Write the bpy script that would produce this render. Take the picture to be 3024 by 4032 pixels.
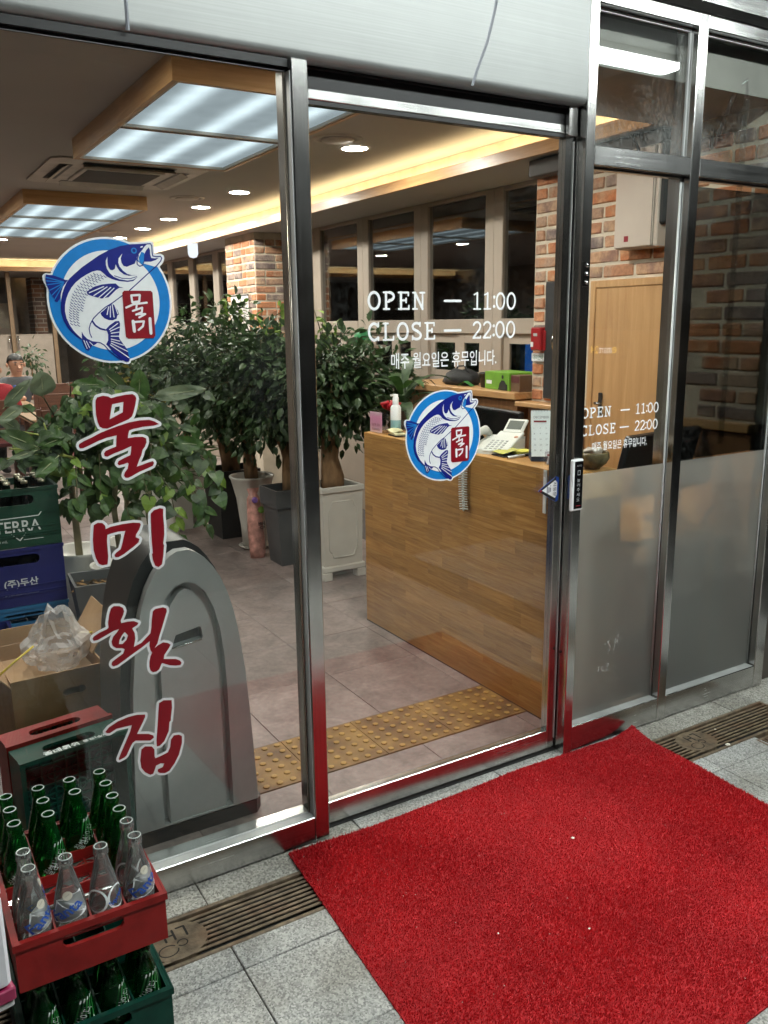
import bpy, bmesh, math, random
import numpy as np
from mathutils import Vector, Matrix
from mathutils.geometry import delaunay_2d_cdt
for o in list(bpy.data.objects): bpy.data.objects.remove(o)
SC = bpy.context.scene
COL = SC.collection
random.seed(7); RNG = np.random.default_rng(7)

# ---------------------------------------------------------------- camera
cam = bpy.data.cameras.new('camera'); cam_o = bpy.data.objects.new('camera', cam); COL.objects.link(cam_o)
YAW, PIT, ROL = 0.5396314, -0.22001915, -0.01229636
_f = Vector((math.sin(YAW)*math.cos(PIT), math.cos(YAW)*math.cos(PIT), math.sin(PIT)))
_r = Vector((math.cos(YAW), -math.sin(YAW), 0)); _u = _r.cross(_f)
_r2 = math.cos(ROL)*_r+math.sin(ROL)*_u; _u2 = -math.sin(ROL)*_r+math.cos(ROL)*_u
_m = Matrix((( _r2.x,_u2.x,-_f.x,0),(_r2.y,_u2.y,-_f.y,-2.0947),(_r2.z,_u2.z,-_f.z,1.55),(0,0,0,1)))
cam_o.matrix_world = _m
cam.sensor_fit = 'VERTICAL'; cam.sensor_height = 24.0; cam.lens = 24.0*3336.65/4032.0
cam.clip_start = 0.05; cam.clip_end = 500
SC.camera = cam_o

# ---------------------------------------------------------------- night sky, exposure
world = bpy.data.worlds.new('World'); SC.world = world; world.use_nodes = True
nt = world.node_tree; nt.nodes.clear()
sky = nt.nodes.new('ShaderNodeTexSky'); sky.sky_type = 'NISHITA'; sky.sun_disc = False
sky.sun_elevation = math.radians(-4); sky.sun_rotation = math.radians(200)
bg = nt.nodes.new('ShaderNodeBackground'); bg.inputs[1].default_value = 0.05
wo = nt.nodes.new('ShaderNodeOutputWorld'); nt.links.new(sky.outputs[0], bg.inputs[0]); nt.links.new(bg.outputs[0], wo.inputs[0])
SC.view_settings.view_transform = 'Standard'; SC.view_settings.look = 'None'
SC.view_settings.exposure = 0.5; SC.view_settings.gamma = 1.0; SC.view_settings.use_curve_mapping = False
cy = SC.cycles
cy.use_denoising = True; cy.use_adaptive_sampling = True; cy.adaptive_threshold = .025; cy.adaptive_min_samples = 32; cy.max_bounces = 10; cy.diffuse_bounces = 4; cy.glossy_bounces = 5
cy.transmission_bounces = 6; cy.transparent_max_bounces = 24; cy.caustics_reflective = False; cy.caustics_refractive = False
cy.sample_clamp_indirect = 4.0
TUBE_L, PANEL_L, DOWN_L, COVE_L = 64.0, .95, 400.0, 21.0     # radiance of the lit lamps

# ---------------------------------------------------------------- helpers
def link(o, parent=None):
    COL.objects.link(o); o.parent = parent; return o
def tag(o, label=None, cat=None, group=None, kind=None):
    if label: o['label'] = label
    if cat: o['category'] = cat
    if group: o['group'] = group
    if kind: o['kind'] = kind
    return o
def thing(name, label, cat, loc=(0,0,0), rz=0, group=None, rot=None):
    o = bpy.data.objects.new(name, None); o.empty_display_size = .05; link(o)
    o.location = loc; o.rotation_euler = rot or (0,0,rz)
    return tag(o, label, cat, group)
def copy_tree(o, parent=None):
    c = o.copy(); link(c, parent)
    for ch in o.children: copy_tree(ch, c)
    return c
class MB:
    def __init__(s): s.v=[]; s.f=[]
    def add(s, vs, fs):
        n=len(s.v); s.v += [tuple(map(float,p)) for p in vs]; s.f += [tuple(i+n for i in q) for q in fs]; return s
    def box(s,x0,x1,y0,y1,z0,z1):
        return s.add([(x0,y0,z0),(x1,y0,z0),(x1,y1,z0),(x0,y1,z0),(x0,y0,z1),(x1,y0,z1),(x1,y1,z1),(x0,y1,z1)],
            [(0,3,2,1),(4,5,6,7),(0,1,5,4),(1,2,6,5),(2,3,7,6),(3,0,4,7)])
    def cbox(s,x0,x1,y0,y1,z0,z1,c=.003,jit=0):
        """box with chamfered edges"""
        X=(x0,x0+c,x1-c,x1);Y=(y0,y0+c,y1-c,y1);Z=(z0,z0+c,z1-c,z1)
        vs=[];idx={}
        for i in range(4):
            for j in range(4):
                for k in range(4):
                    e=(i in(0,3))+(j in(0,3))+(k in(0,3))
                    if e==1:
                        idx[i,j,k]=len(vs)
                        p=[X[i],Y[j],Z[k]]
                        if jit: p=[a+random.uniform(-jit,jit) for a in p]
                        vs.append(p)
        fs=[]
        for i,o in ((0,1),(3,0)):
            fs.append([idx[i,1,1],idx[i,1,2],idx[i,2,2],idx[i,2,1]] if o else [idx[i,1,1],idx[i,2,1],idx[i,2,2],idx[i,1,2]])
            fs.append([idx[1,i,1],idx[2,i,1],idx[2,i,2],idx[1,i,2]] if o else [idx[1,i,1],idx[1,i,2],idx[2,i,2],idx[2,i,1]])
            fs.append([idx[1,1,i],idx[1,2,i],idx[2,2,i],idx[2,1,i]] if o else [idx[1,1,i],idx[2,1,i],idx[2,2,i],idx[1,2,i]])
        a=lambda i:1 if i==0 else 2
        for i in(0,3):
            for j in(0,3):
                fs.append([idx[i,a(j),1],idx[i,a(j),2],idx[a(i),j,2],idx[a(i),j,1]])
                fs.append([idx[i,1,a(j)],idx[i,2,a(j)],idx[a(i),2,j],idx[a(i),1,j]])
                fs.append([idx[1,i,a(j)],idx[2,i,a(j)],idx[2,a(i),j],idx[1,a(i),j]])
                for k in(0,3):
                    fs.append([idx[i,a(j),a(k)],idx[a(i),j,a(k)],idx[a(i),a(j),k]])
        return s.add(vs,fs)
    def prism(s,poly,axis,a,b):
        """2D polygon extruded along axis: 'y' poly=(x,z); 'x' poly=(y,z); 'z' poly=(x,y)"""
        m={'y':lambda p,t:(p[0],t,p[1]),'x':lambda p,t:(t,p[0],p[1]),'z':lambda p,t:(p[0],p[1],t)}[axis]
        n=len(poly); vs=[m(p,a) for p in poly]+[m(p,b) for p in poly]
        fs=[tuple(range(n)),tuple(range(2*n-1,n-1,-1))]+[(i,i+n,(i+1)%n+n,(i+1)%n) for i in range(n)]
        return s.add(vs,fs)
    def lathe(s,prof,seg=20,c=(0,0,0),cap=True):
        vs=[];fs=[];n=len(prof)
        for k in range(seg):
            t=2*math.pi*k/seg
            for r,z in prof: vs.append((c[0]+r*math.cos(t),c[1]+r*math.sin(t),c[2]+z))
        for k in range(seg):
            q=(k+1)%seg
            for i in range(n-1): fs.append((k*n+i,q*n+i,q*n+i+1,k*n+i+1))
        if cap:
            fs.append(tuple(k*n for k in range(seg))[::-1]); fs.append(tuple(k*n+n-1 for k in range(seg)))
        return s.add(vs,fs)
    def tube(s,path,rad,seg=8,cap=True):
        P=[Vector(p) for p in path]; n=len(P)
        R=rad if isinstance(rad,(list,tuple)) else [rad]*n
        vs=[];fs=[]; up=Vector((0,0,1)); prev=None
        for i in range(n):
            d=(P[min(i+1,n-1)]-P[max(i-1,0)])
            d = d.normalized() if d.length>1e-9 else Vector((0,0,1))
            if prev is None:
                a=d.cross(up if abs(d.z)<.9 else Vector((1,0,0))).normalized()
            else:
                a=(prev-d*prev.dot(d)); a=a.normalized() if a.length>1e-6 else d.orthogonal().normalized()
            prev=a; b=d.cross(a)
            for k in range(seg):
                t=2*math.pi*k/seg; vs.append(P[i]+(a*math.cos(t)+b*math.sin(t))*R[i])
        for i in range(n-1):
            for k in range(seg):
                q=(k+1)%seg; fs.append((i*seg+k,i*seg+q,(i+1)*seg+q,(i+1)*seg+k))
        if cap: fs.append(tuple(range(seg))[::-1]); fs.append(tuple((n-1)*seg+k for k in range(seg)))
        return s.add(vs,fs)
    def xf(s,M):
        s.v=[tuple(M@Vector(p)) for p in s.v]; return s
    def mesh(s,name,mat,smooth=False):
        m=bpy.data.meshes.new(name); m.from_pydata(s.v,[],s.f)
        if mat: m.materials.append(mat)
        if smooth: m.polygons.foreach_set('use_smooth',[True]*len(m.polygons))
        m.update(); return m
    def build(s,name,mat,parent=None,smooth=False,loc=None):
        o=bpy.data.objects.new(name,s.mesh(name,mat,smooth)); link(o,parent)
        if loc: o.location=loc
        return o
def autosmooth(o,ang=40):
    """smooth shading with hard edges above an angle"""
    m=o.data; m.polygons.foreach_set('use_smooth',[True]*len(m.polygons))
    bm=bmesh.new(); bm.from_mesh(m)
    for e in bm.edges:
        if len(e.link_faces)==2 and e.calc_face_angle(0)>math.radians(ang): e.smooth=False
    bm.to_mesh(m); bm.free(); return o
def bx(name,mat,parent,x0,x1,y0,y1,z0,z1,c=0.0):
    b=MB(); b.cbox(x0,x1,y0,y1,z0,z1,c) if c else b.box(x0,x1,y0,y1,z0,z1)
    return b.build(name,mat,parent)
# --- flat print: union of polygons and strokes, triangulated
def ccw(p):
    a=sum(p[i][0]*p[(i+1)%len(p)][1]-p[(i+1)%len(p)][0]*p[i][1] for i in range(len(p)))
    return list(p) if a>0 else list(p)[::-1]
def disc(c,r,n=10): return [(c[0]+r*math.cos(2*math.pi*i/n),c[1]+r*math.sin(2*math.pi*i/n)) for i in range(n)]
def stroke(path,w,n=10):
    out=[]; r=w/2
    for i,p in enumerate(path):
        out.append(disc(p,r,n))
        if i:
            a,b=path[i-1],p; dx,dy=b[0]-a[0],b[1]-a[1]; l=math.hypot(dx,dy) or 1e-9; nx,ny=-dy/l*r,dx/l*r
            out.append([(a[0]+nx,a[1]+ny),(a[0]-nx,a[1]-ny),(b[0]-nx,b[1]-ny),(b[0]+nx,b[1]+ny)])
    return out
def inpoly(p,poly):
    x,y=p; c=False; j=len(poly)-1
    for i in range(len(poly)):
        a,b=poly[i],poly[j]
        if (a[1]>y)!=(b[1]>y) and x<(b[0]-a[0])*(y-a[1])/(b[1]-a[1])+a[0]: c=not c
        j=i
    return c
def fill2d(polys,holes=()):
    vs=[];fs=[]
    for p in list(polys)+list(holes):
        p=ccw(p); n=len(vs); vs+=[Vector((q[0],q[1])) for q in p]; fs.append(list(range(n,n+len(p))))
    nh=len(polys)
    ov,oe,of,_,_,orig=delaunay_2d_cdt(vs,[],fs,0,1e-7)
    keep=[]
    for t,o in zip(of,orig):
        if not o: continue
        if any(i>=nh for i in o): continue
        keep.append(tuple(t))
    return [(v.x,v.y) for v in ov],keep
def flat(mb,polys,holes=(),y=0.0):
    v,f=fill2d(polys,holes); mb.add([(p[0],y,p[1]) for p in v],[t[::-1] for t in f]); return mb
def text2d(body,size=1.0,align='LEFT',width=None,height=None,bold=0.0):
    """outline text -> list of verts (x,z) and faces; scaled to width/height when given"""
    c=bpy.data.curves.new('tmp','FONT'); c.body=body; c.size=size; c.resolution_u=3; c.offset=bold
    o=bpy.data.objects.new('tmp',c); COL.objects.link(o)
    dg=bpy.context.evaluated_depsgraph_get(); m=o.evaluated_get(dg).to_mesh()
    v=np.array([p.co[:2] for p in m.vertices]); f=[tuple(p.vertices) for p in m.polygons]
    o.evaluated_get(dg).to_mesh_clear(); bpy.data.objects.remove(o); bpy.data.curves.remove(c)
    if len(v)==0: return v,f
    v=v-v.min(0); ext=v.max(0)
    if width: v[:,0]*=width/ext[0]
    if height: v[:,1]*=height/ext[1]
    if width and not height: v[:,1]*=width/ext[0]
    if height and not width: v[:,0]*=height/ext[1]
    if align=='CENTER': v=v-v.max(0)/2
    return v,f
def add_text(mb,body,fn,**k):
    v,f=text2d(body,**k); mb.add([fn(p[0],p[1]) for p in v],f); return mb

# ---------------------------------------------------------------- materials
MATS={}
def _new(name):
    m=bpy.data.materials.new(name); m.use_nodes=True; m.node_tree.nodes.clear(); return m,m.node_tree.nodes,m.node_tree.links
def _out(n,l,sh):
    o=n.new('ShaderNodeOutputMaterial'); l.new(sh.outputs[0],o.inputs[0]); return o
def coords(n,l,scale=(1,1,1),kind='Object'):
    t=n.new('ShaderNodeTexCoord'); mp=n.new('ShaderNodeMapping'); mp.inputs['Scale'].default_value=scale
    l.new(t.outputs[kind],mp.inputs[0]); return mp
def ramp(n,l,src,stops):
    r=n.new('ShaderNodeValToRGB'); e=r.color_ramp.elements
    while len(e)<len(stops): e.new(.5)
    for q,(p,c) in zip(e,stops): q.position=p; q.color=(*c,1) if len(c)==3 else c
    l.new(src,r.inputs[0]); return r
def pm(name,col,rough=.5,metal=0,spec=.5,var=.08,nscale=8,bump=0,bscale=60,stretch=(1,1,1),trans=0,coat=0,rv=.0,alpha=1,perobj=0.0,dirt=0,dirtcol=(.05,.045,.04),dscale=3):
    if name in MATS: return MATS[name]
    m,n,l=_new(name); p=n.new('ShaderNodeBsdfPrincipled'); _out(n,l,p)
    mp=coords(n,l,stretch)
    nz=n.new('ShaderNodeTexNoise'); nz.inputs['Scale'].default_value=nscale; nz.inputs['Detail'].default_value=5; l.new(mp.outputs[0],nz.inputs['Vector'])
    lo=[max(0,c*(1-var*2)) for c in col]; hi=[min(1,c*(1+var*2)) for c in col]
    rp=ramp(n,l,nz.outputs['Fac'],[(.3,lo),(.7,hi)]); src=rp.outputs[0]
    if perobj:
        oi=n.new('ShaderNodeObjectInfo'); hs=n.new('ShaderNodeHueSaturation')
        mr=n.new('ShaderNodeMapRange'); mr.inputs['To Min'].default_value=1-perobj; mr.inputs['To Max'].default_value=1+perobj
        l.new(oi.outputs['Random'],mr.inputs['Value']); l.new(mr.outputs[0],hs.inputs['Value']); l.new(src,hs.inputs['Color']); src=hs.outputs[0]
    if dirt:
        dn=n.new('ShaderNodeTexNoise'); dn.inputs['Scale'].default_value=dscale; dn.inputs['Detail'].default_value=8; l.new(mp.outputs[0],dn.inputs['Vector'])
        dr=ramp(n,l,dn.outputs['Fac'],[(.5,(0,0,0)),(.72,(dirt,)*3)]); mx=n.new('ShaderNodeMixRGB'); mx.inputs[2].default_value=(*dirtcol,1)
        l.new(dr.outputs[0],mx.inputs[0]); l.new(src,mx.inputs[1]); src=mx.outputs[0]
    l.new(src,p.inputs['Base Color'])
    p.inputs['Metallic'].default_value=metal; p.inputs['Specular IOR Level'].default_value=spec
    p.inputs['Coat Weight'].default_value=coat; p.inputs['Alpha'].default_value=alpha
    if trans: p.inputs['Transmission Weight'].default_value=trans
    if rv:
        rr=n.new('ShaderNodeMapRange'); rr.inputs['To Min'].default_value=max(.02,rough-rv); rr.inputs['To Max'].default_value=rough+rv
        l.new(nz.outputs['Fac'],rr.inputs['Value']); l.new(rr.outputs[0],p.inputs['Roughness'])
    else: p.inputs['Roughness'].default_value=rough
    if bump:
        b2=n.new('ShaderNodeTexNoise'); b2.inputs['Scale'].default_value=bscale; b2.inputs['Detail'].default_value=6; l.new(mp.outputs[0],b2.inputs['Vector'])
        bp=n.new('ShaderNodeBump'); bp.inputs['Strength'].default_value=bump; bp.inputs['Distance'].default_value=.004
        l.new(b2.outputs['Fac'],bp.inputs['Height']); l.new(bp.outputs[0],p.inputs['Normal'])
    MATS[name]=m; return m
def emit(name,col,strength):
    if name in MATS: return MATS[name]
    m,n,l=_new(name); e=n.new('ShaderNodeEmission'); e.inputs[0].default_value=(*col,1); e.inputs[1].default_value=strength; _out(n,l,e)
    MATS[name]=m; return m
def glassmat(name,tint=(.93,.96,.95),refl=1.0,ior=1.5,rough=0.0,dust=0.0,dscale=40):
    if name in MATS: return MATS[name]
    m,n,l=_new(name); t=n.new('ShaderNodeBsdfTransparent'); t.inputs[0].default_value=(*tint,1)
    g=n.new('ShaderNodeBsdfGlossy'); g.inputs['Roughness'].default_value=rough; g.inputs[0].default_value=(refl,refl,refl,1)
    fr=n.new('ShaderNodeFresnel'); ge=n.new('ShaderNodeNewGeometry'); mi=n.new('ShaderNodeMapRange')   # same reflectance from both faces of the sheet
    mi.inputs['To Min'].default_value=ior; mi.inputs['To Max'].default_value=1/ior; l.new(ge.outputs['Backfacing'],mi.inputs['Value']); l.new(mi.outputs[0],fr.inputs[0])
    mx=n.new('ShaderNodeMixShader'); l.new(fr.outputs[0],mx.inputs[0]); l.new(t.outputs[0],mx.inputs[1]); l.new(g.outputs[0],mx.inputs[2]); sh=mx
    if dust:
        mp=coords(n,l,(1,1,.8)); nz=n.new('ShaderNodeTexNoise'); nz.inputs['Scale'].default_value=dscale; nz.inputs['Detail'].default_value=8; nz.inputs['Roughness'].default_value=.75; l.new(mp.outputs[0],nz.inputs['Vector'])
        big=n.new('ShaderNodeTexNoise'); big.inputs['Scale'].default_value=2.2; l.new(mp.outputs[0],big.inputs['Vector'])
        mu=n.new('ShaderNodeMath'); mu.operation='MULTIPLY'; l.new(nz.outputs['Fac'],mu.inputs[0]); l.new(big.outputs['Fac'],mu.inputs[1])
        r=ramp(n,l,mu.outputs[0],[(.27,(0,0,0)),(.40,(dust,)*3)])
        d=n.new('ShaderNodeBsdfDiffuse'); d.inputs[0].default_value=(.6,.6,.58,1); m2=n.new('ShaderNodeMixShader')
        l.new(r.outputs[0],m2.inputs[0]); l.new(sh.outputs[0],m2.inputs[1]); l.new(d.outputs[0],m2.inputs[2]); sh=m2
    _out(n,l,sh); MATS[name]=m; return m
def bottlemat(name,tint,body,amount):
    """bottle glass: tinted see-through wall, glossy, milky towards the rims where the wall is seen edge-on"""
    m,n,l=_new(name); t=n.new('ShaderNodeBsdfTransparent'); t.inputs[0].default_value=(*tint,1); d=n.new('ShaderNodeBsdfTranslucent'); d.inputs[0].default_value=(*body,1); d2=n.new('ShaderNodeBsdfDiffuse'); d2.inputs[0].default_value=(*body,1)
    a=n.new('ShaderNodeMixShader'); a.inputs[0].default_value=.5; l.new(d.outputs[0],a.inputs[1]); l.new(d2.outputs[0],a.inputs[2])
    lw=n.new('ShaderNodeLayerWeight'); lw.inputs[0].default_value=.35; mr=n.new('ShaderNodeMapRange'); mr.inputs['To Min'].default_value=amount*.25; mr.inputs['To Max'].default_value=amount; l.new(lw.outputs['Facing'],mr.inputs['Value'])
    b=n.new('ShaderNodeMixShader'); l.new(mr.outputs[0],b.inputs[0]); l.new(t.outputs[0],b.inputs[1]); l.new(a.outputs[0],b.inputs[2])
    g=n.new('ShaderNodeBsdfGlossy'); g.inputs['Roughness'].default_value=.06; f=n.new('ShaderNodeLayerWeight'); f.inputs[0].default_value=.22; c=n.new('ShaderNodeMixShader'); l.new(f.outputs['Fresnel'],c.inputs[0]); l.new(b.outputs[0],c.inputs[1]); l.new(g.outputs[0],c.inputs[2]); _out(n,l,c); MATS[name]=m; return m
def steelmat(name,base,rough,brush='z',rv=.07,bump=.05,smudge=.25):
    """brushed stainless sheet: fine lines along one axis, faint smudges"""
    m,n,l=_new(name); p=n.new('ShaderNodeBsdfPrincipled'); _out(n,l,p)
    st={'z':(240,240,2.0),'x':(2.0,240,240)}[brush]
    mp=coords(n,l,st); nz=n.new('ShaderNodeTexNoise'); nz.inputs['Scale'].default_value=1.0; nz.inputs['Detail'].default_value=4; l.new(mp.outputs[0],nz.inputs['Vector'])
    mp2=coords(n,l,(3,3,3)); n2=n.new('ShaderNodeTexNoise'); n2.inputs['Scale'].default_value=1.6; n2.inputs['Detail'].default_value=6; l.new(mp2.outputs[0],n2.inputs['Vector'])
    c=ramp(n,l,nz.outputs['Fac'],[(.25,[b*.88 for b in base]),(.75,[min(1,b*1.08) for b in base])])
    sm=ramp(n,l,n2.outputs['Fac'],[(.35,(1-smudge,)*3),(.65,(1,1,1))]); mx=n.new('ShaderNodeMixRGB'); mx.blend_type='MULTIPLY'; mx.inputs[0].default_value=1
    l.new(c.outputs[0],mx.inputs[1]); l.new(sm.outputs[0],mx.inputs[2]); l.new(mx.outputs[0],p.inputs['Base Color'])
    ad=n.new('ShaderNodeMath'); ad.operation='ADD'; l.new(nz.outputs['Fac'],ad.inputs[0]); l.new(n2.outputs['Fac'],ad.inputs[1])
    mr=n.new('ShaderNodeMapRange'); mr.inputs['From Min'].default_value=.5; mr.inputs['From Max'].default_value=1.5; mr.inputs['To Min'].default_value=rough-rv; mr.inputs['To Max'].default_value=rough+rv
    l.new(ad.outputs[0],mr.inputs['Value']); l.new(mr.outputs[0],p.inputs['Roughness'])
    p.inputs['Metallic'].default_value=1
    bp=n.new('ShaderNodeBump'); bp.inputs['Strength'].default_value=bump; bp.inputs['Distance'].default_value=.001; l.new(nz.outputs['Fac'],bp.inputs['Height']); l.new(bp.outputs[0],p.inputs['Normal'])
    MATS[name]=m; return m
def granitemat(name,a,b,c,perobj=.1,scale=160,rough=.75):
    m,n,l=_new(name); p=n.new('ShaderNodeBsdfPrincipled'); _out(n,l,p); mp=coords(n,l)
    g=n.new('ShaderNodeNewGeometry')
    vo=n.new('ShaderNodeTexVoronoi'); vo.inputs['Scale'].default_value=scale; l.new(g.outputs['Position'],vo.inputs['Vector'])
    bw=n.new('ShaderNodeRGBToBW'); l.new(vo.outputs['Color'],bw.inputs[0])
    nz=n.new('ShaderNodeTexNoise'); nz.inputs['Scale'].default_value=5; nz.inputs['Detail'].default_value=6; l.new(g.outputs['Position'],nz.inputs['Vector'])
    r=ramp(n,l,bw.outputs[0],[(.15,a),(.45,b),(.85,c)])
    r2=ramp(n,l,nz.outputs['Fac'],[(.3,(.60,.58,.54)),(.6,(1.0,1.0,1.0))]); mx=n.new('ShaderNodeMixRGB'); mx.blend_type='MULTIPLY'; mx.inputs[0].default_value=1
    l.new(r.outputs[0],mx.inputs[1]); l.new(r2.outputs[0],mx.inputs[2])
    oi=n.new('ShaderNodeObjectInfo'); mr=n.new('ShaderNodeMapRange'); mr.inputs['To Min'].default_value=1-perobj; mr.inputs['To Max'].default_value=1+perobj; l.new(oi.outputs['Random'],mr.inputs['Value'])
    hs=n.new('ShaderNodeHueSaturation'); l.new(mr.outputs[0],hs.inputs['Value']); l.new(mx.outputs[0],hs.inputs['Color']); l.new(hs.outputs[0],p.inputs['Base Color'])
    p.inputs['Roughness'].default_value=rough
    bp=n.new('ShaderNodeBump'); bp.inputs['Strength'].default_value=.35; bp.inputs['Distance'].default_value=.002; l.new(bw.outputs[0],bp.inputs['Height']); l.new(bp.outputs[0],p.inputs['Normal'])
    MATS[name]=m; return m
def tilemat(name):
    """pinkish grey cloudy floor tile"""
    m,n,l=_new(name); p=n.new('ShaderNodeBsdfPrincipled'); _out(n,l,p); g=n.new('ShaderNodeNewGeometry'); oi=n.new('ShaderNodeObjectInfo')
    ad=n.new('ShaderNodeVectorMath'); ad.operation='ADD'; mu=n.new('ShaderNodeVectorMath'); mu.operation='SCALE'; mu.inputs['Scale'].default_value=20
    cx=n.new('ShaderNodeCombineXYZ'); l.new(oi.outputs['Random'],cx.inputs[0]); l.new(oi.outputs['Random'],cx.inputs[2]); l.new(cx.outputs[0],mu.inputs[0])
    l.new(g.outputs['Position'],ad.inputs[0]); l.new(mu.outputs[0],ad.inputs[1])
    a=n.new('ShaderNodeTexNoise'); a.inputs['Scale'].default_value=7; a.inputs['Detail'].default_value=9; a.inputs['Roughness'].default_value=.68; a.inputs['Distortion'].default_value=.8; l.new(ad.outputs[0],a.inputs['Vector'])
    r=ramp(n,l,a.outputs['Fac'],[(.28,(.135,.105,.098)),(.45,(.23,.178,.165)),(.6,(.29,.222,.205)),(.75,(.37,.29,.265))])
    b=n.new('ShaderNodeTexNoise'); b.inputs['Scale'].default_value=45; b.inputs['Detail'].default_value=4; l.new(ad.outputs[0],b.inputs['Vector'])
    r2=ramp(n,l,b.outputs['Fac'],[(.3,(.82,.82,.82)),(.7,(1.1,1.1,1.1))]); mx=n.new('ShaderNodeMixRGB'); mx.blend_type='MULTIPLY'; mx.inputs[0].default_value=1
    l.new(r.outputs[0],mx.inputs[1]); l.new(r2.outputs[0],mx.inputs[2])
    mr=n.new('ShaderNodeMapRange'); mr.inputs['To Min'].default_value=.92; mr.inputs['To Max'].default_value=1.06; l.new(oi.outputs['Random'],mr.inputs['Value'])
    hs=n.new('ShaderNodeHueSaturation'); l.new(mr.outputs[0],hs.inputs['Value']); l.new(mx.outputs[0],hs.inputs['Color']); l.new(hs.outputs[0],p.inputs['Base Color'])
    p.inputs['Roughness'].default_value=.42
    bp=n.new('ShaderNodeBump'); bp.inputs['Strength'].default_value=.12; bp.inputs['Distance'].default_value=.002; l.new(b.outputs['Fac'],bp.inputs['Height']); l.new(bp.outputs[0],p.inputs['Normal'])
    MATS[name]=m; return m
def brickmat(name):
    """antique brick: each brick its own tone between orange, buff and charcoal, with blotches"""
    m,n,l=_new(name); p=n.new('ShaderNodeBsdfPrincipled'); _out(n,l,p); g=n.new('ShaderNodeNewGeometry'); oi=n.new('ShaderNodeObjectInfo')
    c=ramp(n,l,oi.outputs['Random'],[(0,(.50,.17,.065)),(.3,(.60,.27,.13)),(.5,(.54,.36,.23)),(.66,(.42,.16,.075)),(.8,(.52,.38,.28)),(.93,(.17,.125,.12))])
    c2=ramp(n,l,oi.outputs['Random'],[(0,(.62,.38,.22)),(.25,(.46,.16,.065)),(.5,(.28,.19,.16)),(.7,(.62,.42,.27)),(.85,(.22,.16,.15)),(1,(.46,.35,.28))])
    nz=n.new('ShaderNodeTexNoise'); nz.inputs['Scale'].default_value=11; nz.inputs['Detail'].default_value=4; l.new(g.outputs['Position'],nz.inputs['Vector'])
    rr=ramp(n,l,nz.outputs['Fac'],[(.4,(0,0,0)),(.62,(1,1,1))]); mx=n.new('ShaderNodeMixRGB'); l.new(rr.outputs[0],mx.inputs[0]); l.new(c.outputs[0],mx.inputs[1]); l.new(c2.outputs[0],mx.inputs[2])
    n2=n.new('ShaderNodeTexNoise'); n2.inputs['Scale'].default_value=70; n2.inputs['Detail'].default_value=6; l.new(g.outputs['Position'],n2.inputs['Vector'])
    r2=ramp(n,l,n2.outputs['Fac'],[(.3,(.75,.75,.75)),(.7,(1.12,1.12,1.12))]); m2=n.new('ShaderNodeMixRGB'); m2.blend_type='MULTIPLY'; m2.inputs[0].default_value=1
    l.new(mx.outputs[0],m2.inputs[1]); l.new(r2.outputs[0],m2.inputs[2]); l.new(m2.outputs[0],p.inputs['Base Color']); p.inputs['Roughness'].default_value=.85
    bp=n.new('ShaderNodeBump'); bp.inputs['Strength'].default_value=.6; bp.inputs['Distance'].default_value=.006; l.new(n2.outputs['Fac'],bp.inputs['Height']); l.new(bp.outputs[0],p.inputs['Normal'])
    MATS[name]=m; return m
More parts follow.
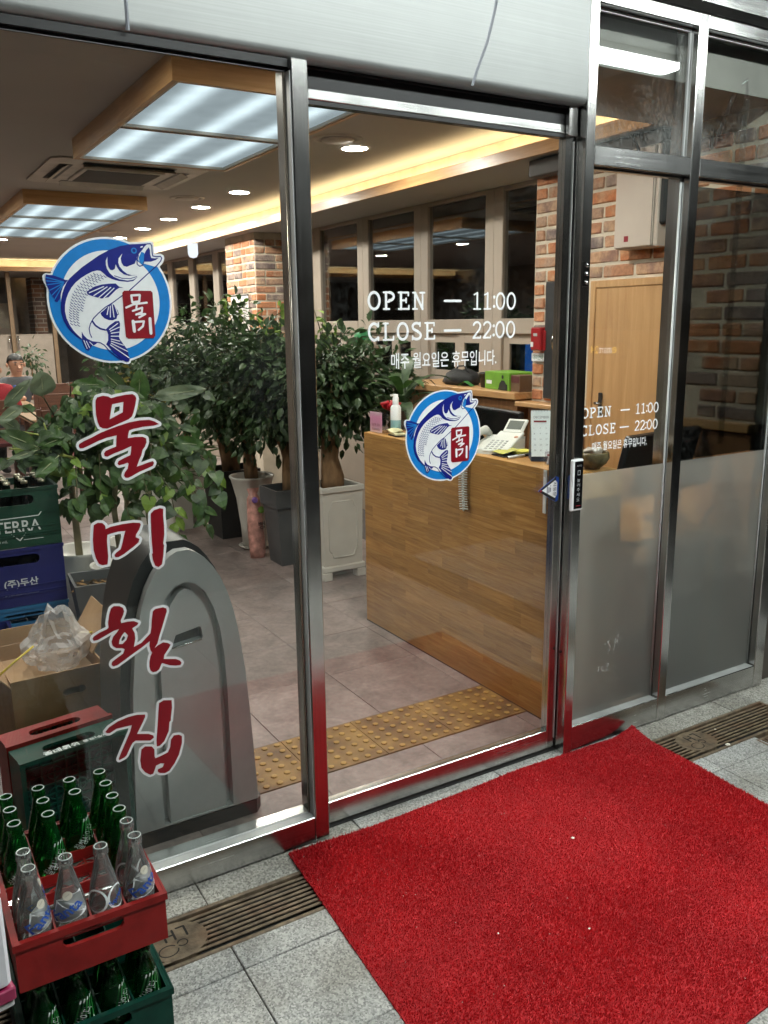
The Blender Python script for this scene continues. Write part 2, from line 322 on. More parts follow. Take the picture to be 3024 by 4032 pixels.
def woodmat(name,dark,light,axis='y',staves=None,rough=.4,scale=1.0,coat=.15):
    """wood grain along axis; staves=(length,height) gives finger-jointed board"""
    m,n,l=_new(name); p=n.new('ShaderNodeBsdfPrincipled'); _out(n,l,p)
    t=n.new('ShaderNodeTexCoord'); sp=n.new('ShaderNodeSeparateXYZ'); l.new(t.outputs['Object'],sp.inputs[0])
    ax={'x':0,'y':1,'z':2}[axis]; oth=[i for i in (0,1,2) if i!=ax]
    along=sp.outputs[ax]
    su=n.new('ShaderNodeMath'); su.operation='ADD'; l.new(sp.outputs[oth[0]],su.inputs[0]); l.new(sp.outputs[oth[1]],su.inputs[1]); across=su.outputs[0]
    cm=n.new('ShaderNodeCombineXYZ'); off=None
    if staves:
        cb=n.new('ShaderNodeCombineXYZ'); l.new(along,cb.inputs[0]); l.new(across,cb.inputs[1])
        br=n.new('ShaderNodeTexBrick'); br.inputs['Scale'].default_value=1; br.inputs['Brick Width'].default_value=staves[0]; br.inputs['Row Height'].default_value=staves[1]
        br.inputs['Mortar Size'].default_value=.0; br.offset=.37; br.offset_frequency=2; br.squash=1.35; br.squash_frequency=3
        br.inputs['Color1'].default_value=(0,0,0,1); br.inputs['Color2'].default_value=(1,1,1,1); br.inputs['Mortar'].default_value=(.5,.5,.5,1); br.inputs['Bias'].default_value=0
        l.new(cb.outputs[0],br.inputs['Vector']); off=br.outputs['Color']
    m1=n.new('ShaderNodeMath'); m1.operation='MULTIPLY'; m1.inputs[1].default_value=2.2*scale; l.new(along,m1.inputs[0])
    m2=n.new('ShaderNodeMath'); m2.operation='MULTIPLY'; m2.inputs[1].default_value=34*scale; l.new(across,m2.inputs[0])
    l.new(m1.outputs[0],cm.inputs[0]); l.new(m2.outputs[0],cm.inputs[1])
    if off is not None:
        m3=n.new('ShaderNodeMath'); m3.operation='MULTIPLY'; m3.inputs[1].default_value=37; l.new(off,m3.inputs[0]); l.new(m3.outputs[0],cm.inputs[2])
    nz=n.new('ShaderNodeTexNoise'); nz.inputs['Scale'].default_value=1; nz.inputs['Detail'].default_value=6; nz.inputs['Roughness'].default_value=.6; nz.inputs['Distortion'].default_value=1.1; l.new(cm.outputs[0],nz.inputs['Vector'])
    r=ramp(n,l,nz.outputs['Fac'],[(.3,dark),(.52,[(a+b)/2 for a,b in zip(dark,light)]),(.72,light)]); src=r.outputs[0]
    if off is not None:
        rr=ramp(n,l,off,[(0,(.80,.785,.77)),(1,(1.14,1.12,1.08))]); mx=n.new('ShaderNodeMixRGB'); mx.blend_type='MULTIPLY'; mx.inputs[0].default_value=1; l.new(src,mx.inputs[1]); l.new(rr.outputs[0],mx.inputs[2]); src=mx.outputs[0]
    l.new(src,p.inputs['Base Color']); p.inputs['Roughness'].default_value=rough; p.inputs['Coat Weight'].default_value=coat; p.inputs['Coat Roughness'].default_value=.25
    MATS[name]=m; return m
def leafmat(name,dark,light,rough=.38,scale=14,trans=.25):
    m,n,l=_new(name); p=n.new('ShaderNodeBsdfPrincipled'); g=n.new('ShaderNodeNewGeometry')
    nz=n.new('ShaderNodeTexNoise'); nz.inputs['Scale'].default_value=scale; nz.inputs['Detail'].default_value=3; l.new(g.outputs['Position'],nz.inputs['Vector'])
    r=ramp(n,l,nz.outputs['Fac'],[(.3,dark),(.7,light)]); l.new(r.outputs[0],p.inputs['Base Color']); p.inputs['Roughness'].default_value=rough
    ts=n.new('ShaderNodeBsdfTranslucent'); l.new(r.outputs[0],ts.inputs[0]); mx=n.new('ShaderNodeMixShader'); mx.inputs[0].default_value=trans
    l.new(p.outputs[0],mx.inputs[1]); l.new(ts.outputs[0],mx.inputs[2]); _out(n,l,mx); MATS[name]=m; return m

def tactmat():
    """tactile paving: grime settled in the flats, worn cleaner yellow on the raised domes"""
    m,n,l=_new('tactile_yellow'); p=n.new('ShaderNodeBsdfPrincipled'); t=n.new('ShaderNodeTexCoord'); sp=n.new('ShaderNodeSeparateXYZ'); l.new(t.outputs['Object'],sp.inputs[0]); g=n.new('ShaderNodeNewGeometry')
    nz=n.new('ShaderNodeTexNoise'); nz.inputs['Scale'].default_value=8; nz.inputs['Detail'].default_value=8; l.new(g.outputs['Position'],nz.inputs['Vector'])
    a=ramp(n,l,nz.outputs['Fac'],[(.35,(.105,.060,.024)),(.5,(.19,.105,.035)),(.68,(.30,.17,.05))]); b=ramp(n,l,nz.outputs['Fac'],[(.3,(.33,.185,.045)),(.7,(.43,.25,.07))])
    mr=n.new('ShaderNodeMapRange'); mr.inputs['From Min'].default_value=.0035; mr.inputs['From Max'].default_value=.0062; l.new(sp.outputs[2],mr.inputs['Value']); mx=n.new('ShaderNodeMixRGB'); l.new(mr.outputs[0],mx.inputs[0]); l.new(a.outputs[0],mx.inputs[1]); l.new(b.outputs[0],mx.inputs[2]); l.new(mx.outputs[0],p.inputs[0]); p.inputs['Roughness'].default_value=.5; _out(n,l,p); MATS['tactile_yellow']=m; return m
STEEL=steelmat('brushed_steel',(.62,.615,.60),.19,rv=.03)
STEELX=steelmat('brushed_steel_rail',(.60,.60,.59),.24,'x')
FASC=steelmat('satin_steel_sheet',(.335,.345,.34),.55,'x',rv=.05,smudge=.1)
GLASS=glassmat('clear_glass',dust=.018,dscale=60)
GLASSD=glassmat('dusty_glass',dust=.20,dscale=130)
GLASSW=glassmat('window_glass',(.85,.87,.87),ior=1.8)
TINT=glassmat('tinted_film',(.40,.42,.42),ior=1.25)
BLACK=pm('black_rubber',(.012,.012,.013),.6,var=.1)
WHITEV=pm('white_vinyl',(.80,.82,.83),.45,var=.02)
REDV=pm('red_vinyl',(.235,.002,.010),.4,var=.05)
NAVYV=pm('navy_vinyl',(.003,.010,.20),.4,var=.03)
BLUEV=pm('blue_vinyl',(.005,.20,.58),.4,var=.03)
BRICK=brickmat('antique_brick'); MORTAR=pm('mortar',(.62,.54,.43),.9,var=.1,bump=.3,bscale=120)
CONC=granitemat('granite',(.19,.19,.182),(.335,.333,.318),(.50,.495,.47),scale=230)
CONCD=granitemat('worn_granite',(.15,.143,.125),(.29,.28,.25),(.43,.415,.37),perobj=.15,scale=210)
JOINT=pm('joint_grime',(.045,.042,.038),.95,bump=.3)
IRON=pm('rusty_iron',(.155,.115,.075),.62,metal=.25,var=.25,nscale=30,bump=.35,bscale=160,dirt=.75,dirtcol=(.12,.055,.025),dscale=9)
TILE=tilemat('floor_tile')
TACT=tactmat()
CEIL=pm('ceiling_paint',(.42,.40,.385),.9,var=.02,nscale=2)
CREAM=pm('beige_paint',(.37,.305,.25),.6,var=.04,nscale=3)
OAK=woodmat('oak_trim',(.44,.23,.09),(.66,.39,.18),'y')
OAKX=woodmat('oak_trim_across',(.44,.23,.09),(.66,.39,.18),'x')
PINE=woodmat('finger_jointed_board',(.33,.148,.036),(.58,.325,.105),'y',staves=(.31,.058),rough=.36,scale=1.7)
DOORW=woodmat('door_veneer',(.46,.25,.10),(.62,.37,.17),'z',scale=.7,rough=.45)
DARKW=woodmat('dark_furniture_wood',(.06,.022,.012),(.14,.055,.03),'x')
WALLW=woodmat('wood_panelling',(.22,.10,.045),(.36,.19,.09),'z')
LET={'mul':[[(0.4693,1.3811),(0.4835,1.3842),(0.4961,1.3815),(0.5022,1.3772),(0.5167,1.3806),(0.5404,1.3838),(0.555,1.3844),(0.5618,1.3801),(0.5634,1.3733),(0.5601,1.3576),(0.5542,1.3393),(0.5494,1.329),(0.541,1.3229),(0.5193,1.3151),(0.4925,1.3051),(0.4872,1.3036),(0.477,1.3049),(0.4697,1.3094),(0.4656,1.3215),(0.4633,1.3399),(0.4638,1.3607),(0.4653,1.3736)],[(0.4166,1.2663),(0.4183,1.2714),(0.4288,1.277),(0.4471,1.284),(0.471,1.2948),(0.4869,1.3002),(0.5135,1.308),(0.5404,1.3149),(0.5673,1.3184),(0.5915,1.3181),(0.6047,1.3131),(0.616,1.3056),(0.6012,1.3025),(0.5741,1.3018),(0.5497,1.2982),(0.5402,1.2949),(0.5374,1.287),(0.5352,1.2759),(0.5535,1.2777),(0.5722,1.2768),(0.5806,1.2723),(0.5809,1.262),(0.5763,1.2514),(0.5698,1.2438),(0.5656,1.2306),(0.5599,1.2201),(0.5518,1.2023),(0.567,1.2063),(0.5837,1.2111),(0.5934,1.2129),(0.5964,1.2079),(0.5925,1.2006),(0.5771,1.1952),(0.5576,1.1888),(0.538,1.1798),(0.5283,1.1762),(0.5217,1.1774),(0.5187,1.1832),(0.5215,1.1911),(0.5288,1.1999),(0.5324,1.2118),(0.53,1.2148),(0.5191,1.2117),(0.5084,1.21),(0.5048,1.2144),(0.5079,1.2209),(0.523,1.2276),(0.5381,1.233),(0.5407,1.2436),(0.5425,1.2557),(0.5219,1.248),(0.4977,1.2407),(0.4815,1.2341),(0.4752,1.2365),(0.4744,1.2427),(0.4788,1.249),(0.4909,1.2533),(0.5048,1.2575),(0.5068,1.2734),(0.5086,1.2853),(0.4854,1.2817),(0.4643,1.2755),(0.4405,1.2656),(0.4261,1.2602),(0.4186,1.2608)]],'mulh':[(0.5036,1.3623),(0.5317,1.3664),(0.5279,1.341),(0.4947,1.326)],'mi':[[(0.4347,1.0665),(0.4449,1.0711),(0.4559,1.069),(0.4623,1.0614),(0.463,1.0524),(0.4746,1.0567),(0.5034,1.0597),(0.5324,1.0601),(0.5483,1.0573),(0.5509,1.0525),(0.5455,1.0396),(0.5373,1.0286),(0.5353,1.0213),(0.5451,1.0153),(0.5416,1.0067),(0.5276,0.9966),(0.5031,0.982),(0.4882,0.9758),(0.481,0.9763),(0.4787,0.9827),(0.4834,0.988),(0.4955,0.9953),(0.5009,1.0096),(0.5069,1.0298),(0.5107,1.0413),(0.4934,1.0422),(0.4732,1.0391),(0.466,1.0371),(0.4635,1.024),(0.4634,1.0061),(0.4635,0.9821),(0.4597,0.9609),(0.447,0.9611),(0.4389,0.9663),(0.4331,0.9808),(0.4293,1.0022),(0.4296,1.0289),(0.4327,1.0521)],[(0.5784,1.0776),(0.5873,1.0856),(0.6025,1.0892),(0.6113,1.0863),(0.61,1.0675),(0.6107,1.0429),(0.6096,1.0185),(0.6049,0.9944),(0.607,0.9895),(0.6026,0.9606),(0.5981,0.9395),(0.5885,0.9332),(0.5798,0.9386),(0.575,0.9556),(0.5737,0.9712),(0.5762,0.9724),(0.5758,1.0079),(0.5765,1.0384),(0.5771,1.0596)]],'hoet':[[(0.4589,0.844),(0.4665,0.8487),(0.4808,0.8461),(0.4891,0.8398),(0.4913,0.8301),(0.4882,0.8213),(0.4806,0.8071),(0.4816,0.8),(0.4978,0.8006),(0.514,0.799),(0.5254,0.792),(0.522,0.7863),(0.5112,0.7815),(0.5081,0.7796),(0.5136,0.7658),(0.5141,0.7498),(0.5108,0.7377),(0.5086,0.7286),(0.5287,0.7355),(0.5546,0.7573),(0.5582,0.7727),(0.5601,0.7914),(0.5649,0.816),(0.5714,0.8211),(0.5929,0.8219),(0.6012,0.8171),(0.6019,0.809),(0.5973,0.797),(0.586,0.767),(0.5766,0.7431),(0.5707,0.725),(0.5622,0.7138),(0.5718,0.7198),(0.5861,0.7249),(0.5983,0.7207),(0.6057,0.7142),(0.6004,0.7056),(0.5867,0.6889),(0.5844,0.678),(0.6014,0.6742),(0.6169,0.6707),(0.6276,0.664),(0.6318,0.6564),(0.6283,0.6506),(0.6156,0.6521),(0.6001,0.6563),(0.579,0.6677),(0.5755,0.6619),(0.5701,0.6516),(0.562,0.6469),(0.5528,0.6475),(0.5471,0.6537),(0.5449,0.6656),(0.5458,0.6784),(0.55,0.6938),(0.5552,0.7024),(0.5511,0.7097),(0.5491,0.7231),(0.5509,0.7356),(0.5309,0.7238),(0.5089,0.7125),(0.484,0.6988),(0.4624,0.6877),(0.452,0.6869),(0.4481,0.6925),(0.4501,0.7),(0.464,0.708),(0.4794,0.7158),(0.4847,0.7274),(0.4777,0.7321),(0.4632,0.7352),(0.4551,0.7432),(0.4531,0.7547),(0.4585,0.7677),(0.4696,0.778),(0.4745,0.7848),(0.4612,0.7828),(0.4402,0.7746),(0.4194,0.7665),(0.4094,0.7661),(0.407,0.7722),(0.4104,0.7777),(0.4238,0.7843),(0.4444,0.7909),(0.449,0.794),(0.4486,0.8072),(0.4532,0.828)]],'hoeth':[(0.4884,0.7741),(0.4961,0.7631),(0.491,0.7514),(0.48,0.7427),(0.4713,0.7445),(0.4736,0.7551),(0.481,0.7668)],'jip':[[(0.4177,0.5119),(0.4279,0.5217),(0.4517,0.5321),(0.479,0.5375),(0.5024,0.5377),(0.5237,0.533),(0.5232,0.5259),(0.5163,0.5127),(0.5051,0.4943),(0.4983,0.4833),(0.5099,0.4801),(0.5294,0.4747),(0.5408,0.4672),(0.5423,0.4603),(0.5319,0.4545),(0.5124,0.46),(0.493,0.4654),(0.4849,0.4613),(0.4759,0.4466),(0.4668,0.4299),(0.4606,0.4253),(0.4467,0.4216),(0.4451,0.4255),(0.4543,0.4443),(0.468,0.4703),(0.4817,0.4964),(0.4868,0.5121),(0.4694,0.5126),(0.4463,0.5125),(0.4285,0.5047),(0.421,0.5068)],[(0.5632,0.5561),(0.5756,0.5607),(0.5976,0.556),(0.5973,0.5345),(0.5921,0.5055),(0.5916,0.4978),(0.5872,0.4937),(0.5835,0.4685),(0.5694,0.4418),(0.5565,0.4323),(0.5484,0.4324),(0.5486,0.452),(0.5548,0.4937),(0.5595,0.5313)],[(0.5066,0.4357),(0.517,0.4414),(0.5346,0.4364),(0.5411,0.4258),(0.5403,0.4041),(0.542,0.3992),(0.5564,0.4016),(0.5771,0.4066),(0.5842,0.42),(0.5877,0.441),(0.5967,0.4517),(0.611,0.45),(0.6189,0.4434),(0.6176,0.4238),(0.6071,0.3912),(0.5931,0.3685),(0.5774,0.3509),(0.5649,0.348),(0.5509,0.3523),(0.5452,0.3585),(0.5464,0.3648),(0.5601,0.3673),(0.5649,0.377),(0.5548,0.3799),(0.5424,0.377),(0.5375,0.3652),(0.5328,0.3556),(0.5246,0.3546),(0.5114,0.3665),(0.5026,0.3824),(0.5011,0.4047)]]}
LOGO={'base':[[(0.384,0.9604),(0.5524,0.9731),(0.7375,0.9959),(0.7787,0.9743),(0.7847,0.9),(0.7869,0.7913),(0.8945,0.7903),(0.943,0.7616),(0.9542,0.7139),(0.9276,0.6446),(0.8572,0.5674),(0.7784,0.5726),(0.5271,0.635),(0.3763,0.8598)],[(-1.0676,0.3911),(-1.0459,0.4198),(-1.013,0.4333),(-0.9499,0.4293),(-0.8857,0.433),(-0.8392,0.3818),(-0.9403,0.1199),(-0.9954,0.1456),(-1.0469,0.275),(-1.0674,0.3265)],[(0.0624,-1.0173),(0.144,-1.0552),(0.2001,-1.0614),(0.2446,-1.0375),(0.2636,-0.9747),(0.1295,-0.8793)]],'navy':[[(0.7203,0.9547),(0.5498,0.9394),(0.3815,0.9269),(0.2134,0.8946),(0.0167,0.8219),(-0.1525,0.7311),(-0.2941,0.6351),(-0.4346,0.5398),(-0.548,0.4456),(-0.6472,0.3587),(-0.6981,0.299),(-0.7448,0.2132),(-0.7829,0.1209),(-0.8119,0.0155),(-0.8267,-0.0901),(-0.8272,-0.1959),(-0.8055,-0.3157),(-0.7563,-0.423),(-0.6858,-0.518),(-0.6124,-0.5867),(-0.5499,-0.6353),(-0.5391,-0.6179),(-0.5844,-0.571),(-0.657,-0.4915),(-0.714,-0.3901),(-0.7542,-0.2828),(-0.7689,-0.1697),(-0.758,-0.0637),(-0.7314,0.0289),(-0.6905,0.1215),(-0.6313,0.2143),(-0.5587,0.2942),(-0.4739,0.3613),(-0.376,0.4223),(-0.2787,0.4704),(-0.1993,0.4918),(-0.146,0.4862),(-0.0952,0.4471),(-0.0452,0.3945),(0.0334,0.3555),(0.141,0.3274),(0.2924,0.3132),(0.3916,0.3308),(0.4698,0.3973),(0.3861,0.3498),(0.2941,0.3349),(0.157,0.3546),(0.0666,0.3936),(0.0068,0.449),(-0.0327,0.515),(-0.0476,0.5813),(-0.0449,0.6479),(-0.0121,0.7177),(-0.0174,0.6352),(-0.0117,0.5555),(0.0182,0.5054),(0.0588,0.5008),(0.0949,0.5243),(0.1143,0.5957),(0.1375,0.5426),(0.1742,0.4856),(0.2395,0.4369),(0.3211,0.414),(0.4977,0.4305),(0.3708,0.4243),(0.2955,0.4433),(0.2275,0.496),(0.1761,0.5622),(0.1592,0.6262),(0.17,0.6933),(0.2384,0.7754),(0.2058,0.6943),(0.213,0.6275),(0.2433,0.5744),(0.2976,0.5595),(0.3551,0.5837),(0.4341,0.6125),(0.4592,0.6671),(0.4849,0.7286),(0.5241,0.7837),(0.5775,0.8393),(0.6244,0.9015),(0.6696,0.9395)],[(0.6944,0.8903),(0.7123,0.8434),(0.7102,0.7755),(0.7243,0.7147),(0.7882,0.7096),(0.8537,0.7222),(0.8006,0.6826),(0.7127,0.6531),(0.5988,0.6503),(0.5957,0.7045),(0.6159,0.7863),(0.6483,0.8415)],[(-0.3959,0.1434),(-0.3603,0.1704),(-0.2614,0.2313),(-0.1372,0.2661),(-0.0136,0.281),(0.0894,0.2849),(0.1406,0.2355),(0.2152,0.2159),(0.1459,0.2152),(0.088,0.1808),(0.0286,0.1263),(-0.0454,0.0582),(-0.1697,0.0375),(-0.2227,0.0508),(-0.3147,0.0772),(-0.386,0.1035)],[(-0.2029,-0.1989),(-0.1451,-0.1585),(-0.086,-0.1044),(-0.0416,-0.0637),(0.0018,-0.0365),(0.0525,-0.0909),(0.0885,-0.1593),(0.1044,-0.221),(0.0751,-0.2414),(0.0568,-0.2961),(-0.0073,-0.3202),(-0.0758,-0.3155),(-0.1421,-0.2876),(-0.1859,-0.2397)],[(-0.1441,-0.4788),(-0.0693,-0.4045),(0.0328,-0.337),(0.0957,-0.3307),(0.1106,-0.3722),(0.0982,-0.4755),(0.0744,-0.5996),(0.0915,-0.6484),(0.1415,-0.726),(0.1982,-0.8112),(0.2129,-0.8957),(0.2266,-0.9946),(0.2032,-1.022),(0.1472,-1.0131),(0.0539,-0.947),(-0.037,-0.8607),(-0.1121,-0.7616),(-0.15,-0.7193),(-0.11,-0.6512),(-0.1022,-0.555),(-0.1183,-0.4998)],[(-0.5315,-0.5002),(-0.5034,-0.5616),(-0.4545,-0.6169),(-0.3771,-0.6593),(-0.2913,-0.6886),(-0.3276,-0.7152),(-0.3841,-0.7413),(-0.4146,-0.7816),(-0.4518,-0.8217),(-0.4837,-0.8003),(-0.5175,-0.7244),(-0.5384,-0.6559)],[(-1.0151,0.4113),(-0.9015,0.4003),(-0.7894,0.3631),(-0.7146,0.3315),(-0.6756,0.3321),(-0.7194,0.279),(-0.763,0.2261),(-0.7961,0.1471),(-0.8328,0.0286),(-0.8764,-0.0242),(-0.9074,-0.0111),(-0.9335,0.0545),(-0.9671,0.1066),(-1.0021,0.2106),(-1.0215,0.2753),(-1.0281,0.34)]],'nstroke':[([(0.6699,0.9435),(0.7271,0.9495),(0.7486,0.9124),(0.746,0.8173),(0.751,0.7494),(0.8189,0.7377),(0.8842,0.7463),(0.9069,0.7195),(0.8861,0.671),(0.8082,0.5869),(0.6559,0.4606),(0.4743,0.3073),(0.3092,0.1691)],0.0178),([(0.1843,0.0865),(0.0161,-0.0297),(-0.1133,-0.1043),(-0.23,-0.1988),(-0.318,-0.2795),(-0.3799,-0.3737),(-0.407,-0.4546),(-0.4005,-0.5362),(-0.3787,-0.5979)],0.0165),([(0.508,0.7562),(0.4766,0.6743),(0.4757,0.6067),(0.5154,0.5737),(0.5659,0.5884),(0.597,0.6638),(0.6078,0.7726)],0.0165),([(-0.3428,-0.3334),(-0.3012,-0.4017),(-0.2243,-0.4572),(-0.1441,-0.4788)],0.0274),([(-0.5354,-0.6221),(-0.4574,-0.6508),(-0.3512,-0.6736),(-0.2436,-0.6896),(-0.1786,-0.7324),(-0.104,-0.8311),(-0.0136,-0.9171),(0.0926,-0.9903)],0.0178),([(0.0789,0.41),(0.1997,0.3715),(0.3384,0.3668),(0.4533,0.4025)],0.0123)],'lblue':[(0.5614,0.8118),(0.6094,0.7929),(0.5927,0.6637),(0.5641,0.6019),(0.52,0.6348),(0.512,0.7158)],'eye':(0.4363,0.8255),'wslit':[([(-0.357,0.1304),(-0.1128,0.2328)],0.0165),([(-0.2873,0.084),(-0.059,0.2267)],0.0165),([(-0.2092,0.0508),(0.002,0.2206)],0.0165),([(-0.1284,0.0444),(0.0558,0.2076)],0.0165),([(-0.0581,-0.0976),(-0.096,-0.2267)],0.0151),([(-0.0296,-0.0841),(-0.0445,-0.2679)],0.0151),([(0.0029,-0.0569),(0.0175,-0.2684)],0.0151),([(0.0414,-0.0569),(0.0842,-0.214)],0.0151),([(-0.0749,-0.473),(0.0716,-0.3718)],0.0151),([(-0.0633,-0.5006),(0.0945,-0.434)],0.0151),([(-0.0523,-0.5352),(0.088,-0.5168)],0.0151),([(-0.0562,-0.5833),(0.0755,-0.5857)],0.0151),([(-0.0601,-0.6315),(0.0829,-0.6691)],0.0151),([(-0.0629,-0.666),(0.1404,-0.7399)],0.0151),([(-0.0657,-0.7005),(0.2026,-0.8463)],0.0151),([(-0.0817,-0.7278),(0.2157,-0.952)],0.0151),([(-0.5104,-0.6429),(-0.4685,-0.7802)],0.0123),([(-0.4714,-0.6574),(-0.4269,-0.7676)],0.0123),([(-0.4188,-0.6721),(-0.3694,-0.7279)],0.0123),([(0.5571,0.8858),(0.5861,0.8975)],0.0192)],'bslit':[([(-0.7436,0.2984),(-1.0191,0.3686)],0.0151),([(-0.7439,0.2945),(-1.0181,0.3117)],0.0151),([(-0.747,0.2892),(-1.0109,0.2521)],0.0151),([(-0.7503,0.2813),(-0.9878,0.1587)],0.0151),([(-0.7536,0.2734),(-0.9539,0.0832)],0.0151),([(-0.7571,0.2629),(-0.9178,0.0152)],0.0151)],'seal':[(0.188,0.1341),(0.2185,0.1683),(0.464,0.1703),(0.6776,0.1693),(0.704,0.1376),(0.7028,-0.1195),(0.7029,-0.583),(0.6706,-0.6277),(0.4323,-0.6315),(0.2334,-0.6304),(0.1934,-0.6018),(0.1853,-0.2558)],'stext':[([(0.3339,0.09),(0.4799,0.099),(0.4619,-0.0085),(0.3434,-0.0252),(0.3339,0.09)],0.037),([(0.2315,-0.1117),(0.3621,-0.0568),(0.5915,-0.029)],0.0343),([(0.4191,-0.0499),(0.401,-0.1396)],0.0329),([(0.3396,-0.167),(0.5068,-0.1122),(0.494,-0.1884),(0.3914,-0.2295)],0.0329),([(0.399,-0.2226),(0.5517,-0.2193),(0.4418,-0.277)],0.0329),([(0.3334,-0.3399),(0.342,-0.5068)],0.0549),([(0.3394,-0.3538),(0.5183,-0.3417),(0.4935,-0.4252),(0.4146,-0.487)],0.0357),([(0.6264,-0.2979),(0.6257,-0.5464)],0.0521)],'scale':[(-0.2312,0.4314),(-0.3716,0.3496),(-0.5013,0.2288),(-0.592,0.0957),(-0.6366,-0.0371),(-0.6669,-0.1567),(-0.6776,-0.2767),(-0.6643,-0.4242)],'c':[0.5222,1.6085,0.1421]}
# ================================================================ SETTING OUTSIDE
g=MB().box(-120,120,-120,0.0,-.26,-.12).build('ground',pm('asphalt',(.05,.05,.05),.9,bump=.3),None); tag(g,kind='structure')
walk=bpy.data.objects.new('pavement',MB().box(-4,2.69,-3.6,-.2815,-.12,-.0115).box(2.877,6,-3.6,-.2815,-.12,-.0115).box(2.69,2.877,-3.6,-1.301,-.12,-.0115).box(-4,6,-.0945,.098,-.12,-.0115).mesh('pavement',JOINT)); link(walk); tag(walk,kind='structure')
def slab(x0,x1,y0,y1,mat,z=0.0):
    t=.0015; dz=random.uniform(-.0012,.0012)
    b=MB().cbox(x0+t,x1-t,y0+t,y1-t,-.011,z+dz,.002); return b.build('paving_stone',mat,walk)
for i,(a,b) in enumerate([(-1.6,-.7),(-.7,0.02),(.02,.619),(.619,1.15),(1.15,1.72),(1.72,2.28),(2.28,2.83),(2.83,2.99),(2.99,3.5)]):
    slab(a,b,-.095,.096,CONCD if i in(2,3,6,7,8) else CONC)
xs=[.614+.3*k for k in range(-8,12)]; ys=[-.281,-.372]+[-.372-.3*k for k in range(1,8)]
for j in range(len(ys)-1):
    for i in range(len(xs)-1):
        x0,x1=xs[i],xs[i+1]
        if x0>2.6 and x0<2.75: x1=2.685 if x1>2.685 else x1
        if j<4 and 2.66<x0<2.92: continue          # the second channel crosses here
        slab(x0,x1,ys[j+1],ys[j],CONC)
slab(2.99,3.5,-.281,-.096,CONCD); slab(-1.6,-.99,-.281,-.096,CONC)
# drain gratings: cast iron, emblem plate in the middle, long slots on both sides
def grating(name,label,loc,rz,L=1.0):
    t=thing(name,label,'drain grate',loc,rz,'iron gratings over the drain channel')
    b=MB()
    b.cbox(0,L,0,.012,-.02,.0,.002); b.cbox(0,L,.171,.183,-.02,.0,.002); b.cbox(0,.012,.012,.171,-.02,.0,.002); b.cbox(L-.012,L,.012,.171,-.02,.0,.002)
    b.build('frame',IRON,t)
    pitch=(.171-.012)/9
    for i in range(8):
        y=.012+pitch*(i+1)+.0
        MB().cbox(.012,L-.012,y-.0046,y+.0046,-.0055,-.0012,.0010).build('bar',IRON,t)
    n=14; pl=[(L/2+.078*math.cos(2*math.pi*k/24)*1.05,.0915+.07*math.sin(2*math.pi*k/24)) for k in range(24)]
    MB().prism(pl,'z',-.016,-.0006).build('emblem_plate',IRON,t)
    e=MB()
    st=[]
    # letters and the looped mark with groove shade painted dark, read from the street side
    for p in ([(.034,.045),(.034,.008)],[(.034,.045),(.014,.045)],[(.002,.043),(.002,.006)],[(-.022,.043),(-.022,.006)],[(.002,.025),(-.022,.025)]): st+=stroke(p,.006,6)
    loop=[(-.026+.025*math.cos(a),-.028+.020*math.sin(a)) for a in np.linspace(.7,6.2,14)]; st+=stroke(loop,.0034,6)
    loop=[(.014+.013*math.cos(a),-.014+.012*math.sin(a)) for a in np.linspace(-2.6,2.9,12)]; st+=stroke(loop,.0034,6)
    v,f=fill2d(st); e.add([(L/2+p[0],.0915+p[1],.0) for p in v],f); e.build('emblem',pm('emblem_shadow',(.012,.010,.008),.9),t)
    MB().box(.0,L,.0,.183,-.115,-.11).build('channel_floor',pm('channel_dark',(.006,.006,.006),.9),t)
    return t
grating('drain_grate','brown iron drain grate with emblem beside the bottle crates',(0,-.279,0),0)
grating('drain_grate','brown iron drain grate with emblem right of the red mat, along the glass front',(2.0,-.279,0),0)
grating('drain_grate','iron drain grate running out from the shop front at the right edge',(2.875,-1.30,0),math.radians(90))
# canopy soffit and its tube lights
sof=MB().box(-2.5,4.2,-3.2,-.012,3.03,3.06).build('canopy_soffit',pm('soffit_panel',(.10,.105,.105),.55,var=.03)); tag(sof,kind='structure')
bm_=MB(); bm_.cbox(2.045,4.2,-.03,.08,2.536,2.625,.02); tr=bm_.build('canopy_trim',STEELX); tag(tr,kind='structure')
tubem=emit('fluorescent_tube',(.93,1.0,.97),TUBE_L)
def batten(x0,label,L=1.2):
    t=thing('tube_light',label,'ceiling light',(x0,-1.6,3.03),0,'tube lights under the canopy')
    MB().cbox(0,L,-.085,.085,-.028,0,.004).build('housing',pm('white_enamel',(.75,.75,.73),.4),t)
    MB().cbox(.021,L-.021,-.075,.075,-.062,-.0285,.012).build('diffuser',tubem,t)
    MB().box(0,.02,-.078,.078,-.064,-.0283).build('lamp_holder',MATS['white_enamel'],t); MB().box(L-.02,L,-.078,.078,-.064,-.0283).build('lamp_holder',MATS['white_enamel'],t)
batten(.62,'white tube light under the canopy, left one above the window')
batten(1.86,'white tube light under the canopy, middle one above the door')
batten(3.10,'white tube light under the canopy, right one, mirrored in the transom glass')

# ================================================================ SHOP FRONT
sf=thing('storefront','brushed steel shop front with tall glazing and steel fascia','shop front',(0,0,0))
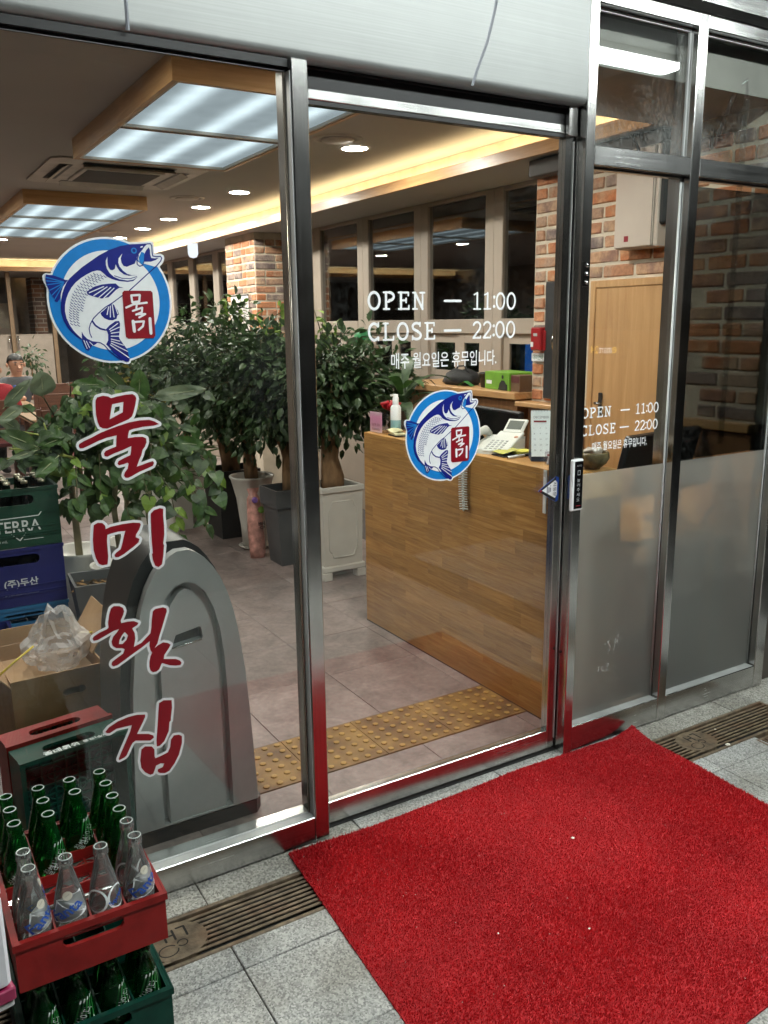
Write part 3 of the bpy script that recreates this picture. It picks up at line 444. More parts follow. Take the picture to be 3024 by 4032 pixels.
# fascia with a rolled lower edge and two darker raised streaks
prof=[(.0,3.03),(.0,2.222),(.002,2.212),(.007,2.204),(.016,2.2),(.045,2.2),(.045,3.03)]
def fascia(x0,x1):
    b=MB(); n=len(prof); b.add([(x0,p[0],p[1]) for p in prof]+[(x1,p[0],p[1]) for p in prof],[(i,i+n,i+n+1,i+1) for i in range(n-1)]+[tuple(range(n)),tuple(range(2*n-1,n-1,-1))])
    o=b.build('fascia_panel',FASC,sf); return autosmooth(o,50)
fascia(-1.6,2.0045)
def fascia_streak(pts,w=.011):  # thin raised strip in a darker steel tone
    b=MB(); m=[]
    for x,z in pts: m+= [(x-w/2,.0,z),(x,-.0022,z),(x+w/2,.0,z)]
    b.add(m,[f for i in range(len(pts)-1) for f in((3*i,3*i+1,3*i+4,3*i+3),(3*i+1,3*i+2,3*i+5,3*i+4))]); return b.build('fascia_streak',pm('streak_steel',(.27,.28,.31),.7,metal=.6),sf)
fascia_streak([(.597,2.2),(.597,3.02)],.009)
fascia_streak([(1.563+.0,2.2),(1.578,2.24),(1.596,2.28),(1.614,2.32),(1.626,2.36),(1.638,2.40),(1.647,2.44),(1.654,2.5),(1.657,2.7),(1.657,3.02)],.010)
# posts
def post(name,x0,x1,y1,z0,z1): return bx(name,STEEL,sf,x0,x1,.0,y1,z0,z1,.0025)
post('post',.999,1.046,.048,0,2.1995); post('post',2.006,2.045,.098,0,2.62); post('post',2.495,2.54,.098,0,2.535); post('post',3.09,3.15,.098,0,2.535)
bx('post',STEEL,sf,1.000,1.045,.0485,.098,0,2.34,.002)
# rails
for n,x0,x1,z0,z1 in (('sill_rail',-1.6,.9985,0.004,.085),('sill_rail',2.0455,2.4945,.004,.1),('sill_rail',2.5405,3.0895,.004,.1),('transom',2.0455,2.4945,2.028,2.087),('transom',2.5405,3.0895,2.028,2.087),('top_rail',2.0455,2.4945,2.492,2.534),('top_rail',2.5405,3.0895,2.492,2.534)):
    bx(n,STEELX,sf,x0,x1,.0012,.09,z0,z1,.0025)
bx('head_rail',BLACK,sf,-1.6,.998,.052,.088,2.225,2.30); bx('head_gasket',BLACK,sf,-1.6,.998,.0165,.0388,2.180,2.1993); bx('head_bead',pm('dark_anodised',(.05,.05,.055),.35,metal=.8),sf,-1.6,.998,.030,.0388,2.172,2.1795)
# pale gaskets and beads round the fixed glass
GASK=pm('grey_silicone',(.55,.56,.56),.4); BEAD=pm('glazing_bead',(.38,.33,.27),.25,metal=.6)
for x in (.9985,2.4945,3.0895):
    MB().tube([(x-.004,.036,.087 if x<1 else .102),(x-.004,.036,2.213 if x<1 else 2.026)],.0042,6).build('bead',BEAD if x<1 else GASK,sf,True)
for x0,x1 in ((2.0465,2.4935),(2.5415,3.0885)):
    for z in (2.49,): MB().box(x0,x1,.030,.038,z-.008,z+.001).build('gasket',GASK,sf)
    MB().box(x0,x1,.026,.038,2.0225,2.0275).build('gasket',BLACK,sf)
for x in (2.494,3.089): MB().box(x-.008,x,.031,.0385,2.088,2.481).build('gasket',GASK,sf)
def pane(x0,x1,z0,z1,mat,y=.0395,t=.006): return MB().box(x0,x1,y,y+t,z0,z1).build('glass_pane',mat,sf)
bx('gasket',GASK,sf,.9965,.9985,.005,.0325,.087,2.17)
bx('gasket',GASK,sf,-1.6,.9960,.0325,.0388,.0856,.0885)
[bx('sill_cap',pm('dull_aluminium',(.50,.51,.50),.5,metal=.5),sf,a,b,.003,.0375,z,z+.0012) for a,b,z in ((-1.6,.9962,.0852),(2.0458,2.4860,.1002),(2.5408,3.0810,.1002))]
bx('end_panel',pm('dark_brown_steel',(.10,.085,.075),.4,metal=.5),sf,3.1505,3.75,.03,.096,0.002,2.535)
bx('upper_panel',STEELX,sf,2.0455,4.2,.01,.08,2.626,3.03)
pane(-1.6,.9985,.0855,2.3,GLASS); pane(2.0455,2.4945,.1005,2.0275,GLASS); pane(2.5405,3.0895,.1005,2.0275,GLASS)
pane(2.0455,2.4945,2.0875,2.4915,GLASSD); pane(2.5405,3.0895,2.0875,2.4915,GLASSD)
MB().box(2.5415,3.0885,.047,.0475,1.03,2.005).build('tint_film',TINT,sf)
def frostmat():
    m,n,l=_new('frosted_film'); r=n.new('ShaderNodeBsdfRefraction'); r.inputs[0].default_value=(.90,.91,.87,1); r.inputs['Roughness'].default_value=.30; r.inputs['IOR'].default_value=1.25
    d=n.new('ShaderNodeBsdfDiffuse'); t=n.new('ShaderNodeBsdfTranslucent'); t.inputs[0].default_value=(.80,.80,.75,1)
    mp=coords(n,l); nz=n.new('ShaderNodeTexNoise'); nz.inputs['Scale'].default_value=4; nz.inputs['Detail'].default_value=4; l.new(mp.outputs[0],nz.inputs['Vector']); rp=ramp(n,l,nz.outputs['Fac'],[(.3,(.30,.30,.28)),(.7,(.38,.38,.35))]); l.new(rp.outputs[0],d.inputs[0])
    a=n.new('ShaderNodeMixShader'); a.inputs[0].default_value=.30; l.new(r.outputs[0],a.inputs[1]); l.new(t.outputs[0],a.inputs[2])
    b=n.new('ShaderNodeMixShader'); b.inputs[0].default_value=.26; l.new(a.outputs[0],b.inputs[1]); l.new(d.outputs[0],b.inputs[2])
    g=n.new('ShaderNodeBsdfGlossy'); g.inputs['Roughness'].default_value=.35; c=n.new('ShaderNodeMixShader'); c.inputs[0].default_value=.05; l.new(b.outputs[0],c.inputs[1]); l.new(g.outputs[0],c.inputs[2]); _out(n,l,c); return m
FROST=frostmat()
for x0,x1 in ((2.0465,2.4935),(2.5415,3.0885)): MB().add([(x0,.0385,.101),(x1,.0385,.101),(x1,.0385,1.027),(x0,.0385,1.027)],[(0,1,2,3)]).build('frosted_film',FROST,sf)
# faint finger writing on the first frosted pane
scr=[]
for p in ([(2.30,.395),(2.295,.36)],[(2.262,.385),(2.245,.375),(2.262,.35),(2.250,.335)],[(2.285,.385),(2.281,.345),(2.276,.33)],[(2.235,.372),(2.230,.368)],[(2.245,.29),(2.255,.285),(2.242,.262),(2.255,.26)],[(2.225,.285),(2.218,.27),(2.228,.262),(2.232,.28)],[(2.205,.29),(2.203,.262)]): scr+=stroke(p,.0022,6)
tag(flat(MB(),scr,y=.0380).build('finger_marks',pm('finger_marks',(.55,.57,.54),.6),sf),kind='stuff')
# door head box above the sliding leaf
bx('door_header',BLACK,sf,1.047,2.005,.06,.098,2.125,2.34)
bx('door_header_soffit',BLACK,sf,1.047,2.005,.046,.0595,2.195,2.34)
# steel end piece on the right of the header and screws
bx('end_plate',STEEL,sf,1.962,1.9995,.032,.047,2.112,2.2,.002)
# ---- hinge plate and screw head on the right post
hp=bx('lock_plate',pm('lock_steel',(.25,.25,.25),.2,metal=1),sf,2.011,2.040,-.004,-.0005,1.655,1.735,.0015)
for z in (1.668,1.695,1.722): MB().lathe([(.0,0),(.0075,0),(.006,.005),(0,.006)],12,(0,0,0),False).xf(Matrix.Translation((2.0255,-.004,z))@Matrix.Rotation(math.radians(90),4,'X')).build('screw',pm('chrome',(.7,.7,.7),.12,metal=1),sf,True)
MB().lathe([(0,0),(.006,0),(.005,.003),(0,.0035)],10,(0,0,0),False).xf(Matrix.Translation((2.0062,.034,.39))@Matrix.Rotation(math.radians(-90),4,'Y')).build('screw',BLACK,sf,True)
# ---- sliding leaf
dl=thing('sliding_door','glass sliding door leaf with thin steel frame in the entrance','door',(0,0,0))
bx('stile',STEEL,dl,1.968,2.0,.05,.085,.012,2.148,.002); bx('stile',STEEL,dl,1.047,1.069,.05,.085,.012,2.148,.002)
bx('top_rail',STEELX,dl,1.0695,1.9675,.0505,.0845,2.121,2.1475,.002); bx('bottom_rail',STEELX,dl,1.0695,1.9675,.0505,.0845,.012,.0855,.002)
bx('gasket',BLACK,dl,1.0695,1.9675,.054,.0815,2.110,2.1205); bx('seal_strip',BLACK,dl,2.0003,2.0055,.056,.084,.012,2.13)
bx('edge_strip',pm('white_strip',(.7,.7,.68),.5),dl,1.9985,2.0,.046,.0495,.05,2.1)
MB().box(1.0695,1.9675,.0625,.0685,.086,2.1095).build('glass_pane',GLASS,dl)
MB().box(1.0,2.03,.045,.095,.0005,.004).build('floor_track',pm('dark_track',(.02,.02,.02),.5),dl)
# ---- printed stickers
def sticker(name,label,cat,loc,rot=(0,0,0),group=None,scale=1):
    t=thing(name,label,cat,loc,0,group,rot); t.scale=(scale,)*3; return t
def letter(parent,key,hole=None):
    polys=LET[key]; b=MB(); base=[]
    for p in polys:
        base.append(p); base+=stroke(list(p)+[p[0]],.0135,8)
    holes=[]
    if hole:
        hp_=LET[hole]; cx=sum(p[0] for p in hp_)/len(hp_); cz=sum(p[1] for p in hp_)/len(hp_)
        holes=[[(cx+(p[0]-cx)*.42,cz+(p[1]-cz)*.42) for p in hp_]]
    flat(b,base,holes,0.0); o=b.build('letter_outline',WHITEV,parent)
    r=MB(); flat(r,polys,[LET[hole]] if hole else [],-.0006); r.build('letter_face',REDV,o)
wl=sticker('window_lettering','four large red brush letters with white outlines running down the left window','lettering',(0,.0385,0))
for k,h in (('mul','mulh'),('mi',None),('hoet','hoeth'),('jip',None)): letter(wl,k,h)
def fish_logo(label,loc,scale):
    t=sticker('fish_sticker',label,'sticker',loc,(0,0,0),'round fish stickers on the glass',scale)
    ci=lambda r,n=64:[(r*math.cos(2*math.pi*i/n),r*math.sin(2*math.pi*i/n)) for i in range(n)]
    flat(MB(),[ci(1.035)]+LOGO['base'],y=0).build('white_backing',WHITEV,t)
    flat(MB(),[ci(1.0)],y=-.003).build('blue_ring',BLUEV,t)
    wh=flat(MB(),[ci(.818)]+[stroke_poly for stroke_poly in [[(q[0],q[1]) for q in LOGO['base'][0]]]],y=-.006)
    wh.build('white_field',WHITEV,t)
    lb=flat(MB(),[ci(1.0)],[ci(.818)],y=-.0075)
    nv=list(LOGO['navy']); 
    for p,w in LOGO['nstroke']: nv+=stroke(p,w,8)
    c=LOGO['scale']
    for i in range(len(c)-1):
        for u in np.linspace(0,1,4)[:-1]:
            x=c[i][0]+(c[i+1][0]-c[i][0])*u; y=c[i][1]+(c[i+1][1]-c[i][1])*u
            for q in range(4 if i<5 else 3):
                xx=x+.055*q-.03; yy=y-.012*q
                nv+=stroke([(xx,yy+.016),(xx+.012,yy-.004),(xx+.036,yy-.016)],.0105,6)
    flat(MB(),nv,y=-.010).build('fish',NAVYV,t)
    bl=[LOGO['lblue'],disc(LOGO['eye'],.05,16)]
    for p,w in LOGO['bslit']: bl+=stroke(p,w,6)
    tag(flat(MB(),bl,y=-.014).build('blue_details',BLUEV,t),kind='stuff')
    ws=[]
    for p,w in LOGO['wslit']: ws+=stroke(p,w,6)
    tag(flat(MB(),ws,y=-.0143).build('white_details',WHITEV,t),kind='stuff')
    flat(MB(),[disc((LOGO['eye'][0],LOGO['eye'][1]+.003),.027,14)],y=-.017).build('pupil',NAVYV,t)
    flat(MB(),[LOGO['seal']],y=-.014).build('red_seal',REDV,t)
    st=[]
    for p,w in LOGO['stext']: st+=stroke(p,w,8)
    flat(MB(),st,y=-.018).build('seal_letters',WHITEV,t)
    return t
LCX,LCZ,LR=LOGO['c']
fish_logo('large round blue fish sticker high on the left window',(LCX,.0385,LCZ),LR)
fish_logo('smaller round blue fish sticker on the sliding door glass',(1.5125,.0615,1.2035),.1375)
# slab serif opening hours
def glyph(ch,x,w,h,t):
    P=[]; X=lambda u:x+u*w
    ln=lambda *q,tt=t:P.extend(stroke([(X(a),b*h) for a,b in q],tt,8))
    s=t*.72
    def ell(cx,cz,rx,rz,a0=0,a1=360,n=22):
        ln(*[(cx+rx*math.cos(math.radians(a0+(a1-a0)*i/n)),cz+rz*math.sin(math.radians(a0+(a1-a0)*i/n))) for i in range(n+1)])
    e=t/2/h
    if ch in'O0': ell(.5,.5,.42,.5-e)
    elif ch=='C': ell(.5,.5,.42,.5-e,42,318); ln((.84,.80),(.84,.97),tt=s); ln((.84,.20),(.84,.06),tt=s)
    elif ch=='L': ln((.25,e),(.25,1-e)); ln((.06,e),(.9,e),tt=s); ln((.06,1-e),(.46,1-e),tt=s); ln((.9,e),(.9,.24),tt=s)
    elif ch=='P': ln((.25,e),(.25,1-e)); ln((.06,e),(.5,e),tt=s); ln((.06,1-e),(.5,1-e),tt=s); ell(.5,.72,.36,.28-e,-90,90,12); ln((.25,.45),(.5,.45),tt=s)
    elif ch=='E': ln((.25,e),(.25,1-e)); ln((.06,e),(.88,e),tt=s); ln((.06,1-e),(.84,1-e),tt=s); ln((.25,.52),(.66,.52),tt=s); ln((.88,e),(.88,.24),tt=s); ln((.84,1-e),(.84,.78),tt=s); ln((.66,.42),(.66,.62),tt=s)
    elif ch=='N': ln((.2,e),(.2,1-e),tt=s); ln((.82,e),(.82,1-e),tt=s); ln((.2,1-e),(.82,e)); ln((.04,e),(.38,e),tt=s); ln((.04,1-e),(.25,1-e),tt=s); ln((.62,1-e),(.98,1-e),tt=s)
    elif ch=='S': ell(.5,.74,.34,.26-e,40,250,12); ell(.5,.27,.36,.27-e,70,-140,12); ln((.42,.545),(.62,.49)); ln((.8,.76),(.8,.95),tt=s); ln((.16,.24),(.16,.06),tt=s)
    elif ch=='1': ln((.5,e),(.5,1-e)); ln((.5,1-e),(.18,.84),tt=s); ln((.16,e),(.84,e),tt=s)
    elif ch=='2': ell(.5,.72,.36,.28-e,165,-40,12); ln((.78,.54),(.14,e*1.2)); ln((.12,e),(.86,e),tt=s*1.2); ln((.86,e),(.88,.16),tt=s)
    elif ch==':': P.append(disc((X(.5),.2*h),t*.75,10)); P.append(disc((X(.5),.72*h),t*.75,10))
    elif ch=='-': ln((0,.5),(1,.5),tt=t*.95)
    return P
def hours(label,loc,sc):
    t=sticker('opening_hours',label,'lettering',loc,(0,0,0),'white opening hours on the glass',sc)
    h=.0545; T=.0078
    def row(z,word,x1,num):
        n=len(word); wd=x1/(n+ (n-1)*.18); P=[]
        for i,ch in enumerate(word): P+=[[(a,b+z) for a,b in p] for p in glyph(ch,i*wd*1.18,wd,h,T)]
        b=MB(); flat(b,P).build('word',WHITEV,t)
        P=[[(a,b+z) for a,b in p] for p in glyph('-',.268,.060,h,T)]; flat(MB(),P).build('dash',WHITEV,t)
        P=[]
        for ch,xx,ww in zip(num,(.372,.412,.449,.463,.506),(.040,.040,.016,.040,.040)): P+=[[(a,b+z) for a,b in p] for p in glyph(ch,xx,ww*.92,h,T*.85)]
        flat(MB(),P).build('time',WHITEV,t)
    row(.0875,'OPEN',.196,'11:00'); row(0,'CLOSE',.236,'22:00')
    b=MB(); add_text(b,'매주 월요일은 휴무입니다.',lambda x,z:(.077+x,0,-.0815+z),width=.392,height=.047,bold=.012); b.build('closing_day_line',WHITEV,t)
hours('white opening hours lettering on the sliding door glass',(1.2455,.0617,1.4965),1.0)
hours('smaller white opening hours lettering on the fixed pane right of the door',(2.071,.0390,1.159),.692)
# triangular automatic door sign on the leaf stile
ts=sticker('door_sign','small triangular blue and white automatic door sign on the door stile','sign',(0,.0485,0))
tri=[(1.892,.986),(1.972,1.030),(1.984,1.024),(1.984,.946),(1.972,.941)]
MB().prism(tri,'y',.0,.0015).build('plate',pm('sign_blue',(.01,.06,.33),.3),ts)
MB().prism([(1.8935,.9855),(1.9715,1.0285),(1.9715,.9425)],'y',-.0003,-.0).build('border',BLACK,ts)
MB().prism([(1.909,.9865),(1.968,1.017),(1.977,1.008),(1.977,.966),(1.968,.955)],'y',-.0007,-.0004).build('face',WHITEV,ts)
b=MB(); add_text(b,'자동문',lambda x,z:(1.958+z,-.0012,1.011-x),width=.050,height=.0145); b.build('text',BLACK,ts)
b=MB(); add_text(b,'AUTO',lambda x,z:(1.944+z*.9,-.0012,1.003-x),width=.022,height=.006)
for k,q in enumerate((.0,.007,.013)): b.box(1.930+q,1.934+q,-.0013,-.0012,.973+.003*k,.999-.003*k)
b.build('small_text',pm('sign_grey',(.15,.15,.2),.5),ts)
MB().lathe([(0,0),(.0045,0)],12,cap=False).xf(Matrix.Translation((1.9035,-.0012,.9863))@Matrix.Rotation(math.radians(90),4,'X')).build('emblem',REDV,ts)
# push plate on the right post
bt=sticker('push_plate','white framed black push plate reading downwards on the steel post','button',(2.012,0,1.003))
MB().cbox(-.026,.0255,-.014,-.0,-.088,.09,.004).build('housing',pm('white_plastic',(.8,.81,.82),.35,var=.01),bt)
MB().box(-.0155,.0215,-.0152,-.0141,-.080,.083).build('face',pm('gloss_black',(.006,.006,.007),.12),bt)
GT=pm('dim_grey_print',(.30,.31,.32),.5); b=MB()
add_text(b,'AUTO',lambda x,z:(-.008+x,-.0156,.065+z),width=.022,height=.006)
b.box(-.003,.009,-.0157,-.0153,.036,.038).box(-.003,.009,-.0157,-.0153,.050,.052).box(-.003,-.0015,-.0157,-.0153,.038,.050).box(.0075,.009,-.0157,-.0153,.038,.050)
for i,ch in enumerate('눌러주세요'): add_text(b,ch,lambda x,z,i=i:(-.0045+x,-.0156,.012-.0165*i+z),width=.0135,height=.0125)
b.build('text',GT,bt); MB().box(-.006,.014,-.0158,-.0153,-.071,-.069).build('indicator',REDV,bt)
# ================================================================ SETTING INSIDE
fl=MB().box(-3.2,3.5,.098,16.2,-.03,-.0045).build('shop_floor',pm('grout',(.07,.055,.05),.9)); tag(fl,kind='structure')
def ftile(x0,x1,y0,y1):
    t=.0013; MB().cbox(x0+t,x1-t,y0+t,y1-t,-.004,random.uniform(-.0006,.0004),.0012).build('floor_tile',TILE,fl)
xt=[1.1665+.45*k for k in range(-4,5)]
for i in range(len(xt)-1): ftile(xt[i],xt[i+1],.1,.345)
yt=[.648+.452*k for k in range(0,13)]
for j in range(len(yt)-1):
    for i in range(len(xt)-1): ftile(xt[i],xt[i+1],yt[j],yt[j+1])
MB().box(-3.2,3.5,yt[-1]+.002,16.2,-.004,0).build('far_floor',TILE,fl)
# tactile strip
dome=[(.0,.0052),(.008,.005),(.0115,.0035),(.0125,0)]
tm=MB().cbox(.001,.299,.001,.299,-.004,.002,.001)
for i in range(6):
    for j in range(6): tm.lathe(dome[::-1],10,(.025+.05*i,.025+.05*j,.002),False)
tmesh=tm.mesh('tactile_tile',TACT)
for k in range(-3,6):
    o=bpy.data.objects.new('tactile_tile',tmesh); link(o,fl); o.location=(.87+.3*k,.3465,0)
ce=MB().box(-3.2,3.12,.6,16.2,2.51,2.56).build('ceiling',CEIL); tag(ce,kind='structure')
bh=MB().box(-3.2,3.5,.099,.6,2.35,2.60).build('bulkhead',pm('bulkhead_paint',(.30,.27,.25),.9,var=.06,nscale=6,dirt=.3)); tag(bh,kind='structure')
# cove along the window wall
cs=thing('light_cove','long dropped soffit with oak edge and warm hidden strip light along the window wall','light cove',(0,0,0))
bx('oak_edge',OAK,cs,2.945,2.965,.602,16.1,2.345,2.405); bx('soffit_board',CEIL,cs,2.9655,3.46,.602,16.1,2.352,2.365)
bx('back_board',pm('cove_paint',(.62,.55,.45),.8),cs,3.12,3.14,.602,16.1,2.3655,2.509)
bx('strip_light',emit('warm_led',(1.0,.72,.38),COVE_L),cs,3.0,3.03,.64,16.0,2.372,2.382)
cb=thing('light_cove','far dropped soffit with oak edge and warm strip light across the back of the dining room','light cove',(0,0,0))
bx('oak_edge',OAKX,cb,-3.1,2.944,11.6,11.62,2.345,2.405); bx('soffit_board',CEIL,cb,-3.1,2.944,11.6205,13.6,2.352,2.365); bx('strip_light',MATS['warm_led'],cb,-3.1,2.93,11.67,11.70,2.372,2.382)
bx('back_board',MATS['cove_paint'],cb,-3.1,2.94,11.86,11.88,2.3655,2.509)
# ceiling light boxes
def lightmat():
    m,n,l=_new('lit_diffuser'); e=n.new('ShaderNodeEmission'); mp=coords(n,l,(1,1,1)); sp=n.new('ShaderNodeSeparateXYZ'); l.new(mp.outputs[0],sp.inputs[0])
    # three tubes behind each diffuser show as brighter stripes
    mu=n.new('ShaderNodeMath'); mu.operation='MULTIPLY'; mu.inputs[1].default_value=2*math.pi/.265; l.new(sp.outputs[0],mu.inputs[0])
    si=n.new('ShaderNodeMath'); si.operation='COSINE'; l.new(mu.outputs[0],si.inputs[0])
    mr=n.new('ShaderNodeMapRange'); mr.inputs['From Min'].default_value=-1; mr.inputs['From Max'].default_value=1; mr.inputs['To Min'].default_value=.0; mr.inputs['To Max'].default_value=1; l.new(si.outputs[0],mr.inputs['Value'])
    pw=n.new('ShaderNodeMath'); pw.operation='POWER'; pw.inputs[1].default_value=2.5; l.new(mr.outputs[0],pw.inputs[0])
    nz=n.new('ShaderNodeTexNoise'); nz.inputs['Scale'].default_value=9; nz.inputs['Detail'].default_value=6; l.new(mp.outputs[0],nz.inputs['Vector'])
    m2=n.new('ShaderNodeMapRange'); m2.inputs['To Min'].default_value=.8; m2.inputs['To Max'].default_value=1.2; l.new(nz.outputs['Fac'],m2.inputs['Value'])
    ad=n.new('ShaderNodeMath'); ad.operation='MULTIPLY_ADD'; ad.inputs[1].default_value=.62; ad.inputs[2].default_value=.33; l.new(pw.outputs[0],ad.inputs[0])
    mm=n.new('ShaderNodeMath'); mm.operation='MULTIPLY'; l.new(ad.outputs[0],mm.inputs[0]); l.new(m2.outputs[0],mm.inputs[1])
    m3=n.new('ShaderNodeMath'); m3.operation='MULTIPLY'; m3.inputs[1].default_value=PANEL_L; l.new(mm.outputs[0],m3.inputs[0]); l.new(m3.outputs[0],e.inputs[1]); e.inputs[0].default_value=(.80,.92,1.0,1); _out(n,l,e); return m
DIFF=lightmat(); PANF=pm('diffuser_frame',(.60,.55,.47),.5)
def light_box(label,x0,x1,y0,panels,ph):
    t=thing('ceiling_light_box',label,'ceiling light',(x0,y0,2.51),0,'oak framed ceiling light boxes')
    w=x1-x0; d=panels*ph+(panels-1)*.05+.07; zb=-.10
    MB().box(0,w,0,.02,zb,-.001).build('side_board',OAKX,t); MB().box(0,w,d-.02,d,zb,-.001).build('side_board',OAKX,t)
    MB().box(0,.02,.0205,d-.0205,zb,-.001).build('side_board',OAK,t); MB().box(w-.02,w,.0205,d-.0205,zb,-.001).build('side_board',OAK,t)
    for k in range(panels):
        a=.035+k*(ph+.05)
        fr=MB(); f=.012
        fr.box(.034,w-.034,a-f,a,zb+.003,zb+.02).box(.034,w-.034,a+ph,a+ph+f,zb+.003,zb+.02).box(.034-f,.034,a-f,a+ph+f,zb+.003,zb+.02).box(w-.034,w-.034+f,a-f,a+ph+f,zb+.003,zb+.02)
        p=fr.build('diffuser_frame',PANF,t)
        MB().add([(.034-w/2,a,zb+.016),(w/2-.034,a,zb+.016),(w/2-.034,a+ph,zb+.016),(.034-w/2,a+ph,zb+.016)],[(0,1,2,3)]).build('diffuser',DIFF,p,loc=(w/2,0,0))
    MB().box(.021,w-.021,.021,d-.021,zb+.021,zb+.025).build('backing_board',pm('box_shadow',(.10,.09,.085),.9),t)
light_box('large oak framed ceiling light box nearest the window',1.067,1.915,1.13,2,.79)
light_box('oak framed ceiling light box farther back with three diffusers',1.10,1.99,4.70,3,.82)
light_box('oak framed ceiling light box out to the left over the dining tables',-1.35,-.45,1.13,2,.79)
# recessed downlights
DLM=emit('downlight_glow',(1.0,.93,.84),DOWN_L)
def downlight(label,x,y):
    t=thing('downlight',label,'downlight',(x,y,2.51),0,'round recessed downlights')
    MB().lathe([(.070,-.001),(.073,-.006),(.086,-.005),(.088,-.001)],28,cap=False).build('trim_ring',pm('trim_white',(.6,.57,.53),.4),t,True)
    MB().lathe([(0,-.003),(.0705,-.003)],28,cap=False).build('lens',DLM,t)
    return t
ord_=['nearest the door','second from the door','third from the door','fourth from the door','fifth from the door','sixth from the door']
for w,(x,y) in zip(ord_,((2.50,2.35),(2.53,4.17),(2.555,5.09),(2.56,6.0),(2.57,6.9),(2.59,7.9))): downlight('round downlight beside the warm cove, '+w,x,y)
for (x,y),w in zip(((2.60,8.9),(2.62,9.9),(2.65,10.8)),('seventh from the door','eighth from the door','farthest from the door')): downlight('round downlight beside the warm cove, '+w,x,y)
downlight('round downlight at the upper left corner of the window',.36,1.02)
downlight('added round downlight just inside the entrance, left of the counter',2.0,.80)  # added lamp, out of the camera's sight, brightens the entrance
for (x,y),w in zip(((.3,3.3),(.3,5.2),(.3,7.0),(.3,9.0),(1.45,8.6),(1.45,10.3)),('first of the left row','second of the left row','third of the left row','last of the left row','above the seated man','before the far cove')): downlight('round downlight over the dining tables, '+w,x,y)
# air conditioner cassette
ac=thing('air_conditioner','square white ceiling cassette air conditioner between the two light boxes','air conditioner',(1.53,3.79,2.51))
ACM=pm('aircon_plastic',(.50,.46,.42),.45); ACD=pm('aircon_dark',(.05,.047,.045),.5)
h=.475; b=MB()
MB().prism([(-h,-h+.05),(-h+.05,-h),(h-.05,-h),(h,-h+.05),(h,h-.05),(h-.05,h),(-h+.05,h),(-h,h-.05)],'z',-.012,-.001).build('panel',ACM,ac)
MB().cbox(-.25,.25,-.25,.25,-.026,-.012,.004).build('grille_frame',ACM,ac)
g2=MB()
for k in range(15): g2.box(-.225,.225,-.222+.031*k,-.207+.031*k,-.030,-.0265)
g2.build('grille_slats',ACD,ac)
for k in range(4):
    o=MB().cbox(-.28,.28,-.40,-.32,-.0145,-.0125,.001).build('air_slot',ACD,ac); o.rotation_euler=(0,0,math.pi/2*k)
    o=MB().box(-.28,.28,-.03,.03,-.002,.002).build('louvre',ACM,ac); R_=Matrix.Rotation(math.pi/2*k,4,'Z'); o.matrix_local=R_@Matrix.Translation((0,-.36,-.022))@Matrix.Rotation(math.radians(28),4,'X')
# round air diffusers and access hatch
for lab,x,y in (('round ceiling air diffuser beside the nearest downlight',2.30,2.18),('round ceiling air diffuser beside the second downlight',2.28,4.62),('round ceiling air diffuser beside the fifth downlight',2.32,7.3)):
    t=thing('air_diffuser',lab,'air diffuser',(x,y,2.51),0,'round ceiling air diffusers')
    MB().lathe([(.10,-.001),(.105,-.007),(.13,-.006),(.135,-.001)],28,cap=False).build('ring',pm('diffuser_paint',(.44,.40,.37),.6),t,True); MB().lathe([(0,-.012),(.085,-.012),(.09,-.006),(.085,-.002)],28,cap=False).build('disc',MATS['diffuser_paint'],t,True)
ah=thing('access_hatch','square access hatch in the ceiling above the counter','hatch',(2.42,1.35,2.51))
b=MB(); [b.box(*q,-.006,-.001) for q in ((-.23,.23,-.23,-.215),(-.23,.23,.215,.23),(-.23,-.215,-.215,.215),(.215,.23,-.215,.215))]; b.build('frame',pm('hatch_frame',(.24,.22,.20),.6),ah); MB().box(-.212,.212,-.212,.212,-.003,-.001).build('lid',CEIL,ah)
# ---- right hand walls
def bricks(parent,axis,p,u0,u1,z0,z1,face=-1,L=.185,ch=.0685,skip=None):
    """running bond on plane axis=p, along u, facing face"""
    cache=bricks.cache; r=0; z=z0
    while z+ch<=z1+.001:
        u=u0-(L+.012)*(.5 if r%2 else 0)*1.0
        while u<u1-.02:
            ln=L if random.random()<.72 else L*.48
            a,b=max(u,u0),min(u+ln,u1)
            if b-a>.03 and not(skip and skip(a,b,z,z+ch)):
                q=round(b-a,2); var=random.randint(0,2); key=(q,var)
                if key not in cache:
                    st=random.getstate(); cache[key]=MB().cbox(-q/2,q/2,-.012,.012,-.0262,.0262,.0055,jit=.0022).mesh('brick',BRICK); random.setstate(st)
                o=bpy.data.objects.new('brick',cache[key]); link(o,parent)
                c=(a+b)/2; dp=random.uniform(-.002,.002)
                if axis=='x': o.location=(p+face*(-.005+dp),c,z+ch/2); o.rotation_euler=(0,0,-math.pi/2)
                else: o.location=(c,p+face*(-.005+dp),z+ch/2)
            u+=ln+.015
        z+=ch; r+=1
bricks.cache={}
bw=MB().prism([(.098,0),(1.49,0),(1.49,2.352),(.098,2.352)],'x',3.1,3.45).build('brick_wall',MORTAR); tag(bw,kind='structure')
bricks(bw,'x',3.1,.10,1.485,1.125,2.33,skip=lambda a,b,z0,z1:(a<1.07 and b>.50 and z0<1.735))
pl=MB().box(3.1,3.45,5.29,6.0,0,2.352).build('brick_pillar',MORTAR); tag(pl,kind='structure')
bricks(pl,'x',3.1,5.295,5.995,1.0,2.33); bricks(pl,'y',5.29,3.105,3.45,1.0,2.33)
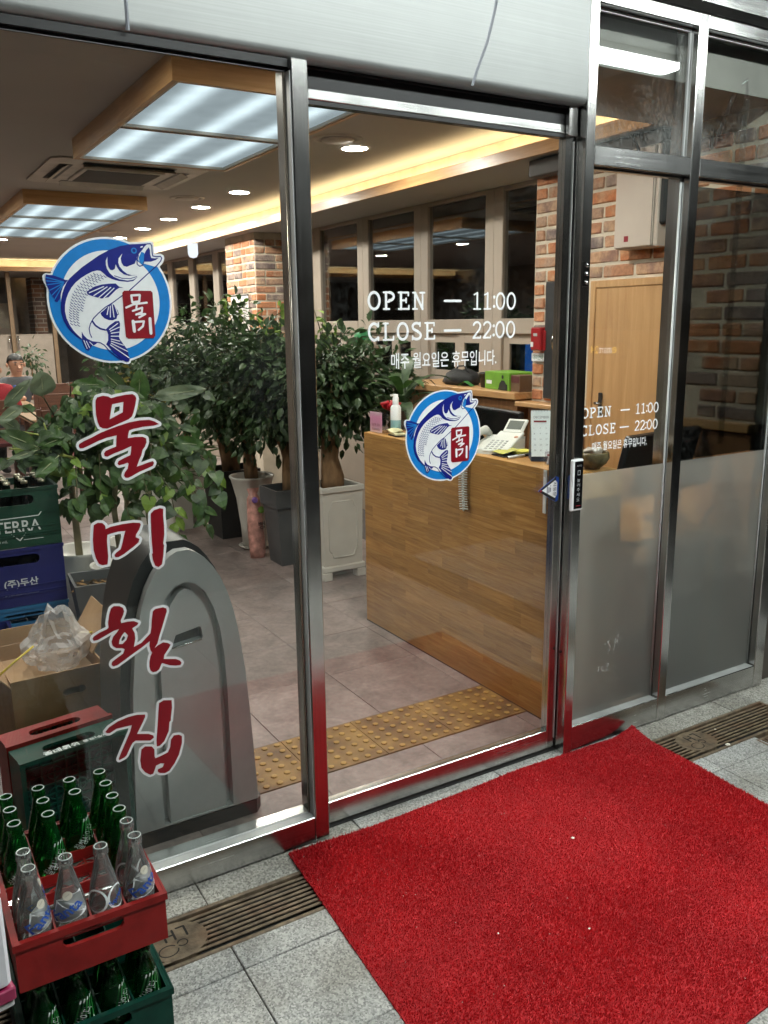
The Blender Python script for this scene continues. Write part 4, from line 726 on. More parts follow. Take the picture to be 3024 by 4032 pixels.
# wainscot below the brick
MB().box(3.075,3.098,.10,.52,0,1.085).build('wainscot',WALLW,bw); MB().cbox(3.055,3.0985,.10,.535,1.0855,1.123,.004).build('dado_rail',OAK,bw)
MB().box(3.075,3.098,1.06,1.49,0,1.095).build('wainscot',WALLW,bw); MB().cbox(2.985,3.0985,1.06,1.50,1.0985,1.1235,.004).build('dado_rail',OAK,bw)
# window wall
ww=MB().box(3.47,3.60,1.49,16.2,0,1.16).build('window_wall',CREAM); tag(ww,kind='structure')
MB().box(3.46,3.60,1.49,16.2,2.3525,2.6).build('wall_head',CREAM,ww)
def window(label,y0,y1,near=True):
    t=thing('window',label,'window',(3.45,y0,1.16),0,'beige framed windows along the side wall'); w=y1-y0; X=0
    fr=MB()
    for a,b in ((-.09,0),(w,w+.087)): MB().cbox(0,.05,a,b,.0,1.19,.004).build('mullion',CREAM,t)
    MB().cbox(-.004,.05,.0005,w-.0005,.31,.405,.004).build('transom',CREAM,t); MB().cbox(0.004,.045,.0005,w-.0005,1.165,1.19,.003).build('head',CREAM,t)
    MB().box(.022,.030,.0005,w-.0005,.405,1.165).build('pane',GLASSW,t)
    if near:
        for a,b in ((.0005,w*.44),(w*.44+.001,w-.0005)):
            s=MB(); x0=.010 if a<.1 else .022; s.cbox(x0,x0+.02,a,a+.06,.0,.31,.002).cbox(x0,x0+.02,b-.06,b,.0,.31,.002).box(x0+.001,x0+.019,a+.06,b-.06,.0,.06).box(x0+.001,x0+.019,a+.06,b-.06,.25,.3095)
            q=s.build('sash',CREAM,t); MB().box(x0+.008,x0+.013,a+.0605,b-.0605,.0605,.2495).build('sash_pane',GLASSW,q)
    else: MB().box(.01,.04,.0005,w-.0005,.0,.31).build('sash',CREAM,t)
nm=['nearest, behind the counter ledge','second from the counter','third from the counter','fourth from the counter','fifth, beside the brick pillar']
k=0
for k in range(5):
    yk=2.204+.827*k; window('beige framed window with dark glass, '+nm[k],yk-.65,yk)
for i,k in enumerate((5,6,7,8,9)): 
    yk=2.204+.827*k; window('beige framed window with dark glass beyond the brick pillar, '+['hidden half behind it','second beyond it','third beyond it','fourth beyond it','farthest'][i],yk-.65,yk,False)
# back of the room: partition, blind, far wall
bk=MB().box(-3.2,3.5,16.0,16.2,0,2.6).build('back_wall',pm('far_wall',(.30,.25,.21),.8)); tag(bk,kind='structure')
lw=MB().box(-3.3,-3.2,.1,16.2,0,2.6).build('side_wall',MATS['far_wall']); tag(lw,kind='structure')
pt=thing('glass_partition','frosted glass partition with slim wooden posts at the back of the dining room','partition',(0,12.0,0))
for x in (-1.2,.2,1.95,2.55): MB().cbox(x-.03,x+.03,-.03,.03,0,2.35,.004).build('post',pm('partition_wood',(.24,.155,.09),.6),pt)
for x0,x1 in ((-1.16,.16),(.24,1.91),(1.99,2.51)):
    MB().box(x0,x1,-.004,.004,0.05,1.42).build('frosted_pane',pm('frosted_beige',(.36,.30,.25),.5,var=.05),pt); MB().box(x0,x1,-.01,.01,1.42,1.44).build('rail',CREAM,pt)
for s in (-.06,.06): MB().tube([(1.95+s,-.05,1.22),(1.95+s,-.05,1.42)],.012,8).build('handle',pm('chrome',(.7,.7,.7),.12,metal=1),pt,True)
bwn=thing('window','dark far window with a grey roller blind half down behind the partition','window',(.6,14.2,1.43))
MB().box(-1.6,1.75,0,.05,0,.10).build('sill',CREAM,bwn); MB().box(1.65,1.75,0,.05,.10,.95).build('frame',CREAM,bwn); MB().box(-1.6,1.65,.03,.036,.1,.95).build('pane',GLASSW,bwn); MB().box(-1.6,1.62,-.02,-.01,.52,.96).build('roller_blind',pm('blind_grey',(.13,.12,.12),.8),bwn); MB().box(-1.6,1.62,-.022,-.008,.505,.52).build('blind_bar',CREAM,bwn)
def farbrick():
    m,n,l=_new('far_brick'); p=n.new('ShaderNodeBsdfPrincipled'); mp=coords(n,l); sp=n.new('ShaderNodeSeparateXYZ'); cb=n.new('ShaderNodeCombineXYZ'); l.new(mp.outputs[0],sp.inputs[0]); l.new(sp.outputs[0],cb.inputs[0]); l.new(sp.outputs[2],cb.inputs[1])
    br=n.new('ShaderNodeTexBrick'); br.inputs['Scale'].default_value=1; br.inputs['Brick Width'].default_value=.22; br.inputs['Row Height'].default_value=.07; br.inputs['Mortar Size'].default_value=.008; br.inputs['Color1'].default_value=(.30,.13,.06,1); br.inputs['Color2'].default_value=(.09,.06,.05,1); br.inputs['Mortar'].default_value=(.42,.35,.28,1); l.new(cb.outputs[0],br.inputs[0]); l.new(br.outputs[0],p.inputs[0]); _out(n,l,p); return m
fp=MB().box(2.50,2.70,13.4,13.9,0,2.352).build('brick_pillar',farbrick()); tag(fp,kind='structure')
# ================================================================ THINGS OUTSIDE
# red artificial turf mat
mt=thing('turf_mat','bright red artificial turf mat lying in front of the sliding door','mat',(1.6,-.56,0))
def mat_xy(u,v):
    """u 0..1 left to right, v 0..1 from the glass towards the street -> world x,y,z"""
    y=-.010-.010*np.sin(u*7)-1.118*v
    xl=.900+.055*(y+.01)*1.0; xr=2.338+.008*np.sin(v*9)
    x=xl+(xr-xl)*u
    c=np.clip((u-.93)/.07,0,1)*np.clip(1-v/.10,0,1); z=.0045+.030*c**1.3
    z=z+.004*np.clip(1-np.abs(u-1)/.012,0,1)*np.clip(1-v,0,1)+.0012*np.sin(u*23+v*9)
    return x,y,z
nu,nv_=72,56; U,V=np.meshgrid(np.linspace(0,1,nu),np.linspace(0,1,nv_),indexing='ij'); X,Y,Z=mat_xy(U,V)
top=np.stack([X-1.6,Y+.56,Z],-1).reshape(-1,3); bot=top.copy(); bot[:,2]-=.004
fs=[(i*nv_+j,i*nv_+j+1,(i+1)*nv_+j+1,(i+1)*nv_+j) for i in range(nu-1) for j in range(nv_-1)]; N=nu*nv_
fs+=[tuple(N+k for k in q[::-1]) for q in fs]
rim=[i*nv_ for i in range(nu)]+[(nu-1)*nv_+j for j in range(1,nv_)]+[i*nv_+nv_-1 for i in range(nu-2,-1,-1)]+[j for j in range(nv_-2,0,-1)]
fs+=[(rim[k],rim[(k+1)%len(rim)],rim[(k+1)%len(rim)]+N,rim[k]+N) for k in range(len(rim))]
MB().add(np.vstack([top,bot]),fs).build('backing',pm('mat_backing',(.34,.008,.012),.9),mt)
def pilemat():
    m,n,l=_new('red_turf'); p=n.new('ShaderNodeBsdfPrincipled'); g=n.new('ShaderNodeNewGeometry')
    r=ramp(n,l,g.outputs['Random Per Island'],[(0,(.50,.016,.024)),(.5,(.66,.024,.034)),(.85,(.76,.038,.048)),(1,(.85,.12,.11))])
    nz=n.new('ShaderNodeTexNoise'); nz.inputs['Scale'].default_value=2.6; nz.inputs['Detail'].default_value=5; l.new(g.outputs['Position'],nz.inputs['Vector'])
    tr_=ramp(n,l,nz.outputs['Fac'],[(.38,(.90,.95,.97)),(.62,(1.0,1.0,1.0))]); mx=n.new('ShaderNodeMixRGB'); mx.blend_type='MULTIPLY'; mx.inputs[0].default_value=1; l.new(r.outputs[0],mx.inputs[1]); l.new(tr_.outputs[0],mx.inputs[2])
    l.new(mx.outputs[0],p.inputs['Base Color']); p.inputs['Roughness'].default_value=.42; p.inputs['Specular IOR Level'].default_value=.35
    t=n.new('ShaderNodeBsdfTranslucent'); l.new(mx.outputs[0],t.inputs[0]); s=n.new('ShaderNodeMixShader'); s.inputs[0].default_value=.35; l.new(p.outputs[0],s.inputs[1]); l.new(t.outputs[0],s.inputs[2]); _out(n,l,s); return m
NB=300000
u=RNG.random(NB); v=RNG.random(NB); bxp,byp,bzp=mat_xy(u,v); base=np.stack([bxp-1.6,byp+.56,bzp-.001],-1)
ang=RNG.random(NB)*2*np.pi; tilt=RNG.normal(0,.7,NB); hgt=RNG.uniform(.0065,.0125,NB); la=RNG.random(NB)*2*np.pi
wid=RNG.uniform(.0011,.0019,NB)
# trodden patches: pile pressed lower and combed over where people step in and out
trod=np.clip(.5+.5*np.sin(bxp*5.1+1.3*np.sin(byp*4.7))*np.sin(byp*6.3+bxp*2.2)+.45*np.exp(-((bxp-1.55)/.33)**2-((byp+.30)/.38)**2),0,1)
hgt*=1.08-.38*trod; tilt=tilt*(1+.55*trod)
side=np.stack([np.cos(ang),np.sin(ang),np.zeros(NB)],-1)*wid[:,None]
lean=np.stack([np.cos(la)*np.sin(tilt),np.sin(la)*np.sin(tilt)-.15,np.cos(tilt)],-1)*hgt[:,None]
vv=np.empty((NB,3,3)); vv[:,0]=base-side; vv[:,1]=base+side; vv[:,2]=base+lean
me=bpy.data.meshes.new('pile'); me.vertices.add(NB*3); me.vertices.foreach_set('co',vv.reshape(-1)); me.loops.add(NB*3); me.loops.foreach_set('vertex_index',np.arange(NB*3)); me.polygons.add(NB); me.polygons.foreach_set('loop_start',np.arange(0,NB*3,3)); me.polygons.foreach_set('loop_total',np.full(NB,3)); me.update(); me.validate()
me.materials.append(pilemat()); po=bpy.data.objects.new('pile',me); link(po,mt); tag(po,kind='stuff')
# litter: small pale crumbs
crumb=pm('pale_crumb',(.75,.7,.6),.7)
for lab,x,y,z,s in (('white crumb lying near the middle of the red mat',1.66,-.415,.016,.0045),('pale crumb on the red mat near its left side',1.21,-.62,.016,.003),('tiny pale crumb on the red mat near the street end',1.42,-.73,.016,.003),('yellowed scrap beside the emblem of the right grate',2.57,-.272,.004,.009),('yellow scrap on the right grate bars',2.63,-.17,.004,.004)):
    b=MB(); b.lathe([(.0,-.6),(.8,-.3),(1,.1),(.6,.5),(0,.7)],7,cap=False); b.v=[(p[0]*s*random.uniform(.7,1.4),p[1]*s*random.uniform(.7,1.4),p[2]*s*.6) for p in b.v]
    tag(b.build('crumb',crumb,None,loc=(x,y,z)),lab,'litter','pale crumbs on the ground')
gr_=MB()
for k in range(90):
    a,c=random.random(),random.random(); x,y,z=[float(q[0]) for q in mat_xy(np.array([a]),np.array([c]))]; s=random.uniform(.0007,.0019); n=len(gr_.v)
    gr_.lathe([(0,-.5*s),(s,0),(0,.5*s)],5,(x-1.6,y+.56,z+random.uniform(.005,.010)),False)
tag(gr_.build('grit',pm('grit',(.45,.40,.36),.8,var=.3),mt),kind='stuff')
# ---- extruded plate with a hole
def plate(mb,outer,holes,fn,t0,t1):
    v,f=fill2d([outer],holes)
    mb.add([fn(p[0],p[1],t0) for p in v],f); mb.add([fn(p[0],p[1],t1) for p in v],[q[::-1] for q in f])
    for poly in [outer]+list(holes):
        n=len(poly); mb.add([fn(p[0],p[1],t0) for p in poly]+[fn(p[0],p[1],t1) for p in poly],[(i,(i+1)%n,(i+1)%n+n,i+n) for i in range(n)])
    return mb
def stadium(cx,cz,L,H,n=6):
    r=H/2; a=L/2-r
    return [(cx+a+r*math.cos(t),cz+r*math.sin(t)) for t in np.linspace(-math.pi/2,math.pi/2,n)]+[(cx-a+r*math.cos(t),cz+r*math.sin(t)) for t in np.linspace(math.pi/2,3*math.pi/2,n)]
def crate(name,label,mat,w,d,h,nx,ny,loc,rot=(0,0,0),hole=(.12,.032),holez=.72,lattice=True,div=.62,zf=0.0,t=.009,group=None,dmat=None,rim=.0):
    """open bottle crate: four walls with hand holes, lattice floor, bottle dividers"""
    T=thing(name,label,'crate',loc,0,group,rot)
    rect=lambda L:[(-L/2,0),(L/2,0),(L/2,h),(-L/2,h)]
    hs=[stadium(0,h*holez,hole[0],hole[1])] if hole else []
    plate(MB(),rect(w),hs,lambda a,b,c:(a,c,b),0,t).build('end_wall',mat,T); plate(MB(),rect(w),hs,lambda a,b,c:(a,c,b),d-t,d).build('end_wall',mat,T)
    dd=d-2*t-.0006
    for x in (-w/2,w/2-t): plate(MB(),[(t+.0003,0),(d-t-.0003,0),(d-t-.0003,h),(t+.0003,h)],[],lambda a,b,c:(c,a,b),x,x+t).build('side_wall',mat,T)
    # outer lip
    lip=MB(); e=.004
    for q in ((-w/2-e,w/2+e,-e,-.0003),(-w/2-e,w/2+e,d+.0003,d+e),(-w/2-e,-w/2-.0003,0,d),(w/2+.0003,w/2+e,0,d)): lip.box(*q,h-.014,h+.001)
    lip.build('rim',mat,T)
    b=MB(); cw=(w-2*t)/nx; cd=dd/ny
    if lattice:
        for i in range(nx*2+1):
            x=-w/2+t+cw/2*i; b.box(x-.0025,x+.0025,t,d-t,zf+.004,zf+.010)
        for j in range(ny*2+1):
            y=t+cd/2*j; b.box(-w/2+t,w/2-t,y-.0025,y+.0025,zf+.0045,zf+.0095)
        for i in range(nx):
            for j in range(ny):
                c=[(-w/2+t+cw*(i+.5)+cw*.3*math.cos(k*math.pi/5),t+cd*(j+.5)+cd*.3*math.sin(k*math.pi/5),zf+.007) for k in range(11)]; b.tube(c,.0022,5,False)
    else: b.box(-w/2+t,w/2-t,t,d-t,.003,.010)
    if lattice and not div: MB().box(-w/2+t,w/2-t,t,d-t,.0005,.003).build('back_sheet',pm('crate_inner_shade',(.004,.012,.010),.8),T)  # dark sheet added behind the lattice, painting the shade inside the crate
    b.build('floor',dmat or mat,T)
    if div:
        for i in range(1,nx): MB().box(-w/2+t+cw*i-.002,-w/2+t+cw*i+.002,t+.001,d-t-.001,zf+.0105,h*div).build('divider',dmat or mat,T)
        for j in range(1,ny):
            q=MB()
            for i in range(nx): q.box(-w/2+t+cw*i+.0023,-w/2+t+cw*(i+1)-.0023,t+cd*j-.002,t+cd*j+.002,zf+.0105,h*div)
            q.build('divider',dmat or mat,T)
    return T
REDP=pm('red_crate_plastic',(.25,.011,.010),.5,spec=.25,var=.14,nscale=14,dirt=.45,dirtcol=(.13,.015,.013),dscale=14,bump=.08)
GRNP=pm('green_crate_plastic',(.002,.045,.030),.5,spec=.22,var=.15,nscale=14,dirt=.4,dirtcol=(.012,.04,.03),dscale=12,bump=.08)
CW,CD,CH=.29,.386,.107
crate('bottle_crate','red bottle crate full of empty soda bottles, on top of the stack outside',REDP,CW,CD,CH,4,6,(.249,-.536,.2975),div=.97,zf=.072,group='soda crates')
crate('bottle_crate','green bottle crate under the red one, at the bottom left corner',GRNP,CW,CD,CH,4,6,(.247,-.538,.0705),div=.97,zf=.05,group='soda crates')
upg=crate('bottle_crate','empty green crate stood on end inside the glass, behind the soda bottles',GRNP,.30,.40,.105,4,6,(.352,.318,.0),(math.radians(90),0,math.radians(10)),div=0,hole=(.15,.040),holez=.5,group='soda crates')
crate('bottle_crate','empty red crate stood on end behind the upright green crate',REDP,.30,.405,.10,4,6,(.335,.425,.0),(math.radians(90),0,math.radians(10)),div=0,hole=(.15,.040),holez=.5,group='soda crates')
pt_=thing('pallet','low black plastic pallet under the green soda crate','pallet',(.247,-.54,0)); 
for y in (0,.17,.34): MB().cbox(-.15,.15,y,y+.05,.002,.045,.003).build('runner',BLACK,pt_)
for y in (0,.10,.20,.30): MB().cbox(-.15,.15,y,y+.085,.0455,.068,.003).build('deck_board',BLACK,pt_)
# white print on the upright green crate
b=MB(); add_text(b,'롯데칠성',lambda x,z:(-.085+x,.4047,.080+z),width=.098,height=.023,bold=.03); add_text(b,'음료(주)',lambda x,z:(.025+x,.4047,.083+z),width=.062,height=.017,bold=.02); b.build('lettering',WHITEV,upg)
# bottles
BG=bottlemat('green_bottle_glass',(.22,.62,.26),(.01,.20,.04),.35); BC=bottlemat('clear_bottle_glass',(.90,.91,.90),(.55,.56,.55),.62); BT=glassmat('beer_bottle_glass',(.10,.32,.14),ior=1.5)
def cone_r(z): # soda bottle radius by height (height .228)
    P=[(0,.0285),(.008,.0305),(.045,.0295),(.078,.0245),(.108,.0180),(.132,.0132),(.148,.0122),(.166,.0125)]
    for (a,ra),(c,rc) in zip(P,P[1:]):
        if z<=c: return ra+(rc-ra)*(z-a)/(c-a)
    return P[-1][1]
bprof=[(0,.004),(.022,.001),(.0285,.003)]+[(cone_r(z),z) for z in (.008,.025,.045,.062,.078,.093,.108,.120,.132,.145)]+[(.0138,.1475),(.0142,.153),(.0133,.156),(.0138,.162),(.0125,.166),(.0100,.165),(.0096,.145)]
def wrap(mb,v,f,z0,ang0,extra=.0006):
    mb.add([((cone_r(z0+q[1])+extra)*math.sin(ang0+q[0]/.026),-(cone_r(z0+q[1])+extra)*math.cos(ang0+q[0]/.026),z0+q[1]) for q in v],f)
bodies={}
def sub(v,f,n):
    """split faces so that wrapping follows the curve"""
    bm=bmesh.new(); vs=[bm.verts.new((p[0],p[1],0)) for p in v]
    for q in f:
        try: bm.faces.new([vs[i] for i in q])
        except Exception: pass
    bmesh.ops.triangulate(bm,faces=bm.faces[:])
    for _ in range(n): bmesh.ops.subdivide_edges(bm,edges=[e for e in bm.edges if e.calc_length()>.008],cuts=1)
    bm.verts.index_update(); r=([(p.co.x,p.co.y) for p in bm.verts],[[w.index for w in q.verts] for q in bm.faces]); bm.free(); return r
def rotv(v,a): c,s=math.cos(a),math.sin(a); return [(p[0]*c-p[1]*s,p[0]*s+p[1]*c) for p in v]
def bottle_parts(kind):
    if kind in bodies: return bodies[kind]
    body=MB().lathe(bprof,20,cap=False).mesh('bottle_body',BC if kind in('orange','lemon') else BG,True); L=[('bottle_body',body),('lip',MB().tube([(.0117*math.cos(t_),.0117*math.sin(t_),.1655) for t_ in np.linspace(0,2*math.pi,17)],.0014,5,False).mesh('lip',pm('lip_highlight',(.50,.54,.52),.15),True))]  # pale ring at the mouth paints the highlight on the lip
    if kind=='orange':
        b=MB(); wrap(b,*sub([(-.032,-.0),(.030,.010),(.026,.066),(-.028,.050)],[(0,1,2,3)],3),.024,0); L.append(('label_patch',b.mesh('label_patch',WHITEV)))
        b=MB(); v,f=text2d('Fanta',width=.058,height=.024,bold=.02); v=rotv([(p[0]-.029,p[1]) for p in v],.55); v,f=sub(v,f,1); wrap(b,v,f,.042,-.05,.0011); L.append(('label_text',b.mesh('label_text',pm('label_blue',(.02,.09,.42),.5))))
        b=MB(); v,f=sub(disc((.0,.0),.010,12),[tuple(range(12))],0); wrap(b,v,f,.086,-.15,.0009); L.append(('label_fruit',b.mesh('label_fruit',pm('label_cream',(.62,.58,.48),.6))))
    elif kind=='lemon':
        for a in (-.8,.75):
            b=MB(); pts=[(.019*math.cos(t),.026*math.sin(t)) for t in np.linspace(0,2*math.pi,19)]; st=stroke(pts,.004,6); v,f=fill2d(st); v,f=sub(v,f,0); wrap(b,v,f,.046,a); L.append(('label_ring',b.mesh('label_ring',WHITEV)))
        b=MB(); v,f=text2d('Sprite',width=.034,height=.015,bold=.02); v=rotv([(p[0]-.015,p[1]) for p in v],.6); wrap(b,v,f,.036,.75,.0010); L.append(('label_text',b.mesh('label_text',pm('label_blue',(.02,.09,.42),.5))))
    else:
        b=MB(); v,f=text2d('칠성사이다',width=.060,height=.020); v=rotv([(p[0]-.030,p[1]) for p in v],.95); wrap(b,v,f,.045,.15,.0006)
        for k in range(5):
            st=stroke([(-.022+.009*k,.0),(-.006+.009*k,.055)],.0034,5); v,f=fill2d(st); wrap(b,v,f,.040,.2,.0005)
        L.append(('print',b.mesh('print',pm('bottle_print',(.62,.66,.64),.5))))
    bodies[kind]=L; return L
def bottle(kind,label,loc,rz,group):
    t=thing('soda_bottle',label,'bottle',loc,rz,group); t.scale=(1.06,1.06,.89)
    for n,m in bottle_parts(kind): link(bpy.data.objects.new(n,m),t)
colx=[.249+(i-1.5)*.068 for i in range(4)]; rowy=[-.536+.009+.0613*(j+.5) for j in range(6)]
front=['clear soda bottle with blue lettering, leftmost of the front row in the red crate','clear soda bottle with blue lettering, second of the front row in the red crate','clear soda bottle with white ring labels, third of the front row in the red crate','clear soda bottle with blue lettering, rightmost of the front row in the red crate']
for i in range(4): bottle('lemon' if i==2 else 'orange',front[i],(colx[i],rowy[0],.384),(.75,-.1,0,.55)[i],'clear soda bottles in the red crate')
bottle('orange','clear soda bottle behind the leftmost one of the front row',(colx[0],rowy[1],.384),1.2,'clear soda bottles in the red crate'); bottle('lemon','clear soda bottle behind the rightmost one of the front row',(colx[3],rowy[1],.384),.2,'clear soda bottles in the red crate')
for (i,j) in ((3,2),(3,3),(3,4),(3,5),(2,4),(2,5),(1,3),(1,4),(1,5),(0,3),(0,4),(0,5)): bottle('green','empty green soda bottle in the red crate, '+('leftmost','second','third','rightmost')[i]+' column, '+('','','third','fourth','fifth','back')[j]+' row from the front',(colx[i],rowy[j],.380),random.uniform(-.1,.7),'green soda bottles in the red crate')
for i in range(4):
    for j in (0,1): bottle('green','green soda bottle in the lower green crate, '+('leftmost','second','third','rightmost')[i]+' of the '+('front','second')[j]+' row',(colx[i]-.002,rowy[j]-.002,.1315),random.uniform(-.2,.6),'green soda bottles in the lower crate')
# white foam box beside the crates at the left edge of the picture, on a pale tub
fb=thing('foam_box','white foam box with a magenta strip at the left edge, beside the soda crates','box',(-.152,-.76,.56),math.radians(10))
MB().cbox(-.2,.2,-.16,.16,.034,.185,.006).build('body',pm('white_foam',(.72,.72,.76),.6,var=.02),fb); MB().cbox(-.203,.203,-.163,.163,.012,.0335,.002).build('strip',pm('magenta_tape',(.28,.015,.07),.4),fb); MB().cbox(-.2,.2,-.16,.16,.0,.0115,.002).build('foot',pm('pale_plastic',(.55,.55,.55),.5),fb); MB().cbox(-.2,.2,-.16,.16,.1855,.205,.004).build('lid',MATS['white_foam'],fb)
tb=thing('plastic_tub','pale plastic tub under the white foam box','tub',(-.16,-.78,0)); MB().lathe([(.12,0),(.135,.01),(.16,.54),(.168,.545),(.168,.559),(.155,.559),(.15,.54),(.125,.02)],28,cap=False).build('body',MATS['pale_plastic'],tb,True); MB().lathe([(0,.012),(.126,.012)],28,cap=False).build('bottom',MATS['pale_plastic'],tb); MB().tube([(-.165,0,.49),(-.19,0,.40),(0,-.19,.34),(.19,0,.40),(.165,0,.49)],.004,6).build('handle',MATS['pale_plastic'],tb,True)

# ================================================================ THINGS INSIDE, LEFT
# umbrella cover dispenser
um=thing('umbrella_wrapper','silver and black arched umbrella wrapping machine just inside the left window','machine',(.72,.25,0))
SILV=pm('silver_plastic',(.52,.52,.515),.36,metal=.55,var=.03,rv=.05); DBOD=pm('charcoal_plastic',(.022,.022,.023),.42,var=.05)
hw=[(.05,.196),(.2,.190),(.35,.183),(.5,.174),(.62,.160),(.70,.146),(.76,.130),(.81,.111),(.85,.088),(.88,.064),(.90,.038),(.91,.018)]
arch=lambda s,dz,k=1.0:[(a*k-s,z-dz) for z,a in hw]+[(-(a*k-s),z-dz) for z,a in reversed(hw)]
inn=lambda s:[(.112-s,.055),(.112-s,.45),(.109-s,.56),(.100-s,.65),(.084-s,.72-s*.5),(.060-s*.7,.775-s),(.03-s*.4,.805-s),(0,.815-s),(-.03+s*.4,.805-s),(-.060+s*.7,.775-s),(-.084+s,.72-s*.5),(-.100+s,.65),(-.109+s,.56),(-.112+s,.45),(-.112+s,.055)]
o=plate(MB(),arch(0,0),[inn(0)],lambda a,b,c:(a,c,b),0.0,.035).build('front_frame',SILV,um); autosmooth(o,35)
o=plate(MB(),arch(.004,.004),[],lambda a,b,c:(a,c,b),.0355,.05).build('front_back',SILV,um); autosmooth(o,35)
sl=[(-.052,.622),(.043,.642),(.040,.672),(-.036,.655)]
sl=[(-.05,.618),(.042,.628),(.046,.634),(.042,.664),(.036,.668),(-.036,.655)]
MB().box(-.055,.05,.033,.0352,.61,.675).build('slot_shade',BLACK,um)  # black sheet stands in for the shade inside the slot
o=plate(MB(),inn(.022),[sl],lambda a,b,c:(a,c,b),.0045,.0355).build('inner_panel',SILV,um); autosmooth(o,35)
MB().tube([(-.05,.0035,.617),(.042,.0035,.627)],.003,6).build('slot_lip',pm('chrome',(.7,.7,.7),.12,metal=1),um,True)
MB().lathe([(0,-.002),(.016,-.002),(.018,.0)],20,cap=False).xf(Matrix.Translation((-.005,.0043,.487))@Matrix.Rotation(math.radians(-90),4,'X')@Matrix.Scale(-1,4,(0,0,1))).build('button',SILV,um,True)
o=plate(MB(),arch(-.012,-.02),[],lambda a,b,c:(a-.012,c,b),.0505,.30).build('body',DBOD,um); autosmooth(o,35)
MB().prism([(-.205,0),(.19,0),(.215,.03),(.215,.30),(-.205,.32)],'z',0,.045).build('base',DBOD,um)
# beer crate stack
NAVP=pm('navy_crate_plastic',(.012,.016,.11),.4,dirt=.2); DGP=pm('dark_green_crate_plastic',(.008,.045,.028),.4,dirt=.2); LBP=pm('light_blue_crate_plastic',(.015,.12,.27),.4,dirt=.2)
BW,BD,BH=.40,.32,.275
for i,(lab,m) in enumerate((('light blue beer crate at the bottom of the stack, partly behind the cardboard box',LBP),('navy blue beer crate with white lettering in the middle of the stack',NAVP),('dark green beer crate with white lettering and capped bottles on top of the stack',DGP))):
    c=crate('beer_crate',lab,m,BW,BD,BH,5,4,(.486,2.0,.003+i*(BH+.003)),hole=(.19,.045),holez=.80,lattice=False,div=.5,group='beer crates')
    for z in (.05,.09,.225 if i==0 else .06): MB().box(-BW/2,BW/2,-.003,-.0003,z,z+.006).build('rib',m,c)
    b=MB()
    if i==1:
        add_text(b,'(주)두산',lambda x,z:(-.07+x,-.0008,.087+z),width=.148,height=.046,bold=.02); add_text(b,'이 상자는 (주)두산의 자산입니다',lambda x,z:(-.07+x,-.0008,.052+z),width=.145,height=.011)
    if i==2:
        add_text(b,'TERRA',lambda x,z:(-.085+x,-.0008,.075+z),width=.198,height=.052,bold=.010)
        st=stroke([(-.09,.140),(.108,.143),(.120,.158)],.004,6)+stroke([(-.015,.066),(.018,.034),(.045,.066)],.0045,6)+stroke([(.035,.036),(.120,.036)],.0025,6); v,f=fill2d(st); b.add([(p[0],-.0008,p[1]) for p in v],f); add_text(b,'500 mL',lambda x,z:(-.09+x,-.0008,.030+z),width=.055,height=.012)
    if i: b.build('lettering',pm('crate_white',(.55,.57,.57),.6),c)
beerp=[(0,.002),(.030,.002),(.0325,.01),(.0325,.15),(.028,.18),(.017,.215),(.0138,.25),(.0142,.272)]
bbm=MB().lathe(beerp,14,cap=False).mesh('bottle_body',BT,True); bcm=MB().lathe([(.0145,.262),(.0155,.263),(.0150,.274),(.0,.2755)],14,cap=False).mesh('cap',pm('cap_gold',(.62,.58,.45),.35,metal=.7),True)
for i in range(4):
    for j in range(4):
        t=thing('beer_bottle','capped beer bottle in the top crate, '+('leftmost','second','third','rightmost')[i]+' column, '+('front','second','third','back')[j]+' row','bottle',(.486+(-1.5+i)*.074+.03,2.0+.05+j*.074,.585),0,'beer bottles in the top crate'); link(bpy.data.objects.new('bottle_body',bbm),t); link(bpy.data.objects.new('cap',bcm),t)
crate('beer_crate','navy crate low at the left picture edge in front of the crate stack',NAVP,.38,.32,.265,5,4,(.21,1.54,.002),hole=(.19,.045),holez=.80,lattice=False,div=.5,group='beer crates')
# cardboard box with open flaps, strap, plastic bag
CARD=pm('cardboard',(.34,.205,.105),.85,var=.05,nscale=12); CARDI=pm('cardboard_inner',(.40,.255,.14),.85)
bxx=thing('cardboard_box','open brown cardboard box with a yellow strap, in front of the crate stack','box',(.42,.72,0),math.radians(3))
W2,D2,H2=.150,.36,.43
plate(MB(),[(-W2,0),(W2,0),(W2,H2),(-W2,H2)],[stadium(.045,.355,.075,.026)],lambda a,b,c:(a,c,b),0,.005).build('front_side',CARD,bxx)
MB().box(-W2,W2,D2,D2+.005,0,H2).build('back_side',CARD,bxx); MB().box(-W2,-W2+.005,.0055,D2-.0005,0,H2).build('left_side',CARD,bxx); MB().box(W2-.005,W2,.0055,D2-.0005,0,H2).build('right_side',CARD,bxx); MB().box(-W2+.006,W2-.006,.006,D2-.001,.003,.008).build('bottom',CARDI,bxx); MB().box(-W2+.006,W2-.006,.006,D2-.001,.37,.375).build('contents_top',CARDI,bxx)
f1=MB(); f1.box(0,.004,0,.24,0,.17); o=f1.build('flap',CARD,bxx); o.matrix_local=Matrix.Translation((-W2+.01,.004,H2-.035))@Matrix.Rotation(math.radians(-38),4,'Y')@Matrix.Rotation(math.radians(-6),4,'Z')@Matrix.Rotation(math.radians(10),4,'X')
b=MB(); 
add_text(b,'도와지 8',lambda x,z:(-.001,.05+z*0+.045-z,.145-x*.9),width=.055,height=.02); add_text(b,'HAMAKI 1365',lambda x,z:(-.001,.12-z,.15-x),width=.10,height=.018)
q=b.build('flap_print',pm('card_print',(.10,.07,.05),.8),bxx); q.matrix_local=o.matrix_local.copy()
